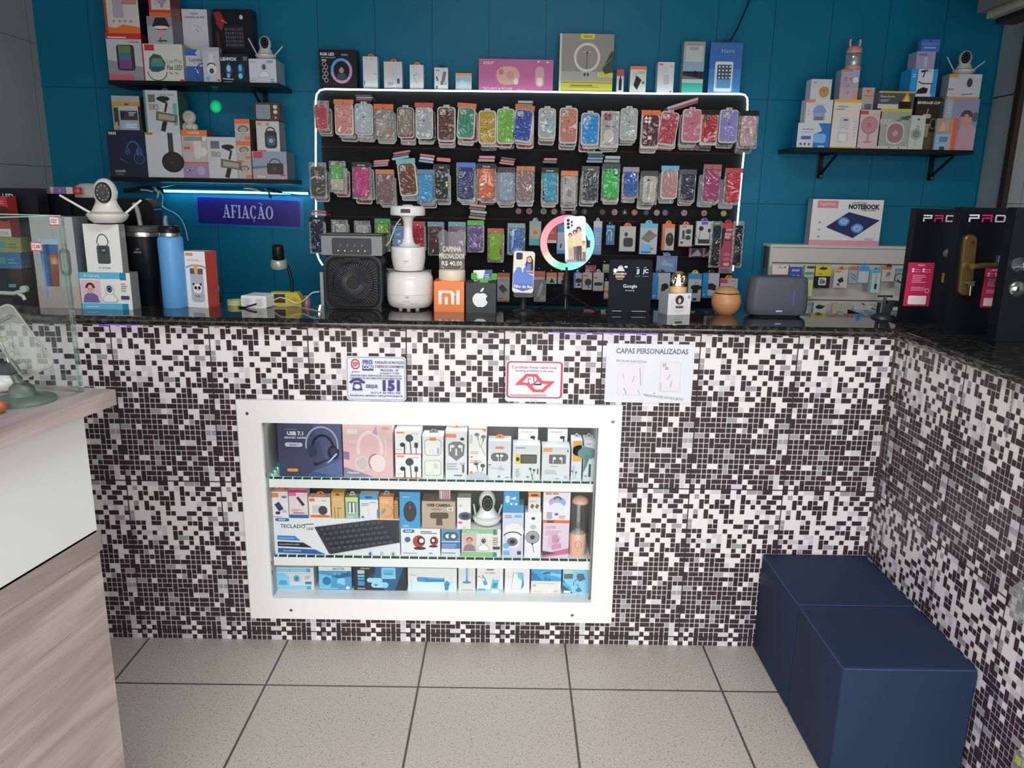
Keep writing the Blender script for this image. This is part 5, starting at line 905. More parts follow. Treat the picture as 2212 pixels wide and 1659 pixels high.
F('white and blue webcam clip box right of the tripod', 1239, 1257, 590, 622, 'a09fa2', [('r', 0, 0, .22, 1, '2c7ab0'), ('e', .6, .5, .22, .16, '333'), ('p', [(.4, .15), (.85, .15), (.7, .35)], '333')], '2c7ab0')
F('white box with a black round phone mount', 1258, 1279, 589, 626, 'a5a09c', [('r', .1, .78, .5, .86, 'a85838'), ('e', .6, .45, .2, .2, '3a3c40'), ('l', .6, .25, .75, .1, .05, '3a3c40')], '8c8c8c')
F('white box with a long black speaker bar', 1281, 1304, 589, 629, 'a8a4a0', [('r', .1, .68, .4, .78, 'b85a3c'), ('q', .1, .3, .92, .48, .08, '33363a'), ('r', 0, 0, 1, .04, 'b0603c')], '8c8c8c')
F('small orange and white box beside the black review stand', 1305, 1316, 608, 646, 'a59c96', [('r', 0, .35, 1, .5, 'b8602c'), ('r', 0, 0, 1, .1, 'b8602c')])
F('pink lettered box hanging below the lit ring', 1264, 1288, 573, 587, '7c2440', [('m', .1, .2, .9, .8, 2, 'b06080')], dy=.03)
F('small green and cream box above the bottom row', 1302, 1316, 571, 589, '8c8c6c', [('r', 0, 0, 1, .3, '6c7c4c')], dy=.03)
F('blue and white box of a black action mount left of the glass globe', 1409, 1447, 590, 647, 'a5a8aa', [('r', 0, 0, .34, 1, '2474ac'), ('r', .3, .85, .98, 1, 'a8a8a8'), ('e', .72, .5, .14, .12, '222'), ('e', .62, .38, .08, .1, '333'), ('l', .68, .38, .7, .12, .04, '333'), ('m', .05, .08, .28, .2, 2, '9cc')], '333')
F('blue and white box of a black action mount right of the glass globe', 1486, 1515, 591, 651, 'a5a7a9', [('r', 0, .8, 1, 1, '2c80b4'), ('e', .62, .5, .2, .1, '222'), ('r', .35, .3, .75, .45, '222'), ('r', .4, .04, .7, .12, '222'), ('m', .5, .66, .9, .7, 1, '667')], 'b0a83c')
F('wide blue and white box picturing a black clamp', 1517, 1553, 590, 644, '2474ac', [('r', .35, .1, 1, 1, 'a4a8aa'), ('p', [(.35, .35), (.8, .3), (.85, .5), (.6, .6), (.35, .58)], '26282c'), ('m', .05, .08, .28, .2, 2, '9cc')], '333')
F('white box with red label behind the wooden diffuser', 1555, 1593, 602, 641, 'a5a09c', [('r', 0, .75, .4, .98, 'a8343a'), ('m', .6, .85, .95, .95, 1, '9a6a5c')], 'c86428')

# hooks: metal rods of the slatted wall
for X, z, Y in HOOKS:
    MB().tube([(X, YP + .004, z), (X, Y + .012, z), (X, Y - .006, z + .002)], .0018, M_hook, 6).build('hook', panel, P0)
for s_ in SP:
    for ch in list(s_.children): bpy.data.objects.remove(ch)
    bpy.data.objects.remove(s_)

# ================================================================== THINGS ON THE GRANITE WORKTOP
ZK = 1.25
def base(px, py): return PZ(px, py, ZC)
def sz(px0, px1, py, Y): return PY(px1, py, Y).x - PY(px0, py, Y).x
def zat(px, py, Y): return PY(px, py, Y).z
G6 = 'boxed goods standing on the worktop'
# fan cooler
bp_ = base(763, 668); Y = bp_.y; w = sz(701, 826, 610, Y); X = (PY(701, 620, Y).x + PY(826, 620, Y).x) / 2; hz = zat(763, 550, Y) - ZC; hp = zat(763, 507, Y) - ZC
t = thing('fan_cooler', 'black desktop air cooler fan with a grey control panel on the worktop', 'fan', (X, Y, ZC)); K = mat('2b2d31', .3, k=1); K2 = mat('17181b', .3, k=1)
m_ = MB(); m_.loft([(0, rrect(w * .98, hz * .97, .03, 5, 0, hz / 2)), (.012, rrect(w, hz, .034, 5, 0, hz / 2 + .0)), (.12, rrect(w * .96, hz * .98, .034, 5, 0, hz / 2))], K, True, axis='y'); m_.box(-w * .47, w * .47, .01, .11, 0, hz * .5, K); m_.build('body', t)
m_ = MB(); pw = sz(693, 824, 528, Y); m_.loft([(-.008, rrect(pw, hp - hz + .004, .004, 3, 0, (hz + hp) / 2)), (.12, rrect(pw * .97, hp - hz, .004, 3, 0, (hz + hp) / 2))], mat('77797c', .35, k=1), False, axis='y')
hh = hp - hz; m_.loft([(-.0115, rrect(pw * .64, hh * .82, .006, 3, 0, hz + hh * .42)), (-.008, rrect(pw * .65, hh * .84, .006, 3, 0, hz + hh * .42))], mat('3a3b3f', .35, k=1), False, axis='y')
m_.box(-pw * .5, pw * .5, -.009, .12, hp - .004, hp + .001, mat('232427', .4, k=1))
art(m_, [('e', .28, .2, .035, .035, 'dfe2e4'), ('e', .39, .2, .035, .035, 'dfe2e4'), ('e', .5, .2, .025, .025, 'c0c4c8'), ('e', .61, .2, .035, .035, 'dfe2e4'), ('e', .72, .2, .035, .035, 'dfe2e4')] + [('m', .30 + .12 * i, .42, .34 + .12 * i, .56, 2, '6c6e72') for i in range(4)], -pw / 2, hz, pw, hh, -.0116); m_.build('control_panel', t)
fc = hz * .49; gr = w * .435
m_ = MB(); m_.loft([(-.001, rrect(gr * 2, gr * 2 * .94, .032, 6, 0, fc)), (.03, rrect(gr * 1.9, gr * 1.8, .03, 6, 0, fc))], mat('0a0a0c', .4, k=1), False, axis='y', cap0=False); m_.add([(a, -.0004, b) for a, b in rrect(gr * 1.98, gr * 1.86, .03, 6, 0, fc)], [tuple(range(28))], mat('08090a', .4, k=1)); m_.build('fan_recess', t)
m_ = MB(); n = 56; K3 = mat('3e4046', .15, k=1, spec=.8)
for i in range(n):
    a = 2 * pi * i / n; u, v = cos(a), sin(a); R0 = gr * .24; k = min(gr * .97 / max(abs(u), 1e-6), gr * .90 / max(abs(v), 1e-6)); k = min(k, gr * 1.16)
    p0 = Vector((u * R0, -.008, fc + v * R0)); p1 = Vector((u * k * .6, -.011, fc + v * k * .6)); p2 = Vector((u * k, -.002, fc + v * k)); m_.tube([p0, p1, p2], .0013, K3, 4)
for f_, yy in ((.52, -.0105), (.80, -.008)): m_.tube([(gr * f_ * cos(2 * pi * i / 40), yy, fc + gr * f_ * sin(2 * pi * i / 40)) for i in range(41)], .0013, K2, 4)
m_.lathe([(gr * .26, -.008), (gr * .24, -.012)], K2, (0, 0, fc), 24, axis='y')
rr_ = rrect(gr * 2.06, gr * 1.94, .034, 6, 0, fc); m_.tube([(a, -.002, b) for a, b in rr_ + rr_[:1]], .0035, K2, 6); m_.box(-gr * .3, gr * .3, -.006, .002, fc + gr * .9, fc + gr * .98, K2); g = m_.build('grille', t)
m_ = MB()
for i in range(7):
    a = 2 * pi * i / 7; vs = []
    for r_, da in ((.2, 0), (.85, .15), (.85, .62), (.2, .5)): vs.append((gr * r_ * cos(a + da), .002 + (.008 if da > .3 else 0), fc + gr * r_ * sin(a + da)))
    m_.add(vs, [(0, 1, 2, 3)], mat('a8a9ae' if i in (2, 3, 5) else '55565c', .2, .3, k=1))  # three blades coloured lighter as painted highlights
m_.build('fan_blades', t)
# white strip device behind the fan
m_ = MB(); p = PY(697, 650, 2.655); m_.loft([(0, rrect(.012, .006, .002)), (.115, rrect(.012, .006, .002))], mat('a8a8a0', .4, k=1), False); m_.build('white_stick', None, (p.x, 2.655, ZC), **T('narrow white upright stick device behind the left edge of the fan cooler', 'device'))

# lower humidifier
WH = mat('e9e7e4', .22, k=1.0); WH2 = mat('c9c7c6', .3, k=1)
bp_ = base(881, 672); Y = bp_.y; w = sz(829, 932, 630, Y); H = zat(881, 594, Y) - ZC; r = w / 2
t = thing('white_humidifier', 'large white rounded drum humidifier at the bottom of the white stack', 'humidifier', (PY(880.5, 630, Y).x, Y + r * .9, ZC)); f = .007
m_ = MB(); m_.lathe([(r * .80, f), (r * .93, f + H * .07), (r * .985, f + H * .2), (r, f + H * .38)], WH, n=40, caps=True); m_.build('lower_tank', t)
m_ = MB(); m_.lathe([(r, f + H * .385), (r * .995, f + H * .62), (r * .965, f + H * .83), (r * .89, f + H * .94), (r * .72, f + H * .985), (.001, f + H)], WH, n=40); m_.build('upper_cover', t)
m_ = MB(); m_.lathe([(r * .35, f + H * .99), (r * .33, f + H + .003)], mat('c87a78', .4, k=1), n=24); m_.build('nozzle', t)
for a in (-55, -90, -125, 60, 120): MB().lathe([(.007, 0), (.007, f + .004)], WH2, (r * .62 * cos(radians(a)), r * .62 * sin(radians(a)), 0), 10).build('foot', t)
m_ = MB(); art(m_, [('t', 'HEY', .5, .75, .12, '55565a', .2, .02), ('m', .3, .42, .7, .5, 1, '999'), ('m', .05, .2, .3, .3, 1, '999'), ('l', .6, .2, .95, .2, .02, '888'), ('l', .72, .1, .72, .35, .02, '888'), ('l', .9, .1, .9, .35, .02, '888')], -.035, f + H * .07, .07, .042, -r - .0005); m_.build('printed_marks', t)
Htop1 = ZC + f + H + .003
# its warm-red night light at the right side
# upper humidifier
Y2 = Y + r * .9 - .055; w2 = sz(840, 915, 560, Y2); r2 = w2 / 2; z1 = zat(878, 535, Y2) - Htop1
t = thing('waterdrop_humidifier', 'white humidifier with slim neck and display cap, on top of the drum humidifier', 'humidifier', (PY(877.5, 560, Y2).x, Y2 + r2, Htop1))
m_ = MB(); m_.lathe([(r2 * .80, 0), (r2 * .88, .004), (r2 * .94, .02), (r2, z1 * .55), (r2 * 1.0, z1 - .002), (r2 * .985, z1)], WH, n=40); tk = m_.build('tank', t)
m_ = MB(); art(m_, [('t', 'XIAOU', .5, .5, .5, '77787c', .9, .02)], -.014, z1 * .38, .028, .007, -r2 - .0004); m_.build('printed_name', tk)
zc1 = zat(878, 466, Y2) - Htop1; zc2 = zat(878, 444, Y2) - Htop1
m_ = MB(); m_.lathe([(r2 * .68, z1 + .0005), (r2 * .52, z1 + .004), (r2 * .36, z1 + .014), (r2 * .285, z1 + .03), (r2 * .265, z1 + .05), (r2 * .27, zc1 - .022), (r2 * .34, zc1 - .008), (r2 * .55, zc1 - .001), (r2 * .7, zc1 + .0005)], WH, n=32); m_.build('neck', t)
r3 = sz(836, 913, 456, Y2) / 2
m_ = MB(); m_.lathe([(r3 * .97, zc1), (r3, zc1 + .004), (r3 * .985, zc2 - .008), (r3 * .93, zc2 - .003), (r3 * .3, zc2 - .001), (r3 * .28, zc2 + .002), (.001, zc2 + .0025)], WH, n=40); cp = m_.build('cap', t)
m_ = MB(); m_.loft([(-r3 - .0012, rrect(.031, .0125, .0015, 3, -.0, (zc1 + zc2) / 2 - .001)), (-r3 + .008, rrect(.031, .0125, .0015, 3, 0, (zc1 + zc2) / 2 - .001))], mat('33322f', .15, k=1), False, axis='y'); m_.build('display', cp)
pts = [PY(866, 472, Y2 + .02), PY(856, 484, Y2 + .03), PY(848, 505, Y2 + .035), PY(842, 522, Y2 + .04), PY(834, 531, Y2 + .05)]
L0 = Vector(t.location); MB().tube([tuple(p - L0) for p in pts], .0016, WH, 6).build('water_hose', t)

# orange emblem cube, cream lamp base with the clear sign
ZK = 1.15
bp_ = base(970, 674); Y = bp_.y; w = sz(937, 1003, 640, Y); H = zat(970, 608, Y) - ZC
t_o = MB(); t_o.loft([(0, rrect(w, w, .002, 2)), (H, rrect(w, w, .002, 2))], mat('e8721c', .3), False)
art(t_o, [('p', [(.155, .25), (.26, .25), (.26, .62), (.53, .62), (.53, .70), (.155, .70)], 'f2f2f6'), ('r', .155, .25, .26, .66, 'f2f2f6'), ('a', .53, .54, .165, .165, .165, 0, 90, 'f2f2f6'), ('r', .53, .25, .665, .56, 'f2f2f6'), ('a', .48, .52, .09, .1, .09, 0, 90, 'e8721c'), ('r', .26, .52, .48, .62, 'e8721c'), ('r', .26, .25, .57, .52, 'e8721c'), ('r', .36, .25, .46, .50, 'f2f2f6'), ('r', .74, .25, .85, .72, 'f2f2f6')], -w / 2, 0, w, H, -w / 2 - .0002)
Xo = PY(970, 640, Y).x; t_o.build('logo_cube', None, (Xo, Y + w / 2, ZC), **T('orange cube with two white logo letters beside the white humidifiers', 'display cube'))
zt = ZC + H; Yb = Y + w / 2; r = sz(946, 1004, 597, Yb - .03) / 2; Xc = PY(975, 597, Yb - .03).x; h1 = zat(975, 584, Yb - .03) - zt
t = thing('acrylic_lamp', 'clear bear-shaped acrylic sign CAPINHA PERSONALIZADA on a cream round base', 'sign', (Xc, Yb, zt)); CR = mat('dccdb8', .35)
MB().lathe([(r * .96, 0), (r, .003), (r, h1 - .005), (r * .96, h1), (.001, h1 + .0005)], CR, n=32).build('base', t)
Ya = Yb - .0; hs = zat(975, 496, Ya) - zt - h1; ws = sz(946, 1006, 540, Ya)
o = []; hw = ws / 2
for i in range(0, 9): a = radians(-30 + 170 * i / 8); o.append((hw * .62 + hw * .40 * cos(a), hs - hw * .42 + hw * .42 * sin(a)))
o = [(hw * .92, 0), (hw * .92, hs * .55)] + o; o = o + [(-x, z) for x, z in o[::-1]]
m_ = MB(); m_.loft([(-.002, o), (.002, o)], glassy('acrylic', (.86, .88, .88), .03, .03), False, axis='y', at=(0, 0, h1)); pl = m_.build('acrylic_plate', t)
m_ = MB(); yk = dict(rough=.4)
art(m_, [('t', "CAPINHA", .5, .52, .13, 'f0d8c0', .66, .012), ('t', 'PERSONALIZADA', .5, .34, .12, 'f0d8c0', .92, .012), ('t', 'R$ 40,00', .5, .16, .11, 'f0d8c0', .74, .012), ('l', .12, .08, .22, .03, .012, 'f0d8c0'), ('l', .9, .1, .8, .03, .012, 'f0d8c0'), ('l', .1, .62, .15, .68, .012, 'f0d8c0'), ('l', .9, .62, .85, .68, .012, 'f0d8c0')], -ws / 2, h1, ws, hs, -.0022, kw=yk); m_.build('white_lettering', pl)
# black apple cube
bp_ = base(1038, 676); Y = bp_.y; w = sz(1006, 1072, 645, Y); H = zat(1038, 612, Y) - ZC
m_ = MB(); m_.loft([(0, rrect(w, w, .002, 2)), (H, rrect(w, w, .002, 2))], mat('34373b', .35), False)
ap = []
for i in range(40):
    a = 2 * pi * i / 40; x, z = cos(a), sin(a); rr_ = .60 + .05 * abs(cos(a)); 
    if abs(a - pi / 2) < .5: rr_ -= .10 * (1 - abs(a - pi / 2) / .5)
    if abs(a - 3 * pi / 2) < .3: rr_ -= .05 * (1 - abs(a - 3 * pi / 2) / .3)
    ap.append((x * rr_ * .98 * (1 - .12 * (z < 0) * abs(z)), z * rr_))
art(m_, [('g', [('p', ap, 'f2f4fa'), ('e', .68, .08, .24, .24, '34373b'), ('p', [(-.02, .62), (.02, .8), (.14, .94), (.28, 1.0), (.26, .84), (.16, .70)], 'f2f4fa')], .48, .44, .42)], -w / 2, 0, w, H, -w / 2 - .0002)
m_.build('logo_cube', None, (PY(1039, 645, Y).x, Y + w / 2, ZC), **T('dark grey cube with a white bitten apple emblem', 'display cube'))
zt = ZC + H; Yh = Y + w / 2
t = thing('card_holder', 'small green two-handed card holder on the dark grey cube', 'card holder', (PY(1046, 600, Yh).x, Yh, zt)); GR = mat('54b43c', .4)
m_ = MB(); m_.box(-.014, .014, -.02, .02, 0, .006, GR); m_.tube([(-.036, 0, .014), (-.02, 0, .006), (.02, 0, .006), (.036, 0, .014)], .004, GR, 8); m_.build('base', t)
for s_ in (-1, 1):
    m_ = MB(); m_.loft([(-.008, rrect(.019, .022, .005, 4, 0, .018)), (.008, rrect(.018, .021, .005, 4, 0, .018))], GR, True, axis='y', at=(s_ * .034, 0, 0))
    for k in range(4): m_.tube([(s_ * .034 - .008, -.0105, .011 + .0052 * k), (s_ * .034 + .008, -.0105, .011 + .0052 * k)], .0026, GR, 6)
    m_.build('hand', t)
m_ = MB(); m_.box(-.032, .032, .010, .0106, .0, .038, mat('e6e8f2', .4)); art(m_, [('r', .5, 0, 1, 1, '33478a'), ('p', [(.5, 1), (.62, 1), (.5, .3)], 'e6e8f2'), ('m', .56, .1, .95, .7, 4, 'c0c8e0')], -.032, 0, .064, .038, .010); m_.build('business_card', None, (PY(1044, 597, Yh).x, Yh, zt), (0, radians(-3), 0), **T('blue and white business card held by the small green hands', 'card'))

# phone on a stand
bp_ = base(1130, 679); Y = bp_.y; r = sz(1105, 1154, 675, Y) / 2
t = thing('phone_stand', 'black round-based phone stand holding the blue printed case', 'phone stand', (bp_.x, Y + r, ZC)); K = mat('26272b', .35, k=1)
MB().lathe([(r, 0), (r, .006), (r * .8, .010), (r * .3, .012), (.001, .012)], K, n=28).build('base', t)
Yp = Y + .02; zn = zat(1130, 633, Yp) - ZC
m_ = MB(); m_.lathe([(.014, .011), (.011, .018), (.009, zn - .02), (.012, zn - .01)], K); m_.build('stem', t)
m_ = MB(); m_.loft([(-.016 - r + .025, rrect(.066, .022, .008, 4, 0, zn - .002)), (.02, rrect(.05, .022, .008, 4, 0, zn - .004))], mat('55585a', .4, k=1), True, axis='y'); m_.build('cradle', t)
w = sz(1108, 1154, 588, Yp - .015); h = zat(1131, 543, Yp - .015) - zat(1131, 633, Yp - .015); Yq = Yp - .03
m_ = MB(); m_.loft([(0, rrect(w - .003, h - .003, .009)), (.001, rrect(w, h, .010)), (.010, rrect(w, h, .010))], mat('cfcabf', .2, coat=.6), False, axis='y')
art(m_, [('q', .02, .01, .98, .99, .06, 'd8cfc4'), ('p', [(.03, .45), (.2, .62), (.5, .6), (.6, .5), (.97, .42), (.97, .12), (.5, .05), (.03, .12)], '4a72c4'), ('p', [(.03, .12), (.5, .04), (.97, .12), (.97, .22), (.03, .22)], '3560b4'), ('p', [(.5, .62), (.62, .78), (.85, .78), (.95, .6), (.97, .46), (.55, .50)], '4a68b0'),
    ('p', [(.58, .6), (.62, .86), (.8, .9), (.92, .8), (.95, .6), (.85, .5), (.82, .7), (.68, .72)], '4a2f28'), ('e', .74, .8, .055, .065, 'cf9a80'), ('l', .6, .53, .92, .53, .03, 'c89078'), ('q', .13, .8, .42, .96, .03, '1a1c34'), ('q', .15, .81, .40, .95, .025, '262a50'), ('t', 'Y', .45, .58, .14, 'e4e6f0', .3, .03), ('t', 'Filho do Rei', .5, .16, .07, 'eef0f4', .86, .03),
    ('l', .1, .35, .5, .3, .008, '7c9cdc'), ('l', .2, .45, .6, .38, .008, '7c9cdc'), ('l', .35, .26, .9, .33, .008, '7c9cdc')], -w / 2, -h / 2, w, h, 0)
m_.build('phone_case', None, (PY(1131, 588, Yq).x, Yq, zat(1131, 588, Yq)), (0, radians(1.5), 0), **T('printed phone case with a smiling woman in blue and the words Filho do Rei', 'phone case'))

# ring light on tripod
bp_ = base(1228, 684); YR_ = bp_.y + .04; cz = PY(1225.5, 524.5, YR_); rx = sz(1165.5, 1285.5, 524, YR_) / 2; ri = rx * .735
t = thing('ring_light', 'glowing multicolour ring light on a small black tripod on the worktop', 'ring light', (cz.x, YR_, ZC))
zc_ = cz.z - ZC; K = mat('1d1e21', .35, k=1)
mm, nt, b, N, L = nodes_mat('rainbow_ring', .3)
tc = N('TexCoord'); gr_ = N('TexGradient', gradient_type='RADIAL'); mp = N('Mapping'); mp.inputs['Rotation'].default_value = (radians(-90), 0, pi); L(tc.outputs['Object'], mp.inputs[0]); L(mp.outputs[0], gr_.inputs[0])
# the radial ramp starts at the right (+x) and runs counter-clockwise as seen from the front
rp = ramp(N, [(0.0, (.25, .85, 1.0)), (0.07, (.2, .8, 1.0)), (0.21, (.30, .80, 1.0)), (0.25, (1.0, .22, .42)), (0.33, (1.0, .16, .30)), (0.45, (1.0, .30, .36)), (0.56, (1.0, .32, .32)), (0.61, (.95, .85, .45)), (0.65, (.5, .95, .75)), (0.70, (.10, .95, .35)), (0.745, (.12, .85, .62)), (0.82, (.25, .88, 1.0)), (0.9, (.3, .9, 1.0)), (1.0, (.25, .85, 1.0))])
L(gr_.outputs['Fac'], rp.inputs[0]); L(rp.outputs[0], b.inputs['Emission Color']); b.inputs['Emission Strength'].default_value = 1.05; b.inputs['Base Color'].default_value = (.05, .05, .05, 1)
def ring(mb, r0, r1, y0, y1, m, n=64):
    pr = [(r1, y0), (r1, y1), (r0, y1), (r0, y0)]; vs = []; 
    for i in range(n):
        a = 2 * pi * i / n
        for r_, y in pr: vs.append((r_ * cos(a), y, r_ * sin(a)))
    mb.add(vs, [(i * 4 + j, ((i + 1) % n) * 4 + j, ((i + 1) % n) * 4 + (j + 1) % 4, i * 4 + (j + 1) % 4) for i in range(n) for j in range(4)], m, False)
m_ = MB(); ring(m_, ri - .002, rx, -.001, .014, K); m_.build('housing', t, (0, 0, zc_))
m_ = MB(); ring(m_, ri, rx - .002, -.006, -.0012, mm); m_.build('light_diffuser', t, (0, 0, zc_))
m_ = MB(); zt_ = zat(1228, 590, YR_) - ZC; zb_ = zat(1228, 636, YR_) - ZC
m_.lathe([(.007, zt_ + .02), (.008, zt_ - .012)], K); m_.lathe([(.011, zb_), (.013, zb_ + .012), (.013, zt_ - .03), (.009, zt_ - .02), (.012, zt_ - .014), (.008, zt_ - .006)], K); m_.lathe([(.0025, .02), (.0025, zb_)], mat('6a6c70', .25, .8, k=1)); m_.build('tripod_column', t)
for px, py in ((1163, 669), (1290, 675), (1229, 690)):
    e = base(px, py) - Vector((cz.x, YR_, ZC)); m_ = MB(); m_.tube([(0, 0, zb_ + .006), tuple(e + Vector((0, 0, .003)))], .0032, K, 6); m_.build('tripod_leg', t)
m_ = MB(); ph = zat(1243, 520, YR_ - .03); m_.box(sz(1225, 1218, 520, YR_), sz(1225, 1272, 520, YR_), -.018, -.008, zc_ - .012, zc_ + .010, K); m_.box(sz(1225, 1266, 520, YR_), sz(1225, 1272, 520, YR_), -.034, -.008, zc_ - .012, zc_ + .010, K); m_.build('phone_clamp', t)
Yq = YR_ - .034; w = sz(1219, 1266, 518, Yq); h = zat(1243, 468, Yq) - zat(1243, 569, Yq)
m_ = MB(); m_.loft([(0, rrect(w - .003, h - .003, .008)), (.001, rrect(w, h, .010)), (.010, rrect(w, h, .010))], mat('d9d9e2', .2, coat=.5), False, axis='y')
pp = [('q', .08, .74, .40, .97, .03, 'd2d2da')] + [('e', .19, .92 - .075 * i, .032, .032, '1a1a1e') for i in range(3)] + [('e', .35, .88, .022, .022, '222'), ('e', .36, .81, .022, .022, '333')]
def fig(x, y0, y1, wd, hair, top, leg):
    H_ = y1 - y0; return [('e', x, y1 - H_ * .06, H_ * .075, H_ * .085, hair), ('e', x, y1 - H_ * .09, H_ * .05, H_ * .065, 'd0a080'), ('p', [(x - wd, y0 + H_ * .42), (x + wd, y0 + H_ * .42), (x + wd * .9, y1 - H_ * .18), (x - wd * .9, y1 - H_ * .18)], top), ('p', [(x - wd * .8, y0 + H_ * .45), (x + wd * .8, y0 + H_ * .45), (x + wd * .75, y0), (x + wd * .15, y0), (x, y0 + H_ * .35), (x - wd * .15, y0), (x - wd * .75, y0)], leg)]
pp += fig(.27, .08, .64, .13, '4a342a', 'cfc488', 'c89c7c') + fig(.48, .08, .70, .10, '5a3c2c', 'e0c8a8', '5c5560') + fig(.66, .05, .76, .14, '2c2420', 'dcc49c', '4c4a50') + fig(.88, .05, .46, .09, '6a4c38', 'dcc8a0', '77604c')
art(m_, [('r', .05, .02, .95, .08, '8c8a92')] + pp, -w / 2, -h / 2, w, h, 0)
m_.build('phone_case', None, (PY(1243, 518, Yq).x, Yq, zat(1243, 518, Yq)), (0, radians(-3.5), 0), **T('white phone case printed with a standing family of four, held on the ring light', 'phone case'))

# review stand (no qr codes)
bp_ = base(1361, 678); Y = bp_.y; w = sz(1316, 1408, 615, Y); H = zat(1361, 561, Y) - ZC; NV = '16202f'
m_ = MB(); m_.loft([(-.002, rrect(w, H, .010, 5, 0, H / 2)), (.0035, rrect(w, H, .010, 5, 0, H / 2))], mat('0d1521', .45, k=1, spec=.12), False, axis='y')
Wt = 'e8eaee'
art(m_, [('t', 'Google', .5, .52, .062, Wt, .42, .012)] + [('e', .41 + .045 * i, .435, .010, .010, Wt) for i in range(5)] + [('e', .26, .85, .045, .05, 'c89468'), ('p', [(.16, .79), (.36, .79), (.3, .87), (.2, .87)], 'd8dce4'), ('e', .13, .80, .035, .04, Wt), ('e', .38, .87, .03, .02, Wt), ('t', 'CHAVEIRO', .245, .745, .035, Wt, .32, .03), ('q', .14, .67, .36, .715, .02, 'c89a50'), ('t', '73.99-100', .24, .645, .02, Wt, .22), ('t', 'JJ', .66, .80, .07, Wt, .13, .03), ('t', 'JC', .84, .80, .07, Wt, .13, .03), ('m', .6, .70, .72, .715, 1, 'b0b4bc'), ('m', .78, .70, .92, .715, 1, 'b0b4bc'), ('m', .62, .86, .7, .88, 1, Wt), ('m', .8, .86, .88, .88, 1, Wt), ('m', .1, .05, .45, .075, 1, 'b0b4bc'), ('m', .56, .05, .9, .075, 1, 'b0b4bc')], -w / 2, 0, w, H, -.002, kw=dict(rough=.4, k=1))
st = thing('review_stand', 'dark navy upright review stand with white lettering on the worktop', 'sign', (PY(1361, 615, Y).x, Y, ZC)); o = m_.build('sign_plate', st); MB().box(-w * .5, w * .5, -.004, .055, 0, .004, mat('0d1521', .45, k=1, spec=.12)).build('foot_plate', st)

# globe on its white box
ZK = 1.15
bp_ = base(1468, 680); Y = bp_.y
zt = pbox('globe_box', 'small white box printed with a brown light globe, beneath the real one', 'product box', 1441, 1494, 634, 680, Y, .068, 'e2e3e6', [('e', .5, .5, .42, .42, 'c9ccd2'), ('e', .5, .5, .40, .40, 'd8dade'), ('e', .5, .70, .22, .22, '463632'), ('e', .5, .66, .08, .12, 'd8c8b0'), ('r', .34, .31, .67, .42, '6c4a3c'), ('q', .85, .76, .95, .9, .02, '9a9aa0'), ('m', .3, .2, .75, .24, 1, 'aaa')], side='a9abb2', zb=ZC, rot=16, group=G6)
Yg = Y + .032; r = sz(1448, 1484, 628, Yg) / 2; X = PY(1466, 615, Yg).x
t = thing('light_globe', 'small glass globe lamp with golden light and wooden base on the white box', 'lamp', (X, Yg + .005, zt)); zb_ = zat(1466, 620, Yg) - zt
MB().lathe([(r * 1.0, 0), (r * 1.02, .002), (r * 1.02, zb_ - .002), (r * .98, zb_), (.001, zb_)], mat('d8b07c', .4), n=28).build('wooden_base', t)
rg = r * 1.0; m_ = MB(); m_.ell((0, 0, zb_ + rg * .9), rg, rg, rg, glassy('globe_glass', (.93, .95, .95), .16, .02), 28, 18, z0=-.85); m_.build('glass_sphere', t)
m_ = MB(); em = emitter('golden_glow', (1, .62, .22), 9); rn = random.Random(4)
m_.lathe([(.010, zb_ + .004), (.007, zb_ + .018), (.004, zb_ + .030), (.001, zb_ + .036)], emitter('warm_core', (1, .8, .5), 6), n=10)
for _ in range(26):
    a, b_ = rn.uniform(0, 6.28), rn.uniform(-.8, .8); d = Vector((cos(a) * cos(b_), sin(a) * cos(b_), sin(b_))) * rg * .72; m_.ell((d.x, d.y, d.z + zb_ + rg * .9), .0011, .0011, .0011, em, 6, 4)
m_.build('glowing_filament', t)
m_ = MB(); m_.lathe([(rg * .60, zb_ + rg * 1.68), (rg * .40, zb_ + rg * 1.80), (.001, zb_ + rg * 1.86)], mat('c8a860', .3), n=20, caps=False)
m_.build('painted_dome', t)
# wooden diffuser
bp_ = base(1570, 681); Y = bp_.y; r = sz(1538, 1601, 650, Y + .03) / 2; X = PY(1569.5, 650, Y + .03).x; WD = mat('c08a5c', .4, k=1.0)
t = thing('wooden_diffuser', 'round light-wood aroma diffuser with domed lid on the worktop', 'diffuser', (X, Y + r * .7, ZC))
H1 = zat(1570, 634, Y + .03) - ZC; H2 = zat(1570, 619, Y + .03) - ZC
MB().lathe([(r * .55, 0), (r * .60, .002), (r * .86, H1 * .22), (r * .99, H1 * .5), (r * 1.0, H1 * .68), (r * .93, H1 * .9), (r * .84, H1)], WD, n=36).build('bowl', t)
MB().lathe([(r * .80, H1 + .0005), (r * .78, H1 + .003)], mat('3a2015', .5, k=1), n=36).build('dark_groove', t)
MB().lathe([(r * .84, H1 + .0035), (r * .74, H1 + (H2 - H1) * .5), (r * .5, H2 - .003), (r * .2, H2), (.001, H2)], WD, n=36).build('lid', t)
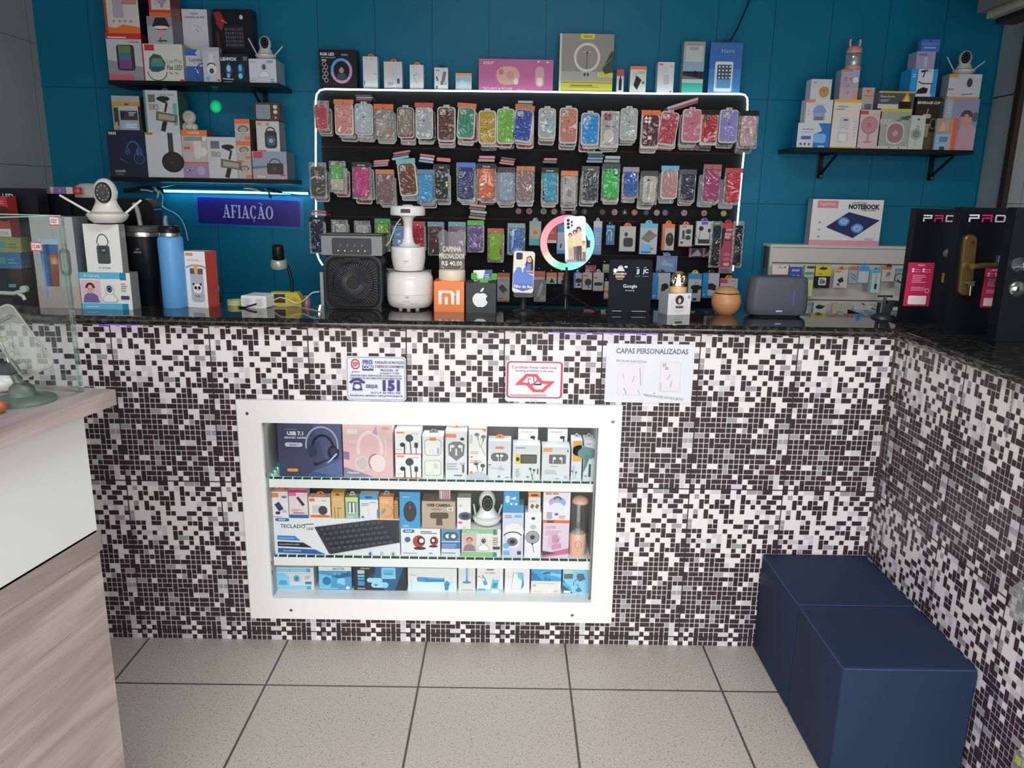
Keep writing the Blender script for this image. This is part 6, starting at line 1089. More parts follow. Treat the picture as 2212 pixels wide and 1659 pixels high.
# grey humidifier
bp_ = base(1685, 686); Y = bp_.y; w = sz(1619, 1751, 650, Y); H = zat(1685, 599, Y) - ZC; X = PY(1685, 650, Y).x; GY = mat('4c525c', .38, k=1)
t = thing('grey_humidifier', 'slate grey rounded box humidifier with a thin blue light line', 'humidifier', (X, Y + .04, ZC))
def ob(k, z, c=.028, d=.078): return (z, rrect(w * k, d * k, c, 6))
m_ = MB(); m_.loft([ob(.94, .008), ob(.985, .018), ob(1.0, .03), ob(.985, H * .6), ob(.95, H - .012), ob(.92, H - .004), ob(.86, H)], GY, True); bd = m_.build('body', t)
MB().loft([ob(.80, 0), ob(.88, .008)], mat('24272c', .4, k=1), True).build('base', t)
m_ = MB(); yy = -.039; m_.box(w * .215, w * .222, yy - .0015, yy + .012, H * .32, H * .68, emitter('blue_line', (.16, .16, .9), .7)); m_.build('light_line', bd)
m_ = MB(); art(m_, [('t', 'IXBINS', .5, .5, .6, 'd6dae0', .95, .04)], -.012, H * .13, .024, .008, -.0395); m_.build('printed_name', bd)

# webcam group at the left, on stacked boxes
ZK = 1.15
bp_ = base(228, 668); Y = bp_.y
z = pbox('baby_camera_box', 'blue and white camera box with a baby photo, at the bottom below the big webcam', 'product box', 174, 284, 589, 668, Y, .055, 'e0ddd6', [('r', 0, .83, .88, 1, '58b0d4'), ('r', .8, .8, .92, 1, '1c7ca8'), ('r', 0, 0, .9, .16, '58b0d4'), ('r', .8, 0, .92, .16, '1c7ca8'), ('t', 'IP Camera', .25, .91, .07, 'cfe6f0', .34, .02), ('r', .02, .18, .4, .8, 'd8b8c8'), ('g', d_person('d8a890', '4a2c22', '6c6490'), .2, .48, .30), ('g', d_cam('eceae8', '1c2848', 'b0b0b8'), .58, .44, .30), ('m', .82, .5, .95, .75, 4, 'a08878'), ('r', .8, .28, .96, .38, '343c78'), ('m', .1, .06, .5, .1, 1, 'cfe6f0')], side='8c8e8c', zb=ZC, group=G6)
z = pbox('air_pump_box', 'white box lettered Car Air Pump picturing a dark pump, below the big webcam', 'product box', 183, 261, 484, 589, Y + .01, .04, 'ebe2da', [('a', .51, .6, .13, .20, .022, 0, 180, '4a5054'), ('l', .385, .6, .385, .5, .022, '4a5054'), ('l', .635, .6, .635, .5, .022, '4a5054'), ('q', .33, .18, .69, .56, .04, '484f54'), ('e', .51, .46, .085, .085, '3a4044'), ('t', '120', .52, .46, .035, 'd8dce0', .2), ('t', 'Car Air Pump', .5, .10, .032, '77706c', .7), ('m', .35, .06, .65, .07, 1, 'aaa')], side='9a9894', zb=z, group=G6)
webcam('large white two-antenna webcam on the air pump box at the far left', 169, 255, 478, Y - .035, z, 16, 'dedbd2', 1.0, ((-57, .098), (50, .066)))
# black steel tumbler
bp_ = base(323, 661); Y = bp_.y; r = sz(274, 346, 520, Y + .04) / 2; X = PY(320, 620, Y + .04).x; BK = mat('17181c', .3, k=1); ST = mat('b8b6b0', .2, .9, k=1)
zz = lambda py: zat(318, py, Y + .04) - ZC
t = thing('black_tumbler', 'tall black steel tumbler with silver rim bands beside the blue bottle', 'tumbler', (X, Y + .045, ZC))
MB().lathe([(r * .60, 0), (r * .66, .003), (r * .70, zz(604)), (r * .92, zz(598)), (r * .97, zz(530)), (r * 1.0, zz(511))], BK, n=36).build('body', t)
MB().lathe([(r * 1.01, zz(510)), (r * 1.02, zz(504)), (r * 1.01, zz(501))], ST, n=36).build('steel_band', t)
MB().lathe([(r * .99, zz(500)), (r * .99, zz(491)), (r * .95, zz(488)), (.002, zz(487))], mat('4c4c4a', .3, k=1), n=36).build('lid', t)
MB().tube([(-.004, -.01, zz(487)), (-.008, -.01, zz(462)), (-.012, -.01, zz(448)), (-.020, -.01, zz(440))], .0075, mat('8f9090', .25, k=1), 10).build('drinking_spout', t)
m_ = MB(); art(m_, [('t', 'STANLEY', .5, .2, .3, '8a8c90', .9), ('a', .5, .6, .3, .3, .08, 0, 180, '8a8c90'), ('l', .3, .6, .7, .6, .06, '8a8c90')], -.014, zz(545), .028, .018, -r * .985); m_.build('logo_print', t)
# big black rounded case behind
m_ = MB(); p0 = PY(172, 560, 2.83); p1 = PY(352, 560, 2.83); wz = zat(262, 428, 2.83) - ZC
m_.loft([(-.02, rrect(p1.x - p0.x, wz, .04, 6, 0, wz / 2)), (.045, rrect(p1.x - p0.x, wz, .04, 6, 0, wz / 2))], mat('0b0c0e', .18, k=1), True, axis='y'); m_.build('black_case', None, ((p0.x + p1.x) / 2, 2.81, ZC), **T('large glossy black rounded case standing behind the black tumbler', 'case'))
m_ = MB(); q0 = PY(28, 560, 2.80); q1 = PY(171, 560, 2.80); wz2 = zat(100, 418, 2.80) - ZC; m_.box(-.5 * (q1.x - q0.x), .5 * (q1.x - q0.x), -.02, .05, 0, wz2, mat('101114', .35, k=1)); m_.build('black_box', None, ((q0.x + q1.x) / 2, 2.80, ZC), **T('wide matt black box standing at the back left of the worktop', 'box'))
z = ZC + wz2
pbox('small_red_purple_box', 'small flat red and purple box lying on the wide black box', 'product box', 108, 178, 404, 418, 2.79, .05, 'b8b0b8', [('r', .1, 0, .5, 1, '7c5c94'), ('r', .7, 0, 1, 1, 'a0242c'), ('e', .86, .5, .3, .3, 'c86068'), ('e', .3, .5, .12, .2, 'b09cc0')], zb=z, group=G6)
m_ = MB(); m_.lathe([(.055, 0), (.058, .02), (.045, .040), (.030, .048), (.001, .05)], mat('b5b1a8', .4, k=1), n=20, sy=.55); p = PY(196, 420, 2.84); m_.build('white_device', None, (p.x, 2.835, ZC + wz), **T('rounded white cap-like device on the glossy black case behind the big webcam', 'device'))
# blue bottle
bp_ = base(374, 667); Y = bp_.y; r = sz(345, 398, 560, Y + .035) / 2; BL = mat('5ea2dc', .4, k=1.0); X = PY(374, 610, Y + .035).x
t = thing('blue_bottle', 'sky blue steel water bottle with black flip lid on the worktop', 'bottle', (X, Y + .04, ZC)); zz = lambda py: zat(372, py, Y + .035) - ZC
MB().lathe([(r * .93, 0), (r * .97, .003), (r * .97, zz(560)), (r * 1.0, zz(530)), (r * .98, zz(518)), (r * .88, zz(511)), (.003, zz(510.5))], BL, n=36).build('body', t)
MB().lathe([(r * .80, zz(510)), (r * .80, zz(503))], ST, n=36).build('steel_neck', t)
MB().lathe([(r * .84, zz(502.5)), (r * .84, zz(490)), (r * .78, zz(488)), (.002, zz(488))], BK, n=30).build('lid', t)
m_ = MB(); m_.tube([(-.004, -.01, zz(490)), (-.006, -.012, zz(478)), (-.002, -.012, zz(466))], .0085, mat('77797c', .25, k=1), 10, r1=.006); m_.tube([(.012, 0, zz(488)), (.010, 0, zz(476)), (.004, 0, zz(470))], .003, BK, 6); m_.build('spout', t)
m_ = MB(); art(m_, [('a', .5, .45, .3, .35, .1, 0, 180, '8a8a80'), ('m', .2, .1, .8, .3, 1, '8a8a80')], -.009, zz(560), .018, .012, -r * 1.0); m_.build('logo_print', t)
# panda box
bp_ = base(425, 664); Y = bp_.y
pbox('panda_bottle_box', 'tall white and orange box picturing a grey bottle with a panda face', 'product box', 397, 449, 543, 664, Y, .062, 'ece4dd', [('r', 0, 0, .03, 1, 'd8642c'), ('q', .1, .92, .45, .97, .01, 'e08a50'), ('m', .15, .83, .85, .87, 2, 'c8a898'), ('q', .26, .10, .86, .62, .05, 'a9aeb8'), ('q', .26, .6, .86, .70, .01, '55585c'), ('a', .56, .70, .21, .07, .03, 0, 180, '8a9098'), ('r', .46, .66, .64, .77, 'e0963c'), ('q', .48, .60, .62, .70, .02, 'e8a860'), ('q', .38, .26, .76, .42, .05, 'f2f0ee'), ('e', .40, .42, .02, .02, '222'), ('e', .73, .42, .02, .02, '222'), ('e', .49, .355, .028, .032, '1c1c1e'), ('e', .66, .355, .028, .032, '1c1c1e'), ('e', .575, .31, .01, .01, '333'), ('t', 'Panda', .57, .21, .03, '55585c', .3)], side='b4483c', top='d8582c', zb=ZC, rot=-14, group=G6)
# white power adapter with cable
bp_ = base(547, 663); Y = bp_.y
w_ = sz(519, 576, 648, Y); h_ = zat(547, 637, Y) - ZC; Y = min(Y, 2.57); t = thing('power_adapter', 'small white perforated power adapter box lying on the worktop', 'adapter', (PY(548, 650, Y).x, Y, ZC), -8)
m_ = MB(); m_.loft([(0, rrect(w_, h_, .004, 3, 0, h_ / 2)), (.09, rrect(w_, h_, .004, 3, 0, h_ / 2))], mat('dededc', .35), False, axis='y')
art(m_, [('r', .05 + .055 * i + .02 * (j % 2), .2 + .11 * j, .075 + .055 * i + .02 * (j % 2), .25 + .11 * j, '8a8c8e') for i in range(6) for j in range(6)] + [('r', .64 + .055 * i + .02 * (j % 2), .2 + .11 * j, .665 + .055 * i + .02 * (j % 2), .25 + .11 * j, '8a8c8e') for i in range(5) for j in range(6)] + [('e', .44, .6, .08, .08, 'e0b8b4')], -w_ / 2, 0, w_, h_, 0); m_.build('body', t)
q = base(515, 668); m_ = MB(); m_.tube([(.008, .0, .014), (.006, -.010, .013), (-.010, -.016, .008), (-.026, -.014, .003), (-.05, -.006, .003)], .0030, mat('222327', .4, k=1), 8); m_.build('black_plug_cable', t)
# tape roll
bp_ = base(508, 656); m_ = MB(); ring(m_, .018, .030, -.009, .009, mat('b4bc7c', .4, k=1), 32); ro = m_.build('tape_roll', None, (PY(510, 646, 2.63).x, 2.63, ZC + .0095), (radians(90), 0, 0), **T('pale yellow-green tape roll lying left of the white adapter', 'tape'))
# desk lamp
Yd = 2.648; t = thing('desk_lamp', 'black gooseneck desk lamp with a clear ring head behind the worktop clutter', 'lamp', (PY(632, 650, Yd).x, Yd, ZC)); O = Vector(t.location); K = mat('15171b', .3, k=1)
def DP(px, py, dy=0): return tuple(PY(px, py, Yd + dy) - O)
MB().lathe([(.020, 0), (.020, .008), (.01, .014), (.006, .02)], K, n=24).build('base', t)
MB().tube([(0, 0, .015), DP(631, 625), DP(630, 605), DP(626, 588), DP(618, 570), DP(608, 556, -.01)], .0055, K, 8).build('gooseneck', t)
hd = MB(); hd.lathe([(.018, .004), (.020, .018), (.019, .045), (.015, .052), (.001, .053)], K, n=24); hd = hd.build('lamp_head', t, DP(602, 561, -.01), (radians(14), radians(4), 0))
m_ = MB(); m_.lathe([(.0275, -.026), (.0285, -.018), (.026, -.004), (.0215, .004)], mat('9a9c98', .2, .2, k=1), n=28, caps=False); m_.build('clear_shade', hd); m_ = MB(); m_.lathe([(.026, -.024), (.018, -.020), (.001, -.018)], mat('bcb8ac', .3, k=1), n=24); m_.build('lens', hd)
# yellow spirit-level-like tool case
Yy = 2.622; w_ = sz(586, 651, 645, Yy); h_ = zat(618, 632, Yy) - ZC; m_ = MB(); o = [(-w_ / 2, 0), (w_ / 2, 0), (w_ / 2, h_ * .5), (w_ * .38, h_), (-w_ / 2, h_)]
m_.loft([(0, o), (.04, o)], mat('b8a820', .4, k=1), False, axis='y'); art(m_, [('q', .1, .25, .5, .88, .04, '221c18'), ('q', .14, .32, .46, .8, .03, '4a2c24'), ('r', .47, .2, .53, .9, 'c8b440'), ('o', .78, .55, .12, .12, .03, '8c801c')], -w_ / 2, 0, w_, h_, 0, kw=dict(rough=.4, k=1)); m_.build('yellow_tool', None, (PY(618, 645, Yy).x, Yy, ZC), **T('yellow tool case with dark window lying in front of the desk lamp', 'tool'))
m_ = MB(); m_.lathe([(.024, 0), (.024, .016), (.017, .032), (.001, .040)], mat('20201f', .3, k=1), n=20); m_.build('black_dome', None, (PY(570, 625, 2.64).x, 2.64, ZC), **T('small black dome-shaped item behind the white adapter', 'device'))
m_ = MB(); m_.lathe([(.014, 0), (.015, .02), (.010, .03), (.009, .036), (.001, .037)], mat('7c6468', .3, k=1), n=18); m_.build('small_bottle', None, (PY(662, 640, 2.64).x, 2.64, ZC), **T('small dull pink bottle right of the yellow tool case', 'bottle'))
# white cables
def cable(label, pts, Y, r=.0022, c='dcdcd8'):
    P = [Vector(PY(px, py, Y + dy)) for px, py, dy in pts]; Q = []
    for i in range(len(P) - 1):
        p0, p1, p2, p3 = P[max(i - 1, 0)], P[i], P[i + 1], P[min(i + 2, len(P) - 1)]
        for k in range(6):
            u = k / 6; Q.append(.5 * ((2 * p1) + (p2 - p0) * u + (2 * p0 - 5 * p1 + 4 * p2 - p3) * u * u + (3 * p1 - p0 - 3 * p2 + p3) * u ** 3))
    Q.append(P[-1]); Q = [Vector((q.x, q.y, max(q.z, ZC + r) if q.y < YB + .01 else q.z)) for q in Q]
    MB().tube(Q, r, mat(c, .4, k=1), 6).build('cable', None, **T(label, 'cable'))
cable('white cable running from the white adapter to the fan cooler', [(592, 648, 0), (606, 643, -.02), (624, 648, -.04), (642, 655, -.04), (660, 646, 0), (674, 633, .03), (690, 630, .04)], 2.62)
cable('thin white cable lying on the worktop in front of the yellow tool', [(592, 657, .06), (608, 663, .05), (640, 660, .04), (668, 676, .0), (694, 688, -.06)], 2.56, .0016, 'b8bcc0')
cable('white cord arching in front of the teal wall above the blue bottle', [(350, 446, 0), (362, 453, 0), (380, 462, .02), (394, 478, .02), (402, 500, 0), (406, 520, 0)], 3.40, .002, 'cfe8f0')
cable('white cord looping behind the panda bottle box', [(446, 600, 0), (468, 612, .03), (472, 625, .03), (468, 640, .0), (455, 655, 0)], 2.63, .0016)
# vise clamp
bp_ = base(1916, 689); Y = bp_.y; s = sz(1893, 1945, 660, Y); t = thing('table_vise', 'small grey metal vise standing by the counter corner', 'vise', (PY(1918, 670, Y).x, Y + .03, ZC)); MG = mat('44484c', .35, .6, k=1); h_ = zat(1918, 637, Y) - ZC
MB().lathe([(s * .48, 0), (s * .46, .006), (s * .28, .014), (s * .2, .02)], MG, n=24).build('base', t)
m_ = MB(); m_.loft([(.018, rrect(s * .5, .03, .005, 3)), (h_ * .62, rrect(s * .62, .03, .006, 3, .006))], MG, False); m_.box(.006, .040, -.014, .014, h_ * .48, h_ * .72, MG); m_.build('jaw', t)
m_ = MB(); m_.lathe([(.005, h_ * .6), (.0045, h_ * .95)], MG, n=10); m_.tube([(-.022, 0, h_ * .9), (.022, 0, h_ * .9)], .0032, MG, 8); m_.ell((-.022, 0, h_ * .9), .0045, .0045, .0045, MG, 8, 6); m_.ell((.022, 0, h_ * .9), .0045, .0045, .0045, MG, 8, 6); m_.build('screw_handle', t)

# ================================================================== GOODS IN THE CABINET
ZK = 1.0; YA = 2.432
GA = 'goods on the top shelf of the cabinet'; GB = 'goods on the middle shelf of the cabinet'; GC = 'goods on the bottom of the cabinet'
W_ = 'eceef0'
def K(lb, x0, x1, yt, yb, face, prims, zb=None, g=GA, dy=0, depth=.06, name='product_box', **k):
    return pbox(name, lb, 'product box', x0, x1, yt, yb, YA + dy, depth, face, prims, zb=zb, group=g, **k)
ORB = 'e06a34'
def tag_(x=.08, y=.92, c='e8883c'): return ('q', x, y - .05, x + .3, y + .02, .015, c)
K('navy headset box lettered USB 7.1 at the left of the top shelf', 601, 739, 915, 1035, '404664', [('p', [(.4, 0), (.75, .3), (.55, 1), (1, 1), (1, 0)], '4c567e'), ('p', [(.55, .1), (.9, 0), (1, 0), (1, .35)], '5a6a9a'), ('g', d_headset('1a1e34', '30405e'), .70, .50, .34), ('a', .69, .6, .3, .36, .03, -10, 190, 'a8b4c8'), ('l', .80, .3, .92, .45, .03, 'c0c8d4'), ('l', .77, .27, .89, .4, .02, 'c0c8d4'), ('t', 'USB 7.1', .28, .82, .065, 'eef0f4', .36, .05), ('t', 'HEADSET GAMER', .28, .74, .035, 'e0e2ec', .36, .03), ('m', .12, .89, .34, .91, 1, 'a0a8c4'), ('q', .11, .57, .39, .65, .04, 'c8ccdc'), ('m', .18, .59, .34, .63, 2, '50587c'), ('q', .13, .10, .3, .16, .02, 'e0a050')], zb=ZS1, depth=.10)
K('pink cat-ear headset box on the top shelf of the cabinet', 741, 849, 917, 1035, 'e6bcc0', [('p', [(0, .2), (.6, .02), (0, 0)], '8c8aa4'), ('p', [(0, .35), (.12, .33), (.12, .48), (0, .5)], '8c7890'), ('q', .08, .82, .3, .91, .02, 'dfe0d8'), ('t', 'P-2138', .24, .68, .05, 'f4e8e4', .34, .03), ('a', .54, .55, .24, .34, .06, -20, 200, 'eed8da'), ('a', .74, .55, .14, .34, .05, -30, 60, 'e4ccd4'), ('e', .38, .27, .14, .15, 'e0d0d2'), ('e', .38, .27, .10, .11, 'cfc0c4'), ('e', .70, .28, .14, .17, 'f0dcda'), ('a', .66, .3, .14, .16, .02, 90, 230, 'b06a68'), ('t', 'Headset', .2, .1, .045, 'f0ecf0', .28, .02), ('e', .84, .8, .06, .05, 'd8c8bc'), ('r', .79, .91, .93, .96, 'c8a894'), ('p', [(.60, .85), (.68, .99), (.7, .8)], 'b8a0c0')], zb=ZS1, depth=.08)
def eb(lb, a, b_, c, d, zb, **k): return K(lb, a, b_, c, d, W_, [tag_(.06, .92), ('e', .55, .68, .16, .16, '44464a'), ('l', .57, .6, .62, 0, .04, '44464a'), ('e', .28, .40, .10, .09, '333'), ('l', .36, .45, .36, .02, .05, '333'), ('q', .74, .28, .88, .5, .04, '44464a'), ('l', .81, .3, .81, 0, .03, '44464a'), ('m', .05, .18, .25, .22, 1, 'd88a6a'), ('r', 0, 0, 1, .03, 'c84a34'), ('m', .6, .86, .95, .92, 1, 'b0b2b6')], zb, side='b8bcc0', **k)
z = eb('lower of two stacked white boxes picturing black wired earbuds', 854, 910, 981, 1036, ZS1); eb('upper of two stacked white boxes picturing black wired earbuds', 853, 910, 930, 981, z, top='c8ccd0')
z = K('pale green square earphone box, lower of its stack', 912, 958, 990, 1037, 'dfe6da', [('q', .1, .14, .9, .9, .14, 'aab0a4'), ('q', .13, .18, .87, .87, .12, 'e8ece4'), ('l', .35, .2, .35, .35, .02, 'b8c0b4'), ('l', .5, .2, .5, .35, .02, 'b8c0b4'), ('r', .55, .5, .75, .75, 'd0d8c4')], ZS1)
K('white square earphone box with orange mark, upper of its stack', 912, 958, 941, 990, 'e4e8ea', [('q', .1, .12, .9, .84, .14, '9aa0a2'), ('q', .13, .15, .87, .81, .12, 'eef2f2'), ('r', .34, .78, .66, .92, 'e08a40'), ('l', .35, .2, .35, .4, .02, 'b8c0c4'), ('l', .5, .2, .5, .4, .02, 'b8c0c4'), ('p', [(.68, .2), (.82, .2), (.8, .5), (.7, .45)], '9cc0d8')], z, tab='55565c')
K('tall white box with a dark shield and two white buds', 962, 1009, 931, 1037, 'dde3e6', [('r', .0, .86, .5, .94, 'e8845c'), ('p', [(.12, .72), (.35, .78), (.7, .78), (.9, .72), (.86, .5), (.5, .38), (.15, .5)], '77797c'), ('g', [('e', -.5, .4, .3, .2, 'f4f6f8'), ('e', .5, .4, .3, .2, 'f4f6f8'), ('l', -.7, .4, -.7, -.3, .14, 'f4f6f8'), ('l', .7, .4, .7, -.3, .14, 'f4f6f8'), ('l', 0, .1, 0, -.8, .2, 'e8eaec')], .5, .62, .16), ('m', .05, .2, .6, .36, 3, 'a8b0b4'), ('t', '5,0', .8, .32, .05, 'c07070', .3), ('r', .78, .14, .88, .3, '66686c'), ('m', .4, .07, .9, .11, 1, '555'), ('e', .78, .84, .04, .03, '333')], ZS1, tab=ORB, side='b4bcc0')
z = K('white box with a red-capped corner picturing grey in-ear phones, lower', 1012, 1051, 985, 1038, W_, [('g', d_buds('55565a'), .62, .5, .36), ('e', .5, .0, .5, .32, 'c4c6d2'), ('m', .08, .7, .8, .86, 2, 'd0a098'), ('r', .08, .94, .25, .99, 'd87a5c'), ('e', .15, .3, .06, .06, 'd88a5c')], ZS1)
K('white box picturing silver in-ear phones, upper of its stack', 1012, 1051, 925, 985, W_, [('g', d_buds('77797c'), .66, .62, .3), ('l', .7, .35, .95, .02, .02, '99a'), ('t', 'FO-D', .14, .62, .09, '9a9ea2', .5, .02, 90), ('m', .08, .08, .7, .2, 2, 'd0a8a0'), ('r', .8, .9, .98, .96, 'e07a54'), ('r', 0, .96, 1, 1, 'd88a70')], z)
K('white box with a dark oval window and orange tab, left of the yellow-patched box', 1054, 1104, 953, 1038, 'd9dfe3', [('q', .12, .48, .88, .70, .10, '606266'), ('g', [('e', -.4, .2, .3, .25, 'f4f6f8'), ('l', -.25, .2, -.25, -.9, .12, 'f4f6f8'), ('e', .4, .2, .3, .25, 'f4f6f8'), ('l', .25, .2, .25, -.9, .12, 'f4f6f8')], .5, .60, .13), ('r', .32, .80, .68, .86, 'e8845c'), ('a', .3, .42, .18, .14, .02, 200, 350, 'b8c0c4'), ('r', .03, .38, .12, .40, '222'), ('m', .45, .26, .8, .34, 2, 'a8b0b4'), ('r', .42, .06, .54, .11, '889'), ('m', .75, .06, .95, .1, 1, '889')], ZS1, tab=ORB, side='b4bcc0')
K('white box with yellow patch and dark window picturing earphones', 1107, 1167, 962, 1040, 'dadfe0', [('r', .09, .46, .3, .74, 'dcd04c'), ('e', .18, .6, .05, .06, '333'), ('q', .28, .48, .88, .74, .03, '333'), ('q', .3, .5, .86, .72, .03, '605f5a'), ('g', d_buds('55585c'), .72, .26, .14), ('l', .7, .2, .75, 0, .02, '444'), ('r', .90, .18, .94, .34, '444'), ('m', .1, .1, .3, .35, 4, 'a8b0b4'), ('r', .52, .07, .6, .13, '889'), ('m', .1, .92, .6, .96, 1, '778')], ZS1, side='b4bcc0')
K('white box with an earbud case window and small orange label', 1170, 1231, 966, 1040, 'd7dde0', [('q', .25, .5, .86, .78, .04, '606266'), ('g', [('e', -.7, .2, .35, .3, 'f4f6f8'), ('l', -.95, .2, -.95, -.9, .16, 'f4f6f8'), ('e', .7, .2, .35, .3, 'f4f6f8'), ('l', .95, .2, .95, -.9, .16, 'f4f6f8')], .56, .64, .13), ('r', .05, .86, .36, .97, 'e8a458'), ('m', .3, .42, .65, .46, 1, 'e09a60'), ('r', .90, .86, .93, .93, '222'), ('m', .1, .2, .7, .34, 3, 'b0b8bc'), ('m', .5, .05, .65, .11, 1, '99a'), ('m', .8, .08, .95, .16, 2, '99a')], ZS1, side='b4bcc0')
YA_ = YA
for a, b_, lb in ((1119, 1162, 'left'), (1183, 1226, 'right')):
    K(lb + ' of two raised white boxes picturing one dark earphone', a, b_, 927, 968, W_, [('t', 'NTM-A08DI-IR', .4, .82, .08, '55585c', .7, .03), ('e', .74, .5, .16, .10, '3a3b3e'), ('l', .8, .5, .84, 0, .08, '3a3b3e'), ('q', .02, .06, .5, .22, .06, 'e07a40')], ZS1 + .095, dy=.085, depth=.05)
    MB().box(-.03, .03, 0, .05, 0, .0945, mat('3c3e42', k=1)).build('dark_box', None, (PY((a + b_) / 2, 1000, YA + .085).x, YA + .087, ZS1), **T('plain dark box hidden under the ' + lb + ' raised earphone box', 'product box', GA))
K('narrow white and orange box picturing teal earphones', 1234, 1257, 951, 1041, 'd5dde0', [('r', .08, .48, .95, .98, 'e8a43c'), ('r', .04, .46, .1, 1, 'e8eaea'), ('g', d_buds('5c8c8c'), .3, .18, .12), ('m', .1, .25, .4, .4, 3, 'b0b8bc')], ZS1, tab='9aa2a6')
K('white box with large teal earphones at the right end of the top shelf', 1260, 1284, 951, 1041, 'd3dadc', [('e', -.3, .74, .2, .14, '6ca4a0'), ('e', .3, .68, .22, .15, '5c8c8c'), ('p', [(.1, .7), (.6, .62), (.3, .35), (0, .2)], '4c7c7c'), ('q', .5, .1, .72, .42, .02, '44585c'), ('m', .1, .1, .4, .2, 1, '99a'), ('m', .2, .9, .8, .94, 1, '889')], ZS1, tab='9aa2a6')

# middle shelf
z = K('wide white keyboard box lettered TECLADO USB on the middle shelf', 588, 864, 1120, 1205, 'e8ecf4', [('q', .03, .90, .14, .99, .05, '2c74b8'), ('t', 'KNUP', .085, .945, .045, 'f0f4fa', .08, .03), ('t', 'TECLADO', .165, .77, .10, '3a3c42', .2, .01), ('t', 'USB', .30, .71, .07, '55585c', .06, .01), ('l', .25, .82, .33, .84, .02, '444'),
    ('p', [(.04, .51), (.18, .50), (.22, .37), (.04, .39)], '3c8cc8'), ('p', [(.04, .34), (.24, .32), (.31, .18), (.04, .21)], '2c3038'), ('p', [(.04, .16), (.33, .13), (.41, .0), (.04, .03)], '2c62b0'), ('t', 'TECLAS SILENCIOSAS', .11, .44, .035, 'cfe0f0', .12), ('t', 'TECLAS IMPRESSAS A LASER', .13, .27, .035, 'c8ccd4', .16), ('t', 'TECLAS RESISTENTES', .15, .09, .035, 'cfe0f0', .2),
    ('p', [(.335, .76), (.80, .985), (1, .985), (1, .36), (.46, 0.015), (.44, .03)], '3c3e44'), ('p', [(.36, .74), (.8, .94), (.985, .94), (.985, .40), (.47, .07)], '303238')] + [('l', .38 + .045 * i + .022 * j, .70 + .022 * i - .125 * j, .41 + .045 * i + .022 * j, .715 + .022 * i - .125 * j, .065, '4c4f56') for j in range(5) for i in range(11) if .42 + .045 * i + .022 * j < .97] + [('e', .77, .08, .035, .05, '4c6cb0'), ('e', .86, .08, .035, .05, 'b8bcd0'), ('e', .95, .08, .035, .05, '888ca0')], ZS2, g=GB, depth=.10)
for a, b_, c, face, pr, tb, lb in (
    (582, 623, 1062, 'ece8e6', [('q', .05, .78, .5, .95, .03, 'e89050'), ('p', [(.25, .5), (.5, .62), (.75, .35), (.5, .24)], '34406c'), ('q', .3, .13, .55, .24, .03, '2c3868'), ('r', .65, .2, .9, .3, 'c0c4cc'), ('m', .05, .03, .95, .08, 1, 'c87a60'), ('e', .8, .8, .1, .05, '88a')], ORB, 'white box with a blue stick adapter and orange loop, first in the small row'),
    (624, 665, 1058, 'e6dcdc', [('r', 0, .9, 1, 1, 'c82470'), ('r', 0, .78, .4, .9, 'e07aa8'), ('p', [(.4, .72), (.52, .76), (.85, .48), (.72, .42)], '44444a'), ('m', .1, .24, .7, .34, 2, 'd88a90'), ('r', .2, .16, .8, .2, 'd05aa0'), ('r', 0, 0, 1, .12, '3c6c9c')], None, 'white and magenta box with a black stick, second in the small row'),
    (667, 714, 1074, 'eee8e4', [('r', .04, .8, .28, .94, 'e07a50'), ('q', .16, .25, .5, .62, .04, 'c8d0dc'), ('e', .65, .38, .2, .22, '4c5058'), ('r', .06, .04, .96, .16, 'e07a40'), ('m', .6, .82, .95, .9, 1, 'c8a0a0')], ORB, 'white and orange box with a black disc speaker, third in the small row'),
    (716, 744, 1064, 'dcb878', [('r', 0, .86, 1, 1, 'd89838'), ('l', .25, 0, .22, .45, .02, '665038'), ('l', .5, 0, .5, .4, .02, '665038'), ('l', .4, .4, .8, .4, .02, '665038'), ('e', .5, .93, .08, .04, '8a3020'), ('m', .15, .72, .85, .82, 2, 'eadcb8')], None, 'mustard cardboard box with thin cables, fourth in the small row'),
    (746, 774, 1074, '9cc4b0', [('r', 0, .8, 1, 1, 'd4e088'), ('r', .2, .3, .8, .78, '5c6a64'), ('l', .35, .75, .35, .25, .08, 'f0f4f4'), ('l', .65, .75, .65, .25, .08, 'f0f4f4'), ('m', .1, .05, .7, .15, 2, 'd8ece0')], 'b0b4a8', 'mint green cable box, fifth in the small row'),
    (777, 817, 1069, 'e4e8ec', [('r', 0, .8, 1, 1, '38a4dc'), ('e', .5, .9, .16, .05, '1c5c88'), ('m', .08, .55, .6, .68, 2, '889'), ('l', .5, .15, .5, .5, .02, 'c8d0d8'), ('e', .15, .08, .06, .05, '3878b0'), ('r', .92, .05, 1, .4, '48a4d8'), ('m', .55, .68, .95, .74, 1, '6c9cc8')], None, 'white box with a bright blue header, sixth in the small row'),
    (819, 850, 1073, 'e8a868', [('p', [(.1, .3), (.35, .5), (.5, .42), (.25, .22)], '48a0c8'), ('a', .6, .35, .22, .25, .03, -120, 110, '7898a0'), ('m', .1, .72, .9, .92, 3, 'f0d4b0')], '9a948c', 'orange box with a small blue adapter, seventh in the small row'),
    (851, 860, 1082, 'c09040', [('m', .1, .1, .9, .9, 6, '8c6428')], None, 'very thin mustard box at the end of the small row')):
    K(lb, a, b_, c, 1121, face, pr, z, g=GB, depth=.035, tab=tb, name='small_box')
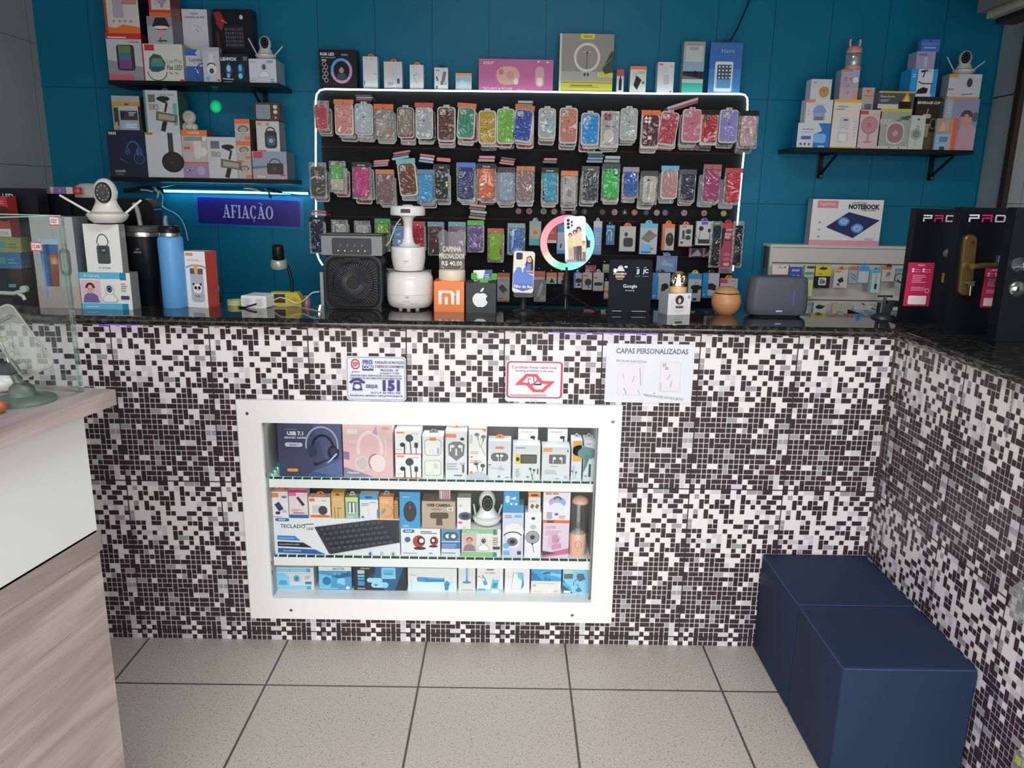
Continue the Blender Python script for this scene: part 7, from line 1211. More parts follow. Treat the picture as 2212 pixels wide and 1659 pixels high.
z = K('white box picturing red and black round speakers', 866, 951, 1142, 1206, 'e8ecf4', [('q', .05, .84, .35, .97, .06, '2c74b8'), ('t', 'KNUP', .2, .905, .06, 'f0f4fa', .22, .03), ('m', .5, .82, .95, .94, 2, '444'), ('g', [('e', -.1, .1, .7, .75, 'b83a40'), ('e', .15, .2, .45, .5, '222'), ('e', .2, .2, .28, .3, 'dfe2e6'), ('e', 0, -.75, .7, .2, '333')], .48, .5, .30), ('g', [('e', .1, .1, .55, .65, 'b83a40'), ('e', 0, .2, .4, .45, '222'), ('e', -.02, .2, .22, .25, 'dfe2e6'), ('e', 0, -.65, .6, .16, '333')], .83, .53, .26), ('e', .17, .6, .1, .1, '3a5ca0'), ('m', .05, .08, .55, .14, 1, '9aa0b0'), ('t', 'USB', .75, .1, .05, '55a', .12)], ZS2, g=GB)
K('bright blue box picturing a black computer mouse', 863, 908, 1063, 1141, '3c9cd4', [('g', d_mouse('3a3b40'), .5, .47, .31), ('m', .15, .86, .6, .9, 1, 'c0e0f4'), ('m', .15, .05, .6, .12, 2, 'c0e0f4')], z, g=GB, depth=.04, side='2c78a8')
z2 = K('small blue and white box picturing two teal speakers', 953, 994, 1143, 1206, 'dce4ec', [('r', 0, .55, 1, 1, '5c94bc'), ('e', .35, .74, .17, .17, '3c5c64'), ('e', .35, .74, .08, .08, 'dfe6e6'), ('e', .65, .74, .17, .17, '3c5c64'), ('e', .65, .74, .08, .08, 'dfe6e6'), ('r', 0, .28, 1, .52, '3c6cb4'), ('m', .04, .32, .9, .48, 3, 'a0c0e4'), ('m', .04, .1, .95, .15, 1, '345c98')], ZS2, g=GB)
K('brown cardboard box lettered WEB CAMERA on the middle shelf', 911, 984, 1083, 1141, 'b9a894', [('t', 'WEB CAMERA', .5, .86, .10, '4a3f36', .72, .05), ('m', .28, .70, .72, .76, 1, '6a5c50'), ('r', .76, .66, .94, .80, 'e0dad4'), ('t', 'H6', .85, .73, .07, '555', .12, .03), ('q', .24, .38, .80, .60, .09, '5c5046'), ('p', [(.44, .42), (.60, .42), (.62, .14), (.42, .14)], '5c5046'), ('m', .02, .03, .9, .06, 1, '8a7a68')], z, g=GB, depth=.07, top='a09080')
K('pack of red and white striped batteries lying above the brown box', 948, 973, 1060, 1079, 'd0c8cc', [('r', .0, 0, .12, 1, '9a9a9c'), ('r', .3, 0, .4, 1, '8c8c90'), ('r', .5, 0, .58, 1, 'b04860'), ('r', .66, 0, .74, 1, 'b04860'), ('r', .82, 0, .9, 1, 'b04860')], PY(947, 1083, YA).z, g=GB, dy=.02, depth=.02)
z3 = K('green and white baby camera box below the cabinet webcam', 997, 1082, 1143, 1207, 'e2e0e0', [('r', 0, .84, .88, 1, '8cc48c'), ('r', .8, .8, .9, 1, '3c8c74'), ('r', 0, 0, .88, .16, '8cc48c'), ('r', .8, 0, .9, .16, '3c8c74'), ('r', .02, .18, .38, .82, 'd4b8b8'), ('g', d_person('d8a890', '8c5a44', '8c7c88'), .2, .48, .28), ('g', d_cam('f0f0ee', '33343a', 'b8b8ba'), .56, .46, .30), ('m', .8, .45, .98, .75, 4, 'a08878'), ('r', .8, .28, .98, .38, '44464c'), ('t', 'IP Camera', .28, .92, .06, 'd8f0d8', .3)], ZS2, g=GB)
K('white camera box picturing one dark round lens', 987, 1017, 1075, 1141, 'e6e4e6', [('e', .6, .42, .2, .13, '55586c'), ('e', .6, .42, .11, .08, '33364a'), ('t', 'A9', .25, .75, .06, '99a', .3), ('r', .08, .18, .38, .25, 'd0707c'), ('m', .4, .05, .8, .08, 1, '889')], z2, g=GB, depth=.04, top='c4c4c8')
ca = webcam('white two-antenna webcam inside the lit cabinet', 1019, 1083, 1141, YA, z3, 3, 'eceeee', 1.06, ((-10, .05), (18, .05)))
z = K('blue-topped tall box picturing a white bulb camera', 1085, 1131, 1092, 1207, 'd0d4e6', [('r', 0, .86, 1, 1, '3c94c8'), ('m', .1, .76, .5, .83, 2, '6c7ca0'), ('q', .55, .77, .92, .82, .02, '68b4dc'), ('e', .55, .5, .18, .16, 'e8e8ee'), ('q', .3, .18, .82, .44, .10, 'f0f0f4'), ('a', .5, .38, .18, .12, .02, 20, 160, '333'), ('e', .48, .30, .10, .085, '66686e'), ('e', .48, .30, .05, .04, '222'), ('e', .18, .22, .06, .05, '68b8e0'), ('r', .05, .04, .35, .12, '68b8e0'), ('r', .72, .05, .9, .12, '444')], ZS2, g=GB, side='a8b0cc')
K('small bright blue box standing on the bulb camera box', 1088, 1122, 1062, 1093, '38a0d8', [('q', .1, .2, .38, .7, .1, 'd0dcec'), ('p', [(.4, .5), (.8, .65), (.75, .4)], 'f0f4fa'), ('e', .5, .12, .08, .08, 'e8f2fa'), ('e', .8, .12, .08, .08, 'e8f2fa')], z, g=GB, depth=.03)
z = K('tall white box picturing a small handheld fan', 1133, 1169, 1107, 1207, 'eaebf0', [('o', .48, .45, .145, .145, .02, '66686c'), ('e', .48, .45, .12, .12, 'a0a2a6'), ('e', .48, .45, .05, .05, '444'), ('l', .48, .3, .6, .1, .02, '99a'), ('e', .5, .87, .04, .03, '333'), ('e', .5, .68, .06, .05, 'b8bcc0'), ('e', .48, .3, .02, .02, '222')], ZS2, g=GB)
K('white box with yellow-orange header and two dark adapters', 1141, 1168, 1064, 1107, 'e4e0da', [('r', 0, .76, 1, 1, 'e0a040'), ('e', .5, .87, .2, .06, '6a2a1c'), ('p', [(.15, .28), (.35, .18), (.5, .35), (.3, .45)], '66686a'), ('p', [(.55, .28), (.75, .18), (.9, .35), (.7, .45)], '66686a'), ('m', .1, .55, .9, .6, 1, '889')], z, g=GB, depth=.035)
z = K('pale pink box with a magenta swoosh on the middle shelf', 1172, 1229, 1130, 1207, 'dccfe0', [('t', 'LUXTOR', .3, .88, .07, '8c7c88', .4, .01), ('m', .1, .66, .75, .8, 3, 'd898a8'), ('p', [(.2, .3), (.6, .3), (.7, .6), (.4, .68), (.2, .6)], 'dcb8cc'), ('q', .36, .42, .6, .65, .03, 'c894ac'), ('p', [(.35, .22), (.72, .28), (.7, .42), (.35, .38)], 'd490b0'), ('p', [(0, .1), (1, .28), (1, .12), (.3, .04), (0, 0)], 'c86c94'), ('p', [(0, .2), (.5, .13), (0, .06)], '5c4454'), ('e', .6, .52, .02, .03, 'a06c88')], ZS2, g=GB)
K('white and orange box picturing a blue and pink light bulb speaker', 1173, 1232, 1064, 1130, 'e8e6ee', [('r', 0, 0, 1, .10, ORB), ('r', .08, .93, .3, .99, 'e07a50'), ('r', .34, .93, .56, .99, 'e07a50'), ('e', .52, .68, .26, .18, '88b4dc'), ('e', .44, .64, .16, .12, 'e0a0c0'), ('e', .52, .54, .2, .14, 'dce4ec'), ('a', .52, .78, .12, .10, .04, 0, 180, '2c3450'), ('q', .14, .14, .34, .36, .03, 'a8aab8'), ('e', .5, .3, .06, .04, '55a'), ('m', .6, .16, .9, .28, 2, 'c89a8a'), ('r', .16, .02, .4, .09, '6a3a24')], z, g=GB)
# portable blender
bx = PY(1247, 1180, YA + .035); t = thing('portable_blender', 'pink portable blender bottle with clear cup at the right of the middle shelf', 'blender', (bx.x, YA + .035, ZS2)); r = (PY(1267, 1180, YA).x - PY(1230, 1180, YA).x) / 2; PK = mat('e8b8a0', .35, k=1)
ht = PY(1247, 1152, YA + .03).z - ZS2
MB().lathe([(r * .93, 0), (r * .98, .003), (r, .010), (r * .99, ht - .004), (r * .9, ht)], PK, n=32).build('motor_base', t)
m_ = MB(); m_.lathe([(r * .9, ht), (r * .72, ht + .006), (r * .5, ht + .009), (.001, ht + .010)], mat('d8c8bc', .3, k=1), n=28); m_.tube([(-.012, 0, ht + .008), (.012, 0, ht + .018)], .0015, mat('888', .2, .9, k=1), 5); m_.tube([(.012, 0, ht + .008), (-.012, 0, ht + .018)], .0015, mat('888', .2, .9, k=1), 5); m_.build('blade_seat', t)
h2 = PY(1247, 1085, YA + .03).z - ZS2
MB().lathe([(r * .88, ht + .002), (r * .86, h2)], glassy('clear_cup', (.9, .93, .93), .16, .03), n=28, caps=False).build('clear_cup', t)
m_ = MB(); m_.ell((.004, 0, h2 + .002), r * .98, r * .9, .020, PK, 24, 10, z0=-.2); m_.build('lid', t)
m_ = MB(); art(m_, [('o', .5, .6, .22, .3, .03, 'b87c64'), ('l', .5, .4, .5, .75, .03, 'b87c64'), ('m', .3, .1, .7, .2, 2, 'b87c64')], -.012, ht * .2, .024, ht * .65, -r * 1.01); m_.build('printed_logo', t)

# bottom row: sun-bleached blue boxes
def Q(lb, x0, x1, yt, face, prims, **k): return K(lb, x0, x1, yt, 1297, face, prims, ZS0, g=GC, **k)
b1c, b2c, b3c = '8cd0f0', '48a8d8', '2c80b8'
Q('faded blue and white camera box at the left of the bottom row', 592, 679, 1226, 'd8dcdc', [('r', 0, .80, .9, .96, b1c), ('r', .82, .8, .92, .96, b2c), ('r', 0, 0, .9, .16, b1c), ('r', .82, 0, .92, .16, b2c), ('p', [(.02, .2), (.4, .2), (.38, .55), (.25, .75), (.08, .7)], b1c), ('p', [(.1, .2), (.35, .2), (.3, .4), (.15, .42)], b2c), ('e', .57, .5, .13, .15, b2c), ('e', .57, .5, .06, .07, b3c), ('a', .57, .5, .2, .2, .015, -40, 40, b1c), ('r', .78, .25, .94, .36, b3c), ('m', .78, .5, .92, .65, 3, 'a0a8b0'), ('r', .4, .85, .42, .95, b2c)])
Q('faded blue box with white top strip and a drinking glass print', 689, 760, 1224, '48a0cc', [('r', 0, .82, 1, 1, 'dfe0e0'), ('t', 'MASTER', .62, .91, .09, '7a8c9c', .55, .03), ('p', [(0, .05), (.35, .05), (.4, .6), (0, .7)], '74c4e8'), ('e', .24, .38, .17, .18, '2c78a8'), ('p', [(.55, .3), (.8, .2), (.8, .5), (.6, .58)], '8cd0ec'), ('e', .83, .72, .06, .07, '8cd0ec'), ('e', .88, .1, .08, .07, 'e8f4fa'), ('p', [(.4, .6), (.95, .8), (1, .6), (.6, .5)], '2c6490'), ('o', .5, .7, .05, .05, .015, 'b0e0f4'), ('o', .63, .7, .05, .05, .015, 'b0e0f4'), ('m', .02, .06, .6, .12, 1, 'c0e8f8')])
Q('black and blue game console box with two pale controllers', 764, 878, 1225, '2c3036', [('p', [(.38, .45), (.42, 1), (.95, 1), (.78, 0), (.6, 0)], '1c5c90'), ('q', .53, .50, .80, .98, .05, '88d0f4'), ('q', .56, .66, .76, .9, .03, '60b8e4'), ('r', .58, .70, .74, .73, '2c78a8'), ('q', .25, .34, .55, .54, .14, '9cdcf8'), ('q', .33, .12, .66, .36, .16, '9cdcf8'), ('l', .38, .24, .46, .24, .04, b3c), ('l', .42, .18, .42, .30, .04, b3c), ('e', .57, .28, .025, .025, b2c), ('e', .61, .22, .025, .025, b2c), ('e', .57, .18, .025, .025, b2c), ('a', .36, .5, .14, .14, .01, 0, 180, '88b0c0'), ('t', 'SUPER MINI', .22, .95, .05, 'c8ccd0', .25, .03), ('r', .08, .72, .21, .88, 'c8ccd0'), ('r', .08, .58, .21, .68, '68bce4'), ('r', .08, .46, .21, .55, '50a8d8'), ('r', .08, .22, .21, .42, '3894cc'), ('m', .07, .07, .25, .15, 2, 'c8ccd0')])
Q('white box picturing a long blue flashlight and a small figure', 881, 987, 1228, 'dfe2e2', [('r', 0, 0, 1, .4, 'cfe6ee'), ('p', [(.18, .52), (.2, .42), (.4, .40), (.75, .42), (.75, .58), (.4, .6), (.2, .62)], b3c), ('p', [(.18, .52), (.2, .42), (.36, .40), (.36, .62), (.2, .62)], '3c94c8'), ('l', .4, .56, .74, .55, .03, '70c0e8'), ('o', .88, .56, .05, .05, .01, 'a8bcc4'), ('p', [(.76, .05), (.82, .05), (.86, .38), (.80, .48), (.74, .38)], '2c88b0'), ('l', .68, .38, .95, .40, .015, '88c4dc'), ('o', .07, .46, .04, .04, .01, 'a8b8bc'), ('o', .07, .3, .04, .04, .01, 'a8b8bc'), ('o', .07, .14, .04, .04, .01, 'a8b8bc'), ('m', .05, .7, .2, .74, 1, 'a8b0b0')])
Q('narrow white box with a blue round-based lamp drawing', 990, 1027, 1226, 'd8d8da', [('r', .44, .52, .56, 1, '68acd4'), ('l', .5, .55, .5, .42, .05, b3c), ('e', .5, .39, .17, .045, '3c84b0'), ('p', [(.38, .40), (.62, .40), (.53, .52), (.47, .52)], '4c98c4'), ('m', .2, .05, .9, .12, 1, 'b0b0b4')])
Q('white blister box lettered Humidity with two blue bottles', 1030, 1087, 1228, 'e6e2de', [('r', 0, 0, 1, .12, '9cd8f0'), ('t', 'Humidity', .5, .82, .08, 'a89c94', .6), ('r', .36, .93, .64, .97, '4a3c3c'), ('p', [(.15, .62), (.28, .66), (.42, .33), (.28, .27)], '4aa0c8'), ('p', [(.16, .58), (.26, .60), (.3, .5), (.2, .46)], 'd8f0f8'), ('p', [(.6, .56), (.84, .56), (.80, .15), (.52, .15)], '68bcdc'), ('p', [(.62, .40), (.80, .40), (.74, .2), (.6, .2)], '2c88b0'), ('e', .73, .58, .12, .06, 'c0e8f4'), ('e', .22, .7, .025, .025, b3c), ('e', .07, .66, .025, .025, b3c), ('r', .55, 0, .84, .12, 'e8eeee'), ('m', .03, .08, .4, .17, 2, '3c7c9c')])
Q('plain white box picturing a pale blue phone on a charger', 1090, 1144, 1229, 'e4e4e6', [('p', [(.26, .16), (.68, .14), (.78, .3), (.76, .5), (.74, .84), (.34, .84)], '3c88a8'), ('p', [(.27, .17), (.66, .15), (.74, .82), (.36, .83)], 'e0ecf4'), ('p', [(.5, .82), (.74, .82), (.7, .5), (.55, .6)], '78c4ec')])
Q('white and blue car charger box with a dashboard photo', 1147, 1212, 1230, 'e4e0da', [('r', 0, .5, 1, 1, '40a4dc'), ('p', [(0, .52), (.4, .52), (.1, .85), (0, .9)], '2c78ac'), ('p', [(.3, .85), (1, .66), (1, .8), (.4, .92)], '88d0f0'), ('o', .48, .6, .05, .07, .02, '144c74'), ('o', .6, .56, .05, .06, .02, '144c74'), ('p', [(.35, .8), (.65, .82), (.6, .9), (.4, .88)], '1c6498'), ('m', .05, .40, .95, .43, 1, 'd8b0a0'), ('r', .06, .28, .16, .36, 'b0aaa8'), ('m', .05, .05, .4, .08, 1, 'a8a4a0'), ('m', .75, .05, .95, .12, 2, 'a8a4a0')])
Q('blue box picturing a gooseneck phone mount at the far right of the bottom row', 1215, 1272, 1231, '88d0ec', [('p', [(0, 0), (.4, 0), (.1, .45), (0, .6)], '2c5c74'), ('p', [(0, .35), (.35, .1), (.3, .3), (0, .5)], '4cb0dc'), ('p', [(.05, .98), (.4, .98), (.4, .86), (.05, .86)], 'c8d8c8'), ('r', .04, .62, .38, .82, '587078'), ('p', [(.55, .85), (.78, .84), (.86, .6), (.62, .5), (.52, .7)], '4c6c80'), ('a', .6, .4, .2, .22, .03, 90, 200, '4c7890'), ('a', .4, .22, .25, .22, .03, -20, 60, '4c7890'), ('e', .62, .12, .12, .05, '3c6c88'), ('p', [(.5, .12), (.74, .12), (.66, .24), (.58, .24)], '4c7c98'), ('q', .04, .02, .32, .12, .03, 'dfe8e8')])

# ================================================================== BLUE CUBE SEATS
Mb = None
m, nt, b, N, L = nodes_mat('navy_leatherette', 0.6, 0.2)
tc = N('TexCoord'); n1 = N('TexNoise'); n1.inputs['Scale'].default_value = 220; bp = N('Bump'); bp.inputs['Strength'].default_value = .25; bp.inputs['Distance'].default_value = .0006; L(tc.outputs['Object'], n1.inputs['Vector']); L(n1.outputs['Fac'], bp.inputs['Height'])
n2 = N('TexNoise'); n2.inputs['Scale'].default_value = 5; b2 = N('Bump'); b2.inputs['Strength'].default_value = .5; b2.inputs['Distance'].default_value = .008; L(tc.outputs['Object'], n2.inputs['Vector']); L(n2.outputs['Fac'], b2.inputs['Height']); L(bp.outputs[0], b2.inputs['Normal']); L(b2.outputs[0], b.inputs['Normal'])
b.inputs['Base Color'].default_value = (0.016, 0.031, 0.070, 1); M_navy = m
def rcube(mb, x0, x1, y0, y1, z0, z1, r, m):
    w_, d_ = x1 - x0, y1 - y0; cx, cy = (x0 + x1) / 2, (y0 + y1) / 2; rings = [(z0, rrect(w_, d_, r, 3, cx, cy))]
    for i in range(5):
        a = pi / 2 * i / 4; k = r * (1 - cos(a)); rings.append((z1 - r + r * sin(a), rrect(w_ - 2 * k, d_ - 2 * k, r, 3, cx, cy)))
    mb.loft(rings, m, True)
XR_ = XC - .006; XL_ = .862; ztop = .352
ya = PZ(1940, 1309, ztop).y; yb_ = PZ(1868, 1444, ztop).y
for y0, y1, lb in ((ya + .002, YC - .004, 'navy blue leatherette cube seat in the corner against both counters'), (yb_, ya - .002, 'nearer navy blue leatherette cube seat standing in front of the corner one')):
    t = thing('cube_seat', lb, 'seat', ((XL_ + XR_) / 2, (y0 + y1) / 2, 0), group='navy cube seats'); hw, hd = (XR_ - XL_) / 2, (y1 - y0) / 2
    m_ = MB(); rcube(m_, -hw, hw, -hd, hd, .006, ztop, .008, M_navy); bd = m_.build('upholstery', t)
    m_ = MB(); z_ = ztop - .0035
    for q0, q1 in (((-hw + .004, -hd + .001), (hw - .004, -hd + .001)), ((-hw + .001, -hd + .004), (-hw + .001, hd - .004))): m_.tube([(q0[0], q0[1], z_), (q1[0], q1[1], z_)], .0012, mat('3a5284', .4, k=1), 5)
    m_.build('seam', bd)
    MB().box(-hw + .01, hw - .01, -hd + .01, hd - .01, 0, .006, mat('111', k=1)).build('base_board', t)

# ================================================================== LOCK DISPLAY BOARDS ON THE SIDE WORKTOP
ZK = 1.1; PKc = 'cc2c5c'
BRD = mat('121419', .3, k=1.0)
def board(label, x0, x1, yt, px, py):
    Y = PZ(px, py, ZC).y; XL = PY(x0, yt + 40, Y).x; w_ = PY(x1, yt + 40, Y).x - XL; H = PY((x0 + x1) / 2, yt, Y).z - ZC
    t = thing('lock_board', label, 'display stand', (XL + w_ / 2, Y, ZC), group='black lock display boards')
    m_ = MB(); m_.box(-w_ / 2, w_ / 2, 0, .038, .012, H, BRD); bd = m_.build('board', t)
    m_ = MB(); m_.box(-w_ * .52, w_ * .52, -.012, .07, 0, .012, BRD); m_.build('foot', t)
    lw = .012; m_ = MB(); Wt = 'e4e4ea'; u = w_ * .19; h_ = .021; zt_ = H - .040; g = []
    so = [0]
    def S(a, b_, c, d, col): so[0] += .00012; m_.box(a, c, -.0010 - so[0], 0, b_, d, mat(col, .4, k=1))
    th = .0042
    x = -w_ * .34                                        # P
    S(x, zt_, x + th, zt_ + h_ * .62, Wt); S(x, zt_ + h_ - th, x + u, zt_ + h_, Wt); S(x + u - th, zt_ + h_ * .42, x + u, zt_ + h_, Wt); S(x, zt_ + h_ * .42, x + u, zt_ + h_ * .42 + th, Wt)
    x = -w_ * .095                                       # A
    S(x, zt_, x + th, zt_ + h_ * .6, 'd8306c'); S(x + u - th, zt_, x + u, zt_ + h_, 'd8306c'); S(x, zt_ + h_ - th, x + u, zt_ + h_, 'd8306c'); S(x, zt_ + h_ * .42, x + u, zt_ + h_ * .42 + th, 'd8306c')
    x = w_ * .15                                         # D
    S(x, zt_, x + th, zt_ + h_, Wt); S(x, zt_, x + u * .9, zt_ + th, Wt); S(x, zt_ + h_ - th, x + u * .9, zt_ + h_, Wt); S(x + u - th, zt_ + th * .6, x + u, zt_ + h_ - th * .6, Wt)
    m_.build('brand_lettering', bd); return t, Y, XL, w_, H
def on(t, Y, px, py): p = PY(px, py, Y); return p.x - t.location.x, p.z - ZC
def ptag(t, Y, x0, x1, y0, y1, cut=0):
    a = on(t, Y, x0, (y0 + y1) / 2); b_ = on(t, Y, x1, (y0 + y1) / 2); z1 = on(t, Y, (x0 + x1) / 2, y0)[1]; z0 = on(t, Y, (x0 + x1) / 2, y1)[1]; w_ = b_[0] - a[0]; h_ = z1 - z0
    m_ = MB(); m_.box(a[0], b_[0], -.0025, -.0010, z0, z1, mat(PKc, .4, k=.9))
    art(m_, [('q', .16, .04, .86, .24, .02, 'ecd8d8'), ('t', 'PADO', .5, .94, .04, 'f0c8d4', .5, .02), ('e', .2, .85, .03, .02, 'f4dce4'), ('m', .27, .835, .5, .86, 1, 'e89ab0'), ('e', .2, .80, .03, .02, 'f4dce4'), ('m', .27, .785, .5, .81, 1, 'e89ab0'), ('e', .6, .85, .03, .02, 'f4dce4'), ('m', .67, .835, .9, .86, 1, 'e89ab0'), ('e', .6, .80, .03, .02, 'f4dce4'), ('m', .67, .785, .9, .81, 1, 'e89ab0'), ('m', .2, .54, .75, .74, 5, 'e89ab0'), ('m', .2, .36, .9, .46, 3, 'e89ab0'), ('o', .82, .36, .05, .05, .012, 'f0c8d4')], a[0], z0, w_, h_, -.0026)
    m_.build('hanging_tag', t)
t, Y, XL, w_, H = board('black board with white-pink lettering and large pink tag, farthest of the three', 1976, 2074, 451, 1990, 697)
ptag(t, Y, 1956, 2012, 567, 661)
x, z = on(t, Y, 2047, 548); m_ = MB(); m_.lathe([(.016, 0), (.016, -.006), (.010, -.012), (.010, -.02)], mat('c8c8c4', .2, .8, k=1), (x, 0, z), 20, axis='y'); m_.build('round_lock', t)
x, z = on(t, Y, 2037, 600); m_ = MB(); m_.loft([(0, rrect(.012, .034, .005, 4, x, z)), (-.004, rrect(.010, .032, .005, 4, x, z))], mat('b8803c', .3, .7, k=1), axis='y'); m_.build('brass_plate', t)
t, Y, XL, w_, H = board('black board with white-pink lettering and brass lever handle, in the middle', 2072, 2187, 449, 2080, 722)
x0, z0 = on(t, Y, 2088, 573); x1, z1 = on(t, Y, 2096, 573); BR = mat('857046', .32, .7, k=1)
hl = on(t, Y, 2088, 508)[1] - on(t, Y, 2088, 640)[1]; ba = radians(-5)
m_ = MB(); pl = rrect(.040, hl, .018, 6); pl = [(x0 + a * cos(ba) + b_ * sin(-ba) * -1 * -.0 + b_ * -sin(ba) * -.6, z0 + b_) for a, b_ in pl]; m_.loft([(0, pl), (-.007, pl), (-.010, [(x0 + (a - x0) * .85, z0 + (c - z0) * .96) for a, c in pl])], BR, True, axis='y')
hd_ = m_.build('handle_plate', t)
m_ = MB(); m_.lathe([(.012, -.008), (.010, -.030)], BR, (x0, 0, z0 + .0), 16, axis='y'); m_.tube([(x0, -.034, z0), (x0 + .03, -.036, z0 + .003), (x0 + .085, -.034, z0 + .003)], .0085, BR, 10); m_.build('lever', hd_)
m_ = MB(); m_.lathe([(.0055, -.0105), (.0045, -.0115)], mat('3a2c18', .3, k=1), (x0 + .002, 0, z0 + hl * .38), 12, axis='y'); m_.build('screw_hole', hd_)
x, z = on(t, Y, 2084, 610); m_ = MB(); SV = mat('b0b0ac', .25, .85, k=1); m_.tube([(x, -.010, z), (x + .001, -.028, z)], .0028, SV, 6); m_.box(x - .0075, x + .0095, -.034, -.030, z - .007, z + .007, SV); m_.tube([(x, -.032, z - .006), (x + .001, -.033, z - .035)], .0022, SV, 6); m_.build('keys', t)
x, z = on(t, Y, 2156, 560); m_ = MB(); m_.box(x - .007, x + .007, -.012, 0, z - .011, z + .011, SV); m_.build('latch', t)
ptag(t, Y, 2122, 2160, 578, 664)
t, Y, XL, w_, H = board('black board with round silver knob lock, nearest and cut by the right photo edge', 2190, 2326, 449, 2206, 748)
for py, r_, nm in ((572, .021, 'knob'), (624, .021, 'key_rosette')):
    x, z = on(t, Y, 2201 if py == 572 else 2196, py); m_ = MB(); m_.lathe([(r_, 0), (r_ * .97, -.006)] + ([(r_ * .6, -.012), (r_ * .62, -.03), (r_ * .45, -.036), (.001, -.037)] if nm == 'knob' else [(.001, -.007)]), mat('a4a6a8', .2, .85, k=1), (x, 0, z), 24, axis='y')
    if nm != 'knob': m_.box(x - .0025, x + .0025, -.0078, -.006, z - .007, z + .007, mat('1c1a1a', k=1))
    m_.build(nm, t)

# ================================================================== PALE SLATWALL ON THE RIGHT WITH CARDS, NOTEBOOK COOLER BOX
ZK = 1.85; YQ = 3.40
a = PY(1664, 560, YQ).x; b_ = PY(2030, 560, YQ).x; zt_ = PY(1800, 536, YQ).z; zb_ = .80
t = thing('pale_slatwall', 'cream white slatted accessory panel on the right below the notebook cooler box', 'display panel', ((a + b_) / 2, YW, zb_)); P_ = tuple(-c for c in t.location); CW = mat('a5a39b', .5); CD = mat('57554f', .5)
MB().box(a, b_, YQ + .010, YW - .001, zb_, zt_ - .0, CD).build('backing_board', t, P_)
MB().box(a - .004, b_, YQ - .004, YW - .001, zt_ + .0, zt_ + .012, CW).build('top_cap', t, P_)
MB().box(a - .004, a + .006, YQ - .006, YQ + .010, zb_, zt_, CW).build('side_trim', t, P_)
lv = [zt_] + [PY(1850, y, YQ).z for y in (571, 650, 729)] + [zb_]
for i in range(len(lv) - 1): MB().box(a + .006, b_, YQ, YQ + .010, lv[i + 1] + .004, lv[i] - .002, CW).build('slat', t, P_)
ztop_ = zt_ + .012
pbox('notebook_cooler_box', 'white and pink NOTEBOOK cooler box with two blue fans, on the pale panel', 'product box', 1751, 1904, 431, 535, YQ + .01, .055, 'b8b8be', [('r', 0, 0, 1, .11, 'c07a88'), ('r', 0, .11, 1, .12, 'd0b0b4'), ('q', .07, .81, .36, .97, .01, 'bb6a70'), ('t', 'MULTITOP', .21, .89, .05, 'd8b0b0', .24), ('t', 'SUPORTE PARA', .66, .93, .035, '44444c', .24, .02), ('t', 'NOTEBOOK', .73, .85, .095, '24242c', .44, .05), ('t', 'COM COOLER', .80, .775, .035, '44444c', .2, .02), ('p', [(.22, .40), (.52, .73), (.97, .56), (.62, .17)], '232848'), ('p', [(.22, .40), (.24, .38), (.64, .15), (.62, .17)], '3a3c58'), ('g', [('e', 0, 0, 1, .75, '3c68a8'), ('e', 0, 0, .7, .5, '6898d0'), ('e', 0, 0, .2, .15, '26305c'), ('l', -.9, -.1, .9, .2, .06, '9cc0e4'), ('l', -.2, .7, .3, -.7, .06, '9cc0e4')], .46, .52, .13), ('g', [('e', 0, 0, 1, .75, '3c68a8'), ('e', 0, 0, .7, .5, '6898d0'), ('e', 0, 0, .2, .15, '26305c'), ('l', -.9, -.1, .9, .2, .06, '9cc0e4'), ('l', -.2, .7, .3, -.7, .06, '9cc0e4')], .66, .38, .14), ('e', .12, .5, .02, .02, '667'), ('e', .12, .34, .02, .02, '667'), ('e', .12, .19, .02, .02, '667'), ('t', 'F18-Q3', .84, .15, .045, '8a8a94', .18)], side='7c7a80', zb=ztop_, group=None)
YK_ = YQ - .06; HK2 = []
G7 = 'hanging cards on the pale slatwall'
def hc(lb, x0, x1, y0, y1, face, prims, tab=None, dy=0, depth=.008): 
    pbox('hanging_card', lb, 'accessory', x0, x1, y0, y1, YK_ + dy, depth, face, prims, group=G7, tab=tab); HK2.append((PY((x0 + x1) / 2, y0 + 3, YK_ + dy), YK_ + dy))
hc('white and red hanging card, leftmost on the pale slatwall', 1667, 1702, 573, 612, 'b4b0b0', [('r', 0, 0, 1, .5, 'a83048'), ('m', .3, .85, .8, .92, 1, '855'), ('e', .8, .9, .05, .04, '333')])
hc('purple-blue hanging card lettered SMART on the pale slatwall', 1704, 1733, 573, 612, '34408c', [('t', 'SMART', .5, .72, .10, 'b4bce0', .8, .04), ('e', .35, .35, .14, .12, '8ca8d0'), ('e', .68, .35, .14, .12, '8ca8d0'), ('r', 0, .92, 1, 1, 'a0a4b8')])
hc('pale green and white hanging card of small ear tips', 1736, 1757, 574, 640, 'a4aa9c', [('e', .3, .75, .09, .06, '5c7c5c'), ('e', .7, .75, .09, .06, '5c7c5c'), ('e', .3, .6, .09, .06, '6c8c6c'), ('e', .7, .6, .09, .06, '6c8c6c'), ('r', .7, 0, 1, .5, 'b0b05c'), ('e', .6, .95, .15, .04, '333')])
hc('black and yellow hanging memory card pack', 1760, 1794, 573, 622, '1f1e20', [('r', 0, .52, 1, 1, 'c0a824'), ('e', .5, .86, .18, .06, '332c10'), ('r', .2, .58, .45, .64, 'a8602c'), ('q', .25, .12, .75, .46, .04, 'b8b8b8'), ('r', .33, .18, .55, .4, '66686c'), ('r', .55, .2, .68, .34, '44464a')])
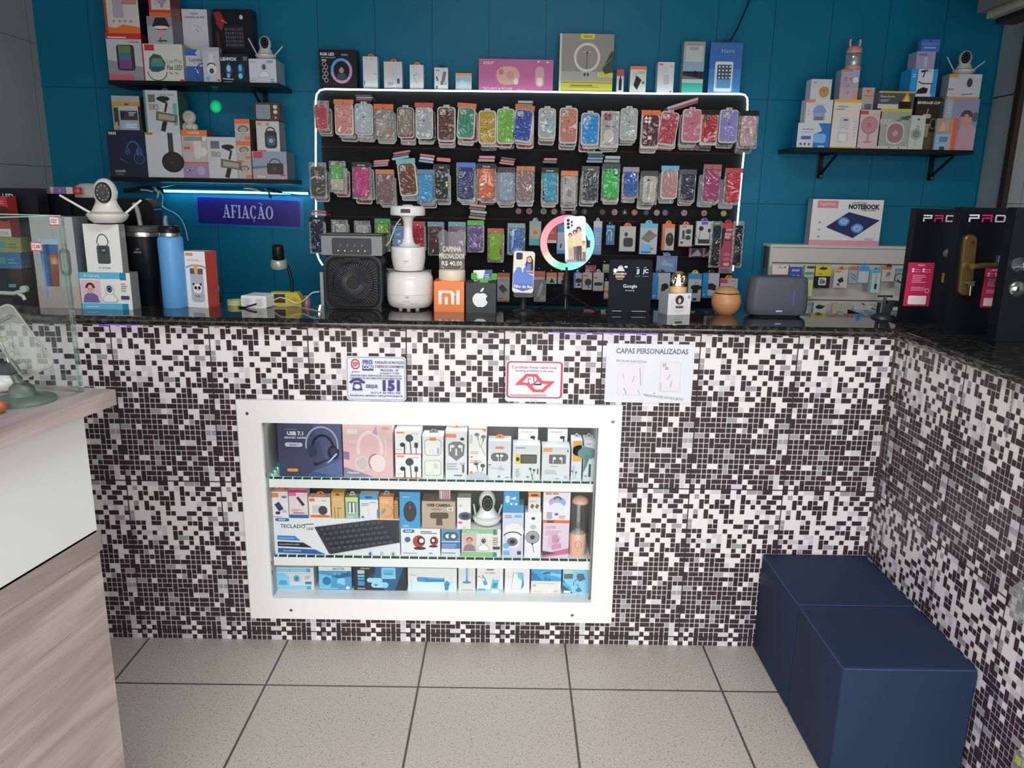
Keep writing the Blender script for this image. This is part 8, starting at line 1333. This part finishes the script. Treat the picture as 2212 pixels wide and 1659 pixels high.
hc('white and orange hanging card with a black adapter', 1801, 1831, 583, 622, 'b0acaa', [('p', [(.25, .45), (.6, .62), (.75, .38), (.45, .26)], '2a2a2e'), ('r', .25, .14, .45, .24, '333'), ('m', .1, .04, .9, .1, 1, 'a85a4a'), ('r', .05, .85, .4, .97, 'c0703c')], 'c8642c')
hc('grey-blue hanging card with an orange header behind others', 1834, 1853, 576, 612, '8c98a4', [('r', 0, .8, 1, 1, 'b8603c'), ('l', .2, .6, .8, .4, .08, '5c6c7c'), ('l', .2, .4, .8, .2, .08, '5c6c7c')], dy=.02)
hc('white hanging card with wide bright blue header', 1855, 1877, 575, 611, 'a8acb2', [('r', 0, .7, 1, 1, '3484c0'), ('l', .5, .1, .5, .6, .05, 'c8d0d8')], '3484c0')
hc('tall teal-edged hanging card with a black cable adapter', 1879, 1901, 584, 632, 'a4b4b4', [('r', 0, 0, .15, 1, '4c9c9c'), ('r', 0, .88, 1, 1, '4c9c9c'), ('l', .6, .75, .58, .35, .02, '222'), ('q', .48, .15, .72, .4, .02, '2a2c30'), ('m', .3, .8, .8, .84, 1, '5c6c6c')], '3c8cc0')
hc('white card with orange header and silver accessory', 1905, 1933, 577, 608, 'a8a29e', [('r', 0, .82, .7, 1, 'b86434'), ('p', [(.3, .3), (.7, .45), (.6, .7), (.35, .6)], '6c6c70')], '3a3a3c')
hc('clear card with dark coiled wire near the lock boards', 1934, 1953, 580, 620, '8c9090', [('o', .5, .5, .3, .25, .04, '2c2c30'), ('l', .2, .4, .8, .2, .06, '222'), ('r', 0, .85, 1, 1, '3c8cb0')])
hc('blue and white hanging card at the bottom left of the pale slatwall', 1752, 1784, 654, 690, 'a4a8ac', [('r', 0, 0, .12, 1, '3c6480'), ('e', .55, .75, .25, .12, '2c2c2e'), ('r', .35, .3, .65, .42, '333'), ('e', .85, .8, .06, .05, '555')])
hc('clear pouch card of small blue and silver parts', 1797, 1838, 655, 690, '9c9c8c', [('p', [(.3, .3), (.6, .5), (.8, .4), (.5, .25)], '7c9cac'), ('a', .4, .35, .2, .15, .03, 0, 180, '444'), ('m', .1, .85, .8, .9, 1, 'b8a858'), ('e', .12, .45, .05, .05, 'c8c8c0')])
hc('white hanging card with a pink-red pen-shaped tool', 1843, 1885, 660, 690, 'aaa6a6', [('p', [(.05, .55), (.6, .5), (.8, .4), (.6, .3), (.1, .3)], 'b03c5c'), ('m', .15, .38, .5, .48, 1, 'e0a0b0')])
hc('white and red blister card beside the grey table vise', 1892, 1920, 655, 690, 'a8a4a4', [('p', [(.1, .6), (.5, .9), (.9, .5), (.4, .3)], 'b8b8b8'), ('r', 0, .3, .2, .8, 'b84858')])
for p, y in HK2: MB().tube([(p.x, YQ + .002, p.z), (p.x, y - .006, p.z)], .0018, M_hook, 6).build('hook', t, P_)
hx = [PY(1862, 655, YQ).x, PY(1862, 655, YQ).z]; MB().tube([(hx[0], YQ, hx[1]), (hx[0] + .004, YQ - .04, hx[1] - .008), (hx[0] + .04, YQ - .10, hx[1] - .024)], .002, mat('333', k=1), 6).build('hook', t, P_)
# broom handle
p = PY(1654, 600, 3.44); tb = thing('broom_handle', 'thin brown and teal handle leaning on the wall left of the pale slatwall', 'broom', (p.x, 3.46, 0)); zz_ = PY(1654, 530, 3.46).z
MB().lathe([(.008, 0), (.008, zz_ - .10)], mat('1c5c6c', .5, k=1), n=12).build('teal_shaft', tb); MB().lathe([(.010, zz_ - .10), (.010, zz_ - .006), (.006, zz_)], mat('3c2c28', .5, k=1), n=12).build('brown_grip', tb)

# ================================================================== TOOLS HANGING BY THE CYAN LIGHT
Yt = YU - .012
def tool(name, label, cat, parts, mv=0):
    c = parts[0][1][0]; o = PY(c[0], c[1], Yt + mv); t = thing(name, label, cat, tuple(o))
    for nm, pts, r, col, r1 in parts: MB().tube([tuple(PY(x, y, Yt + mv) - o) for x, y in pts], r, mat(col, .35, k=1), 8, r1=r1).build(nm, t)
    return t
tool('screwdriver', 'yellow-handled screwdriver stuck along the rail above the purple sign', 'tool', [('handle', [(527, 404), (545, 406), (560, 411)], .007, 'b07a1c', .004), ('grip_collar', [(560, 411), (566, 413)], .005, '8c2c24', .004), ('shaft', [(566, 413), (600, 416), (648, 421)], .003, '16181c', .0015)])
tool('pliers', 'blue and black pliers hanging from the right end of the cyan strip', 'tool', [('blue_handle', [(572, 406), (579, 413), (583, 420)], .006, '1c5c9c', .004), ('jaw', [(583, 420), (585, 428)], .008, '1c2428', .005), ('black_handle', [(578, 408), (592, 412), (610, 415)], .004, '16181c', .003)], -.012)
tool('knife', 'long knife with pale blade end mounted at the left end of the cyan strip', 'knife', [('handle', [(268, 412), (296, 408), (330, 405)], .008, '2a2620', .008), ('blade', [(330, 405), (352, 402), (378, 398)], .009, '6c747a', .003)])
tool('cable_clip', 'knot of white wires clipped at the left end of the cyan strip', 'wires', [('wire', [(304, 410), (318, 411), (330, 414)], .004, 'c0e8f4', .004), ('wire', [(334, 408), (342, 416), (340, 428)], .005, 'b8e0f0', .003), ('wire', [(344, 412), (352, 424), (350, 440), (354, 450)], .002, 'a8dcf0', .002), ('dark_clip', [(340, 404), (350, 410), (354, 418)], .006, '10181c', .004)], -.01)
# purple sign
ZK = 1
Ysg = YW - .003
sg = thing('sharpening_sign', 'purple sign reading AFIAÇÃO on a clear blue sheet under the cyan light', 'sign', tuple(PY(538, 458, Ysg)), 0, None, 1.2)
def SW(x0, x1, y0, y1): return PY(x1, (y0 + y1) / 2, Ysg).x - PY(x0, (y0 + y1) / 2, Ysg).x, PY((x0 + x1) / 2, y0, Ysg).z - PY((x0 + x1) / 2, y1, Ysg).z
w_, h_ = SW(420, 656, 424, 493); m_ = MB(); m_.box(-w_ / 2, w_ / 2, 0, .0015, -h_ / 2, h_ / 2, mat('1468a8', .25, k=1)); m_.build('backing_sheet', sg)
w_, h_ = SW(428, 648, 430, 486); m_ = MB(); pl = rrect(w_, h_, .008, 4); m_.loft([(-.0012, pl), (-.0002, pl)], mat('2c2078', .25, k=1), False, axis='y'); pn = m_.build('purple_plate', sg)
# serif lettering built from strokes
m_ = MB(); LT = mat('b4b4dc', .35, k=1); s_ = h_ * .50; st_ = s_ * .19; th_ = s_ * .08; x = -w_ * .265 + .005; yy = [-.0014]
def R2(a, b_, c, d): yy[0] -= .00006; m_.add([(a, yy[0], b_), (c, yy[0], b_), (c, yy[0], d), (a, yy[0], d)], [(0, 1, 2, 3)], LT)
def Pq(*p): yy[0] -= .00006; m_.add([(q[0], yy[0], q[1]) for q in p], [tuple(range(len(p)))], LT)
zb2 = -s_ * .5
def letA(x, w):
    Pq((x + w * .42, zb2 + s_), (x + w * .50, zb2 + s_), (x + w * .24, zb2), (x + w * .13, zb2)); Pq((x + w * .40, zb2 + s_), (x + w * .60, zb2 + s_), (x + w * .92, zb2), (x + w * .66, zb2)); R2(x + w * .26, zb2 + s_ * .28, x + w * .74, zb2 + s_ * .37); R2(x, zb2, x + w * .38, zb2 + th_); R2(x + w * .56, zb2, x + w * 1.02, zb2 + th_)
def arc(cx, cz, rx, rz, t, a0, a1, n=18):
    vs = []
    for i in range(n + 1):
        a = radians(a0 + (a1 - a0) * i / n); tt = t * (.35 + .65 * abs(cos(a))); vs += [(cx + rx * cos(a), yy[0], cz + rz * sin(a)), (cx + (rx - tt) * cos(a), yy[0], cz + (rz - tt) * sin(a))]
    m_.add(vs, [(2 * i, 2 * i + 2, 2 * i + 3, 2 * i + 1) for i in range(n)], LT)
w = s_ * .86; gp = s_ * .07
letA(x, w); x += w + gp
R2(x + st_ * .4, zb2, x + st_ * 1.4, zb2 + s_); R2(x, zb2, x + st_ * 1.9, zb2 + th_); R2(x, zb2 + s_ - th_, x + s_ * .66, zb2 + s_); R2(x + s_ * .6, zb2 + s_ * .76, x + s_ * .66, zb2 + s_); R2(x + st_, zb2 + s_ * .47, x + s_ * .5, zb2 + s_ * .47 + th_); R2(x + s_ * .45, zb2 + s_ * .38, x + s_ * .5, zb2 + s_ * .64); x += s_ * .66 + gp
R2(x + st_ * .4, zb2, x + st_ * 1.4, zb2 + s_); R2(x, zb2, x + st_ * 1.8, zb2 + th_); R2(x, zb2 + s_ - th_, x + st_ * 1.8, zb2 + s_); x += st_ * 1.8 + gp
letA(x, w); x += w + gp
arc(x + s_ * .38, 0, s_ * .38, s_ * .51, st_, 45, 315); R2(x + s_ * .60, s_ * .22, x + s_ * .66, s_ * .5); R2(x + s_ * .36, zb2 - s_ * .12, x + s_ * .44, zb2 + s_ * .04); arc(x + s_ * .38, zb2 - s_ * .17, s_ * .12, s_ * .09, s_ * .07, -150, 80, 8); x += s_ * .72 + gp
letA(x, w); arc(x + w * .36, s_ * .66, s_ * .14, s_ * .08, s_ * .06, 0, 180, 8); arc(x + w * .62, s_ * .66, s_ * .14, s_ * .08, s_ * .06, 180, 360, 8); x += w + gp
arc(x + s_ * .41, 0, s_ * .41, s_ * .51, st_, 0, 360, 28); x0_ = -w_ * .27; m_.v = [(x0_ + (v[0] - x0_) * .72, v[1], v[2]) for v in m_.v]; m_.build('white_lettering', pn)

# ================================================================== THINGS IN THE GLASS CASE, LEFT CLUTTER
ZK = 1.15; ZD = 1.1205
bp_ = PZ(150, 668, ZC)
Yc = 2.50; pbox('tumbler_box', 'tall grey-white box picturing a blue handled tumbler with painted red reflection, behind the glass', 'product box', 74, 167, 468, 668, Yc, .09, 'aeb0b0', [('p', [(.16, .72), (.60, .72), (.56, .40), (.54, .34), (.50, .07), (.26, .07), (.22, .34), (.19, .40)], '2c64a0'), ('p', [(.40, .60), (.585, .60), (.56, .40), (.54, .34), (.50, .07), (.36, .07)], '8c4234'), ('r', .30, .10, .38, .70, '1c3c64'), ('r', .14, .70, .62, .76, 'a8c4dc'), ('l', .52, .76, .50, .86, .012, '88a8c8'), ('q', .60, .36, .86, .66, .05, '6a6a68'), ('q', .64, .40, .80, .62, .04, 'b4a8a4'), ('r', 0, 0, 1, .24, 'b0a29e'), ('l', .22, .1, .22, .6, .02, '5c9cd8')], side='77797a', zb=ZC, group=G6)  # red on the tumbler is a reflection painted into the artwork
def BX(lb, name, cat, x0, x1, yt, yb, Y, d, face, prims, zb=ZC, **k): return pbox(name, lb, cat, x0, x1, yt, yb, Y, d, face, prims, zb=zb, **k)
BX('red and white box in front of the RGB LED box at the left photo edge', 'product_box', 'product box', -30, 30, 424, 664, 2.60, .05, 'a83434', [('r', 0, .62, 1, .70, 'd8d4cc'), ('t', 'LOTUS', .7, .66, .03, 'a09c98', .4), ('e', .8, .84, .08, .07, '4a2020'), ('m', .55, .93, .9, .97, 2, 'd08080'), ('r', 0, 0, 1, .6, '77655c')], group=G6)
BX('black box lettered RGB LED at the left photo edge behind the glass', 'ring_light_box', 'product box', -60, 94, 406, 664, 2.68, .06, '1c1d21', [('t', 'RGB LED', .50, .93, .04, 'd0d2d4', .42, .03), ('m', .36, .86, .6, .89, 1, '888')], group=G6)
for i, (a_, b_, c_, d_, f_, lb) in enumerate(((-20, 46, 513, 545, '8c8c54', 'olive and green packet in the pile behind the glass, top'), (-20, 46, 545, 580, '3c6c94', 'teal blue packet in the pile behind the glass, middle'), (-20, 52, 580, 664, '1d2024', 'black equipment box in the pile behind the glass, bottom'))[::-1]):
    if i == 0: zq = ZC
    zq = BX(lb, 'stacked_packet', 'packet', a_, b_, c_, d_, 2.53, .05, f_, [('r', 0, .3, .5, .7, '4c8c94' if i else '2c3034'), ('m', .55, .3, .9, .7, 2, '5c7c4c' if i == 2 else '4ca0b0')], zb=zq, group='packets piled at the far left behind the glass')
o = PY(0, 640, 2.48); t = thing('white_mount_arm', 'white plastic mount arm lying at the far left behind the glass', 'mount', tuple(o)); M = mat('d8d6d0', .3, k=1)
m_ = MB(); 
for pts, r_ in (([(-10, 632), (30, 634), (58, 626)], .007), ([(40, 634), (50, 640), (54, 648)], .006)): m_.tube([tuple(PY(x, y, 2.48) - o) for x, y in pts], r_, M, 8)
m_.build('arm', t); m_ = MB(); e = PY(53, 624, 2.48) - o; m_.lathe([(.011, -.008), (.011, .008)], M, tuple(e), 14, axis='y'); m_.build('joint', t)
MB().box(-.05, .05, -.02, .03, -(o.z - ZC), -.004, mat('22242a', k=1)).build('dark_base', t)
# transparent phone case on a holder standing on the display counter
c0 = PZ(50, 866, ZD); t = thing('phone_holder', 'grey-green round-based phone holder inside the glass case', 'phone holder', tuple(c0)); GG = mat('5c6862', .45, k=1); rr0 = (PZ(118, 866, ZD).x - c0.x)
MB().lathe([(rr0, 0), (rr0 * .98, .005), (rr0 * .5, .011), (.001, .012)], GG, n=36).build('base', t)
def CP(px, py): return tuple(PY(px, py, c0.y) - c0)
m_ = MB(); m_.lathe([(.024, .010), (.020, .026), (.012, .034), (.001, .036)], GG, n=20); m_.tube([(0, 0, .03), CP(36, 822), CP(26, 800)], .0065, GG, 8); m_.build('stem', t)
m_ = MB(); q = CP(18, 795); m_.loft([(-.012, rrect(.030, .022, .006, 3, q[0], q[2])), (.012, rrect(.030, .022, .006, 3, q[0], q[2]))], mat('3c4448', .4, k=1), True, axis='y'); m_.tube([CP(-6, 726), CP(8, 752), CP(20, 786)], .003, mat('b8bcc0', .2, .8, k=1), 6); m_.build('clamp', t)
ph = CP(48, 735); L1, R1 = PY(6, 657, c0.y), PY(30, 655, c0.y); hh_ = .125; m_ = MB(); th = radians(-27)
m_.loft([(0, rrect(.056, hh_, .010)), (.009, rrect(.056, hh_, .010))], glassy('clear_case', (.82, .82, .76), .06, .05), False, axis='y')
rr_ = rrect(.057, hh_ + .001, .010); m_.tube([(a, .004, b_) for a, b_ in rr_ + rr_[:1]], .0022, mat('9a988c', .2, k=1), 6); m_.tube([(-.018, -.001, hh_ * .34), (.018, -.001, hh_ * .34)], .003, mat('6c6a60', .3, k=1), 5)
for i in range(5): m_.box(-.022, -.010, -.001, 0, -.045 + .018 * i, -.036 + .018 * i, mat('8c8878', .3, k=1))
m_.build('clear_phone_case', None, (c0.x + ph[0], c0.y - .016, c0.z + ph[2]), (0, th, radians(18)), **T('transparent phone case tilted on the holder inside the glass case', 'phone case'))
p = PZ(8, 846, ZD); m_ = MB(); rn = random.Random(2); m_.ell((0, 0, .018), .028, .024, .018, mat('d4d6cc', .3, k=1), 14, 8); m_.ell((.012, 0, .032), .012, .012, .010, mat('d4d6cc', .3, k=1), 12, 6); m_.build('white_figurine', None, (p.x, p.y, ZD), **T('small white rounded figurine beside the phone holder in the glass case', 'figurine'))
p = PZ(-2, 893, ZD); m_ = MB(); m_.ell((0, 0, .012), .014, .014, .012, mat('b85a34', .4, k=1), 14, 8); m_.build('orange_ball', None, (p.x, p.y, ZD), **T('small orange item at the left photo edge in the glass case', 'ornament'))

# ================================================================== BITS AT THE RIGHT EDGE
p = PX(2193, 822, XC - .004); pe = PX(2174, 940, XC - .004); m_ = MB(); n = 15
for i in range(n):
    c = p.lerp(pe, i / (n - 1)); c = Vector((XC - .004, c.y, c.z)); rr_ = .0035
    m_.tube([(c.x, c.y + rr_ * cos(a_), c.z + rr_ * 1.3 * sin(a_)) for a_ in [2 * pi * k / 8 for k in range(9)]], .0009, mat('8c8c90', .3, .8, k=1), 4)
m_.build('bead_chain', None, **T('thin metal bead chain hanging against the side counter mosaic', 'chain'))
p = PX(2205, 1300, XC - .02); m_ = MB(); o_ = [(.03 * cos(2 * pi * i / 12) * (1 + .2 * (i % 3)), .05 * sin(2 * pi * i / 12) * (1 + .15 * (i % 2))) for i in range(12)]
m_.loft([(-.012, [(a * .8, c * .8) for a, c in o_]), (0, o_), (.010, [(a * .85, c * .9) for a, c in o_])], M_bag, True, axis='x'); m_.tube([(.0, 0, .05), (.012, 0, .085)], .002, mat('9a9a9a', k=1), 5); m_.build('hanging_bag', None, (XC - .016, p.y, p.z), **T('crumpled clear plastic bag hanging on the side counter at the right photo edge', 'bag'))
p = PX(2200, 1645, XC - .01); m_ = MB(); m_.loft([(-.004, [(-.018, -.03), (.018, -.03), (.014, .02), (0, .034), (-.012, .02)]), (.004, [(-.018, -.03), (.018, -.03), (.014, .02), (0, .034), (-.012, .02)])], M_bag, False, axis='x'); m_.box(-.0052, -.0042, -.008, .008, -.006, .012, mat('c8c03c', .4, k=1)); m_.build('small_plastic_pack', None, (XC - .008, p.y, p.z), **T('small clear plastic pack with yellow label low at the right photo corner', 'packet'))
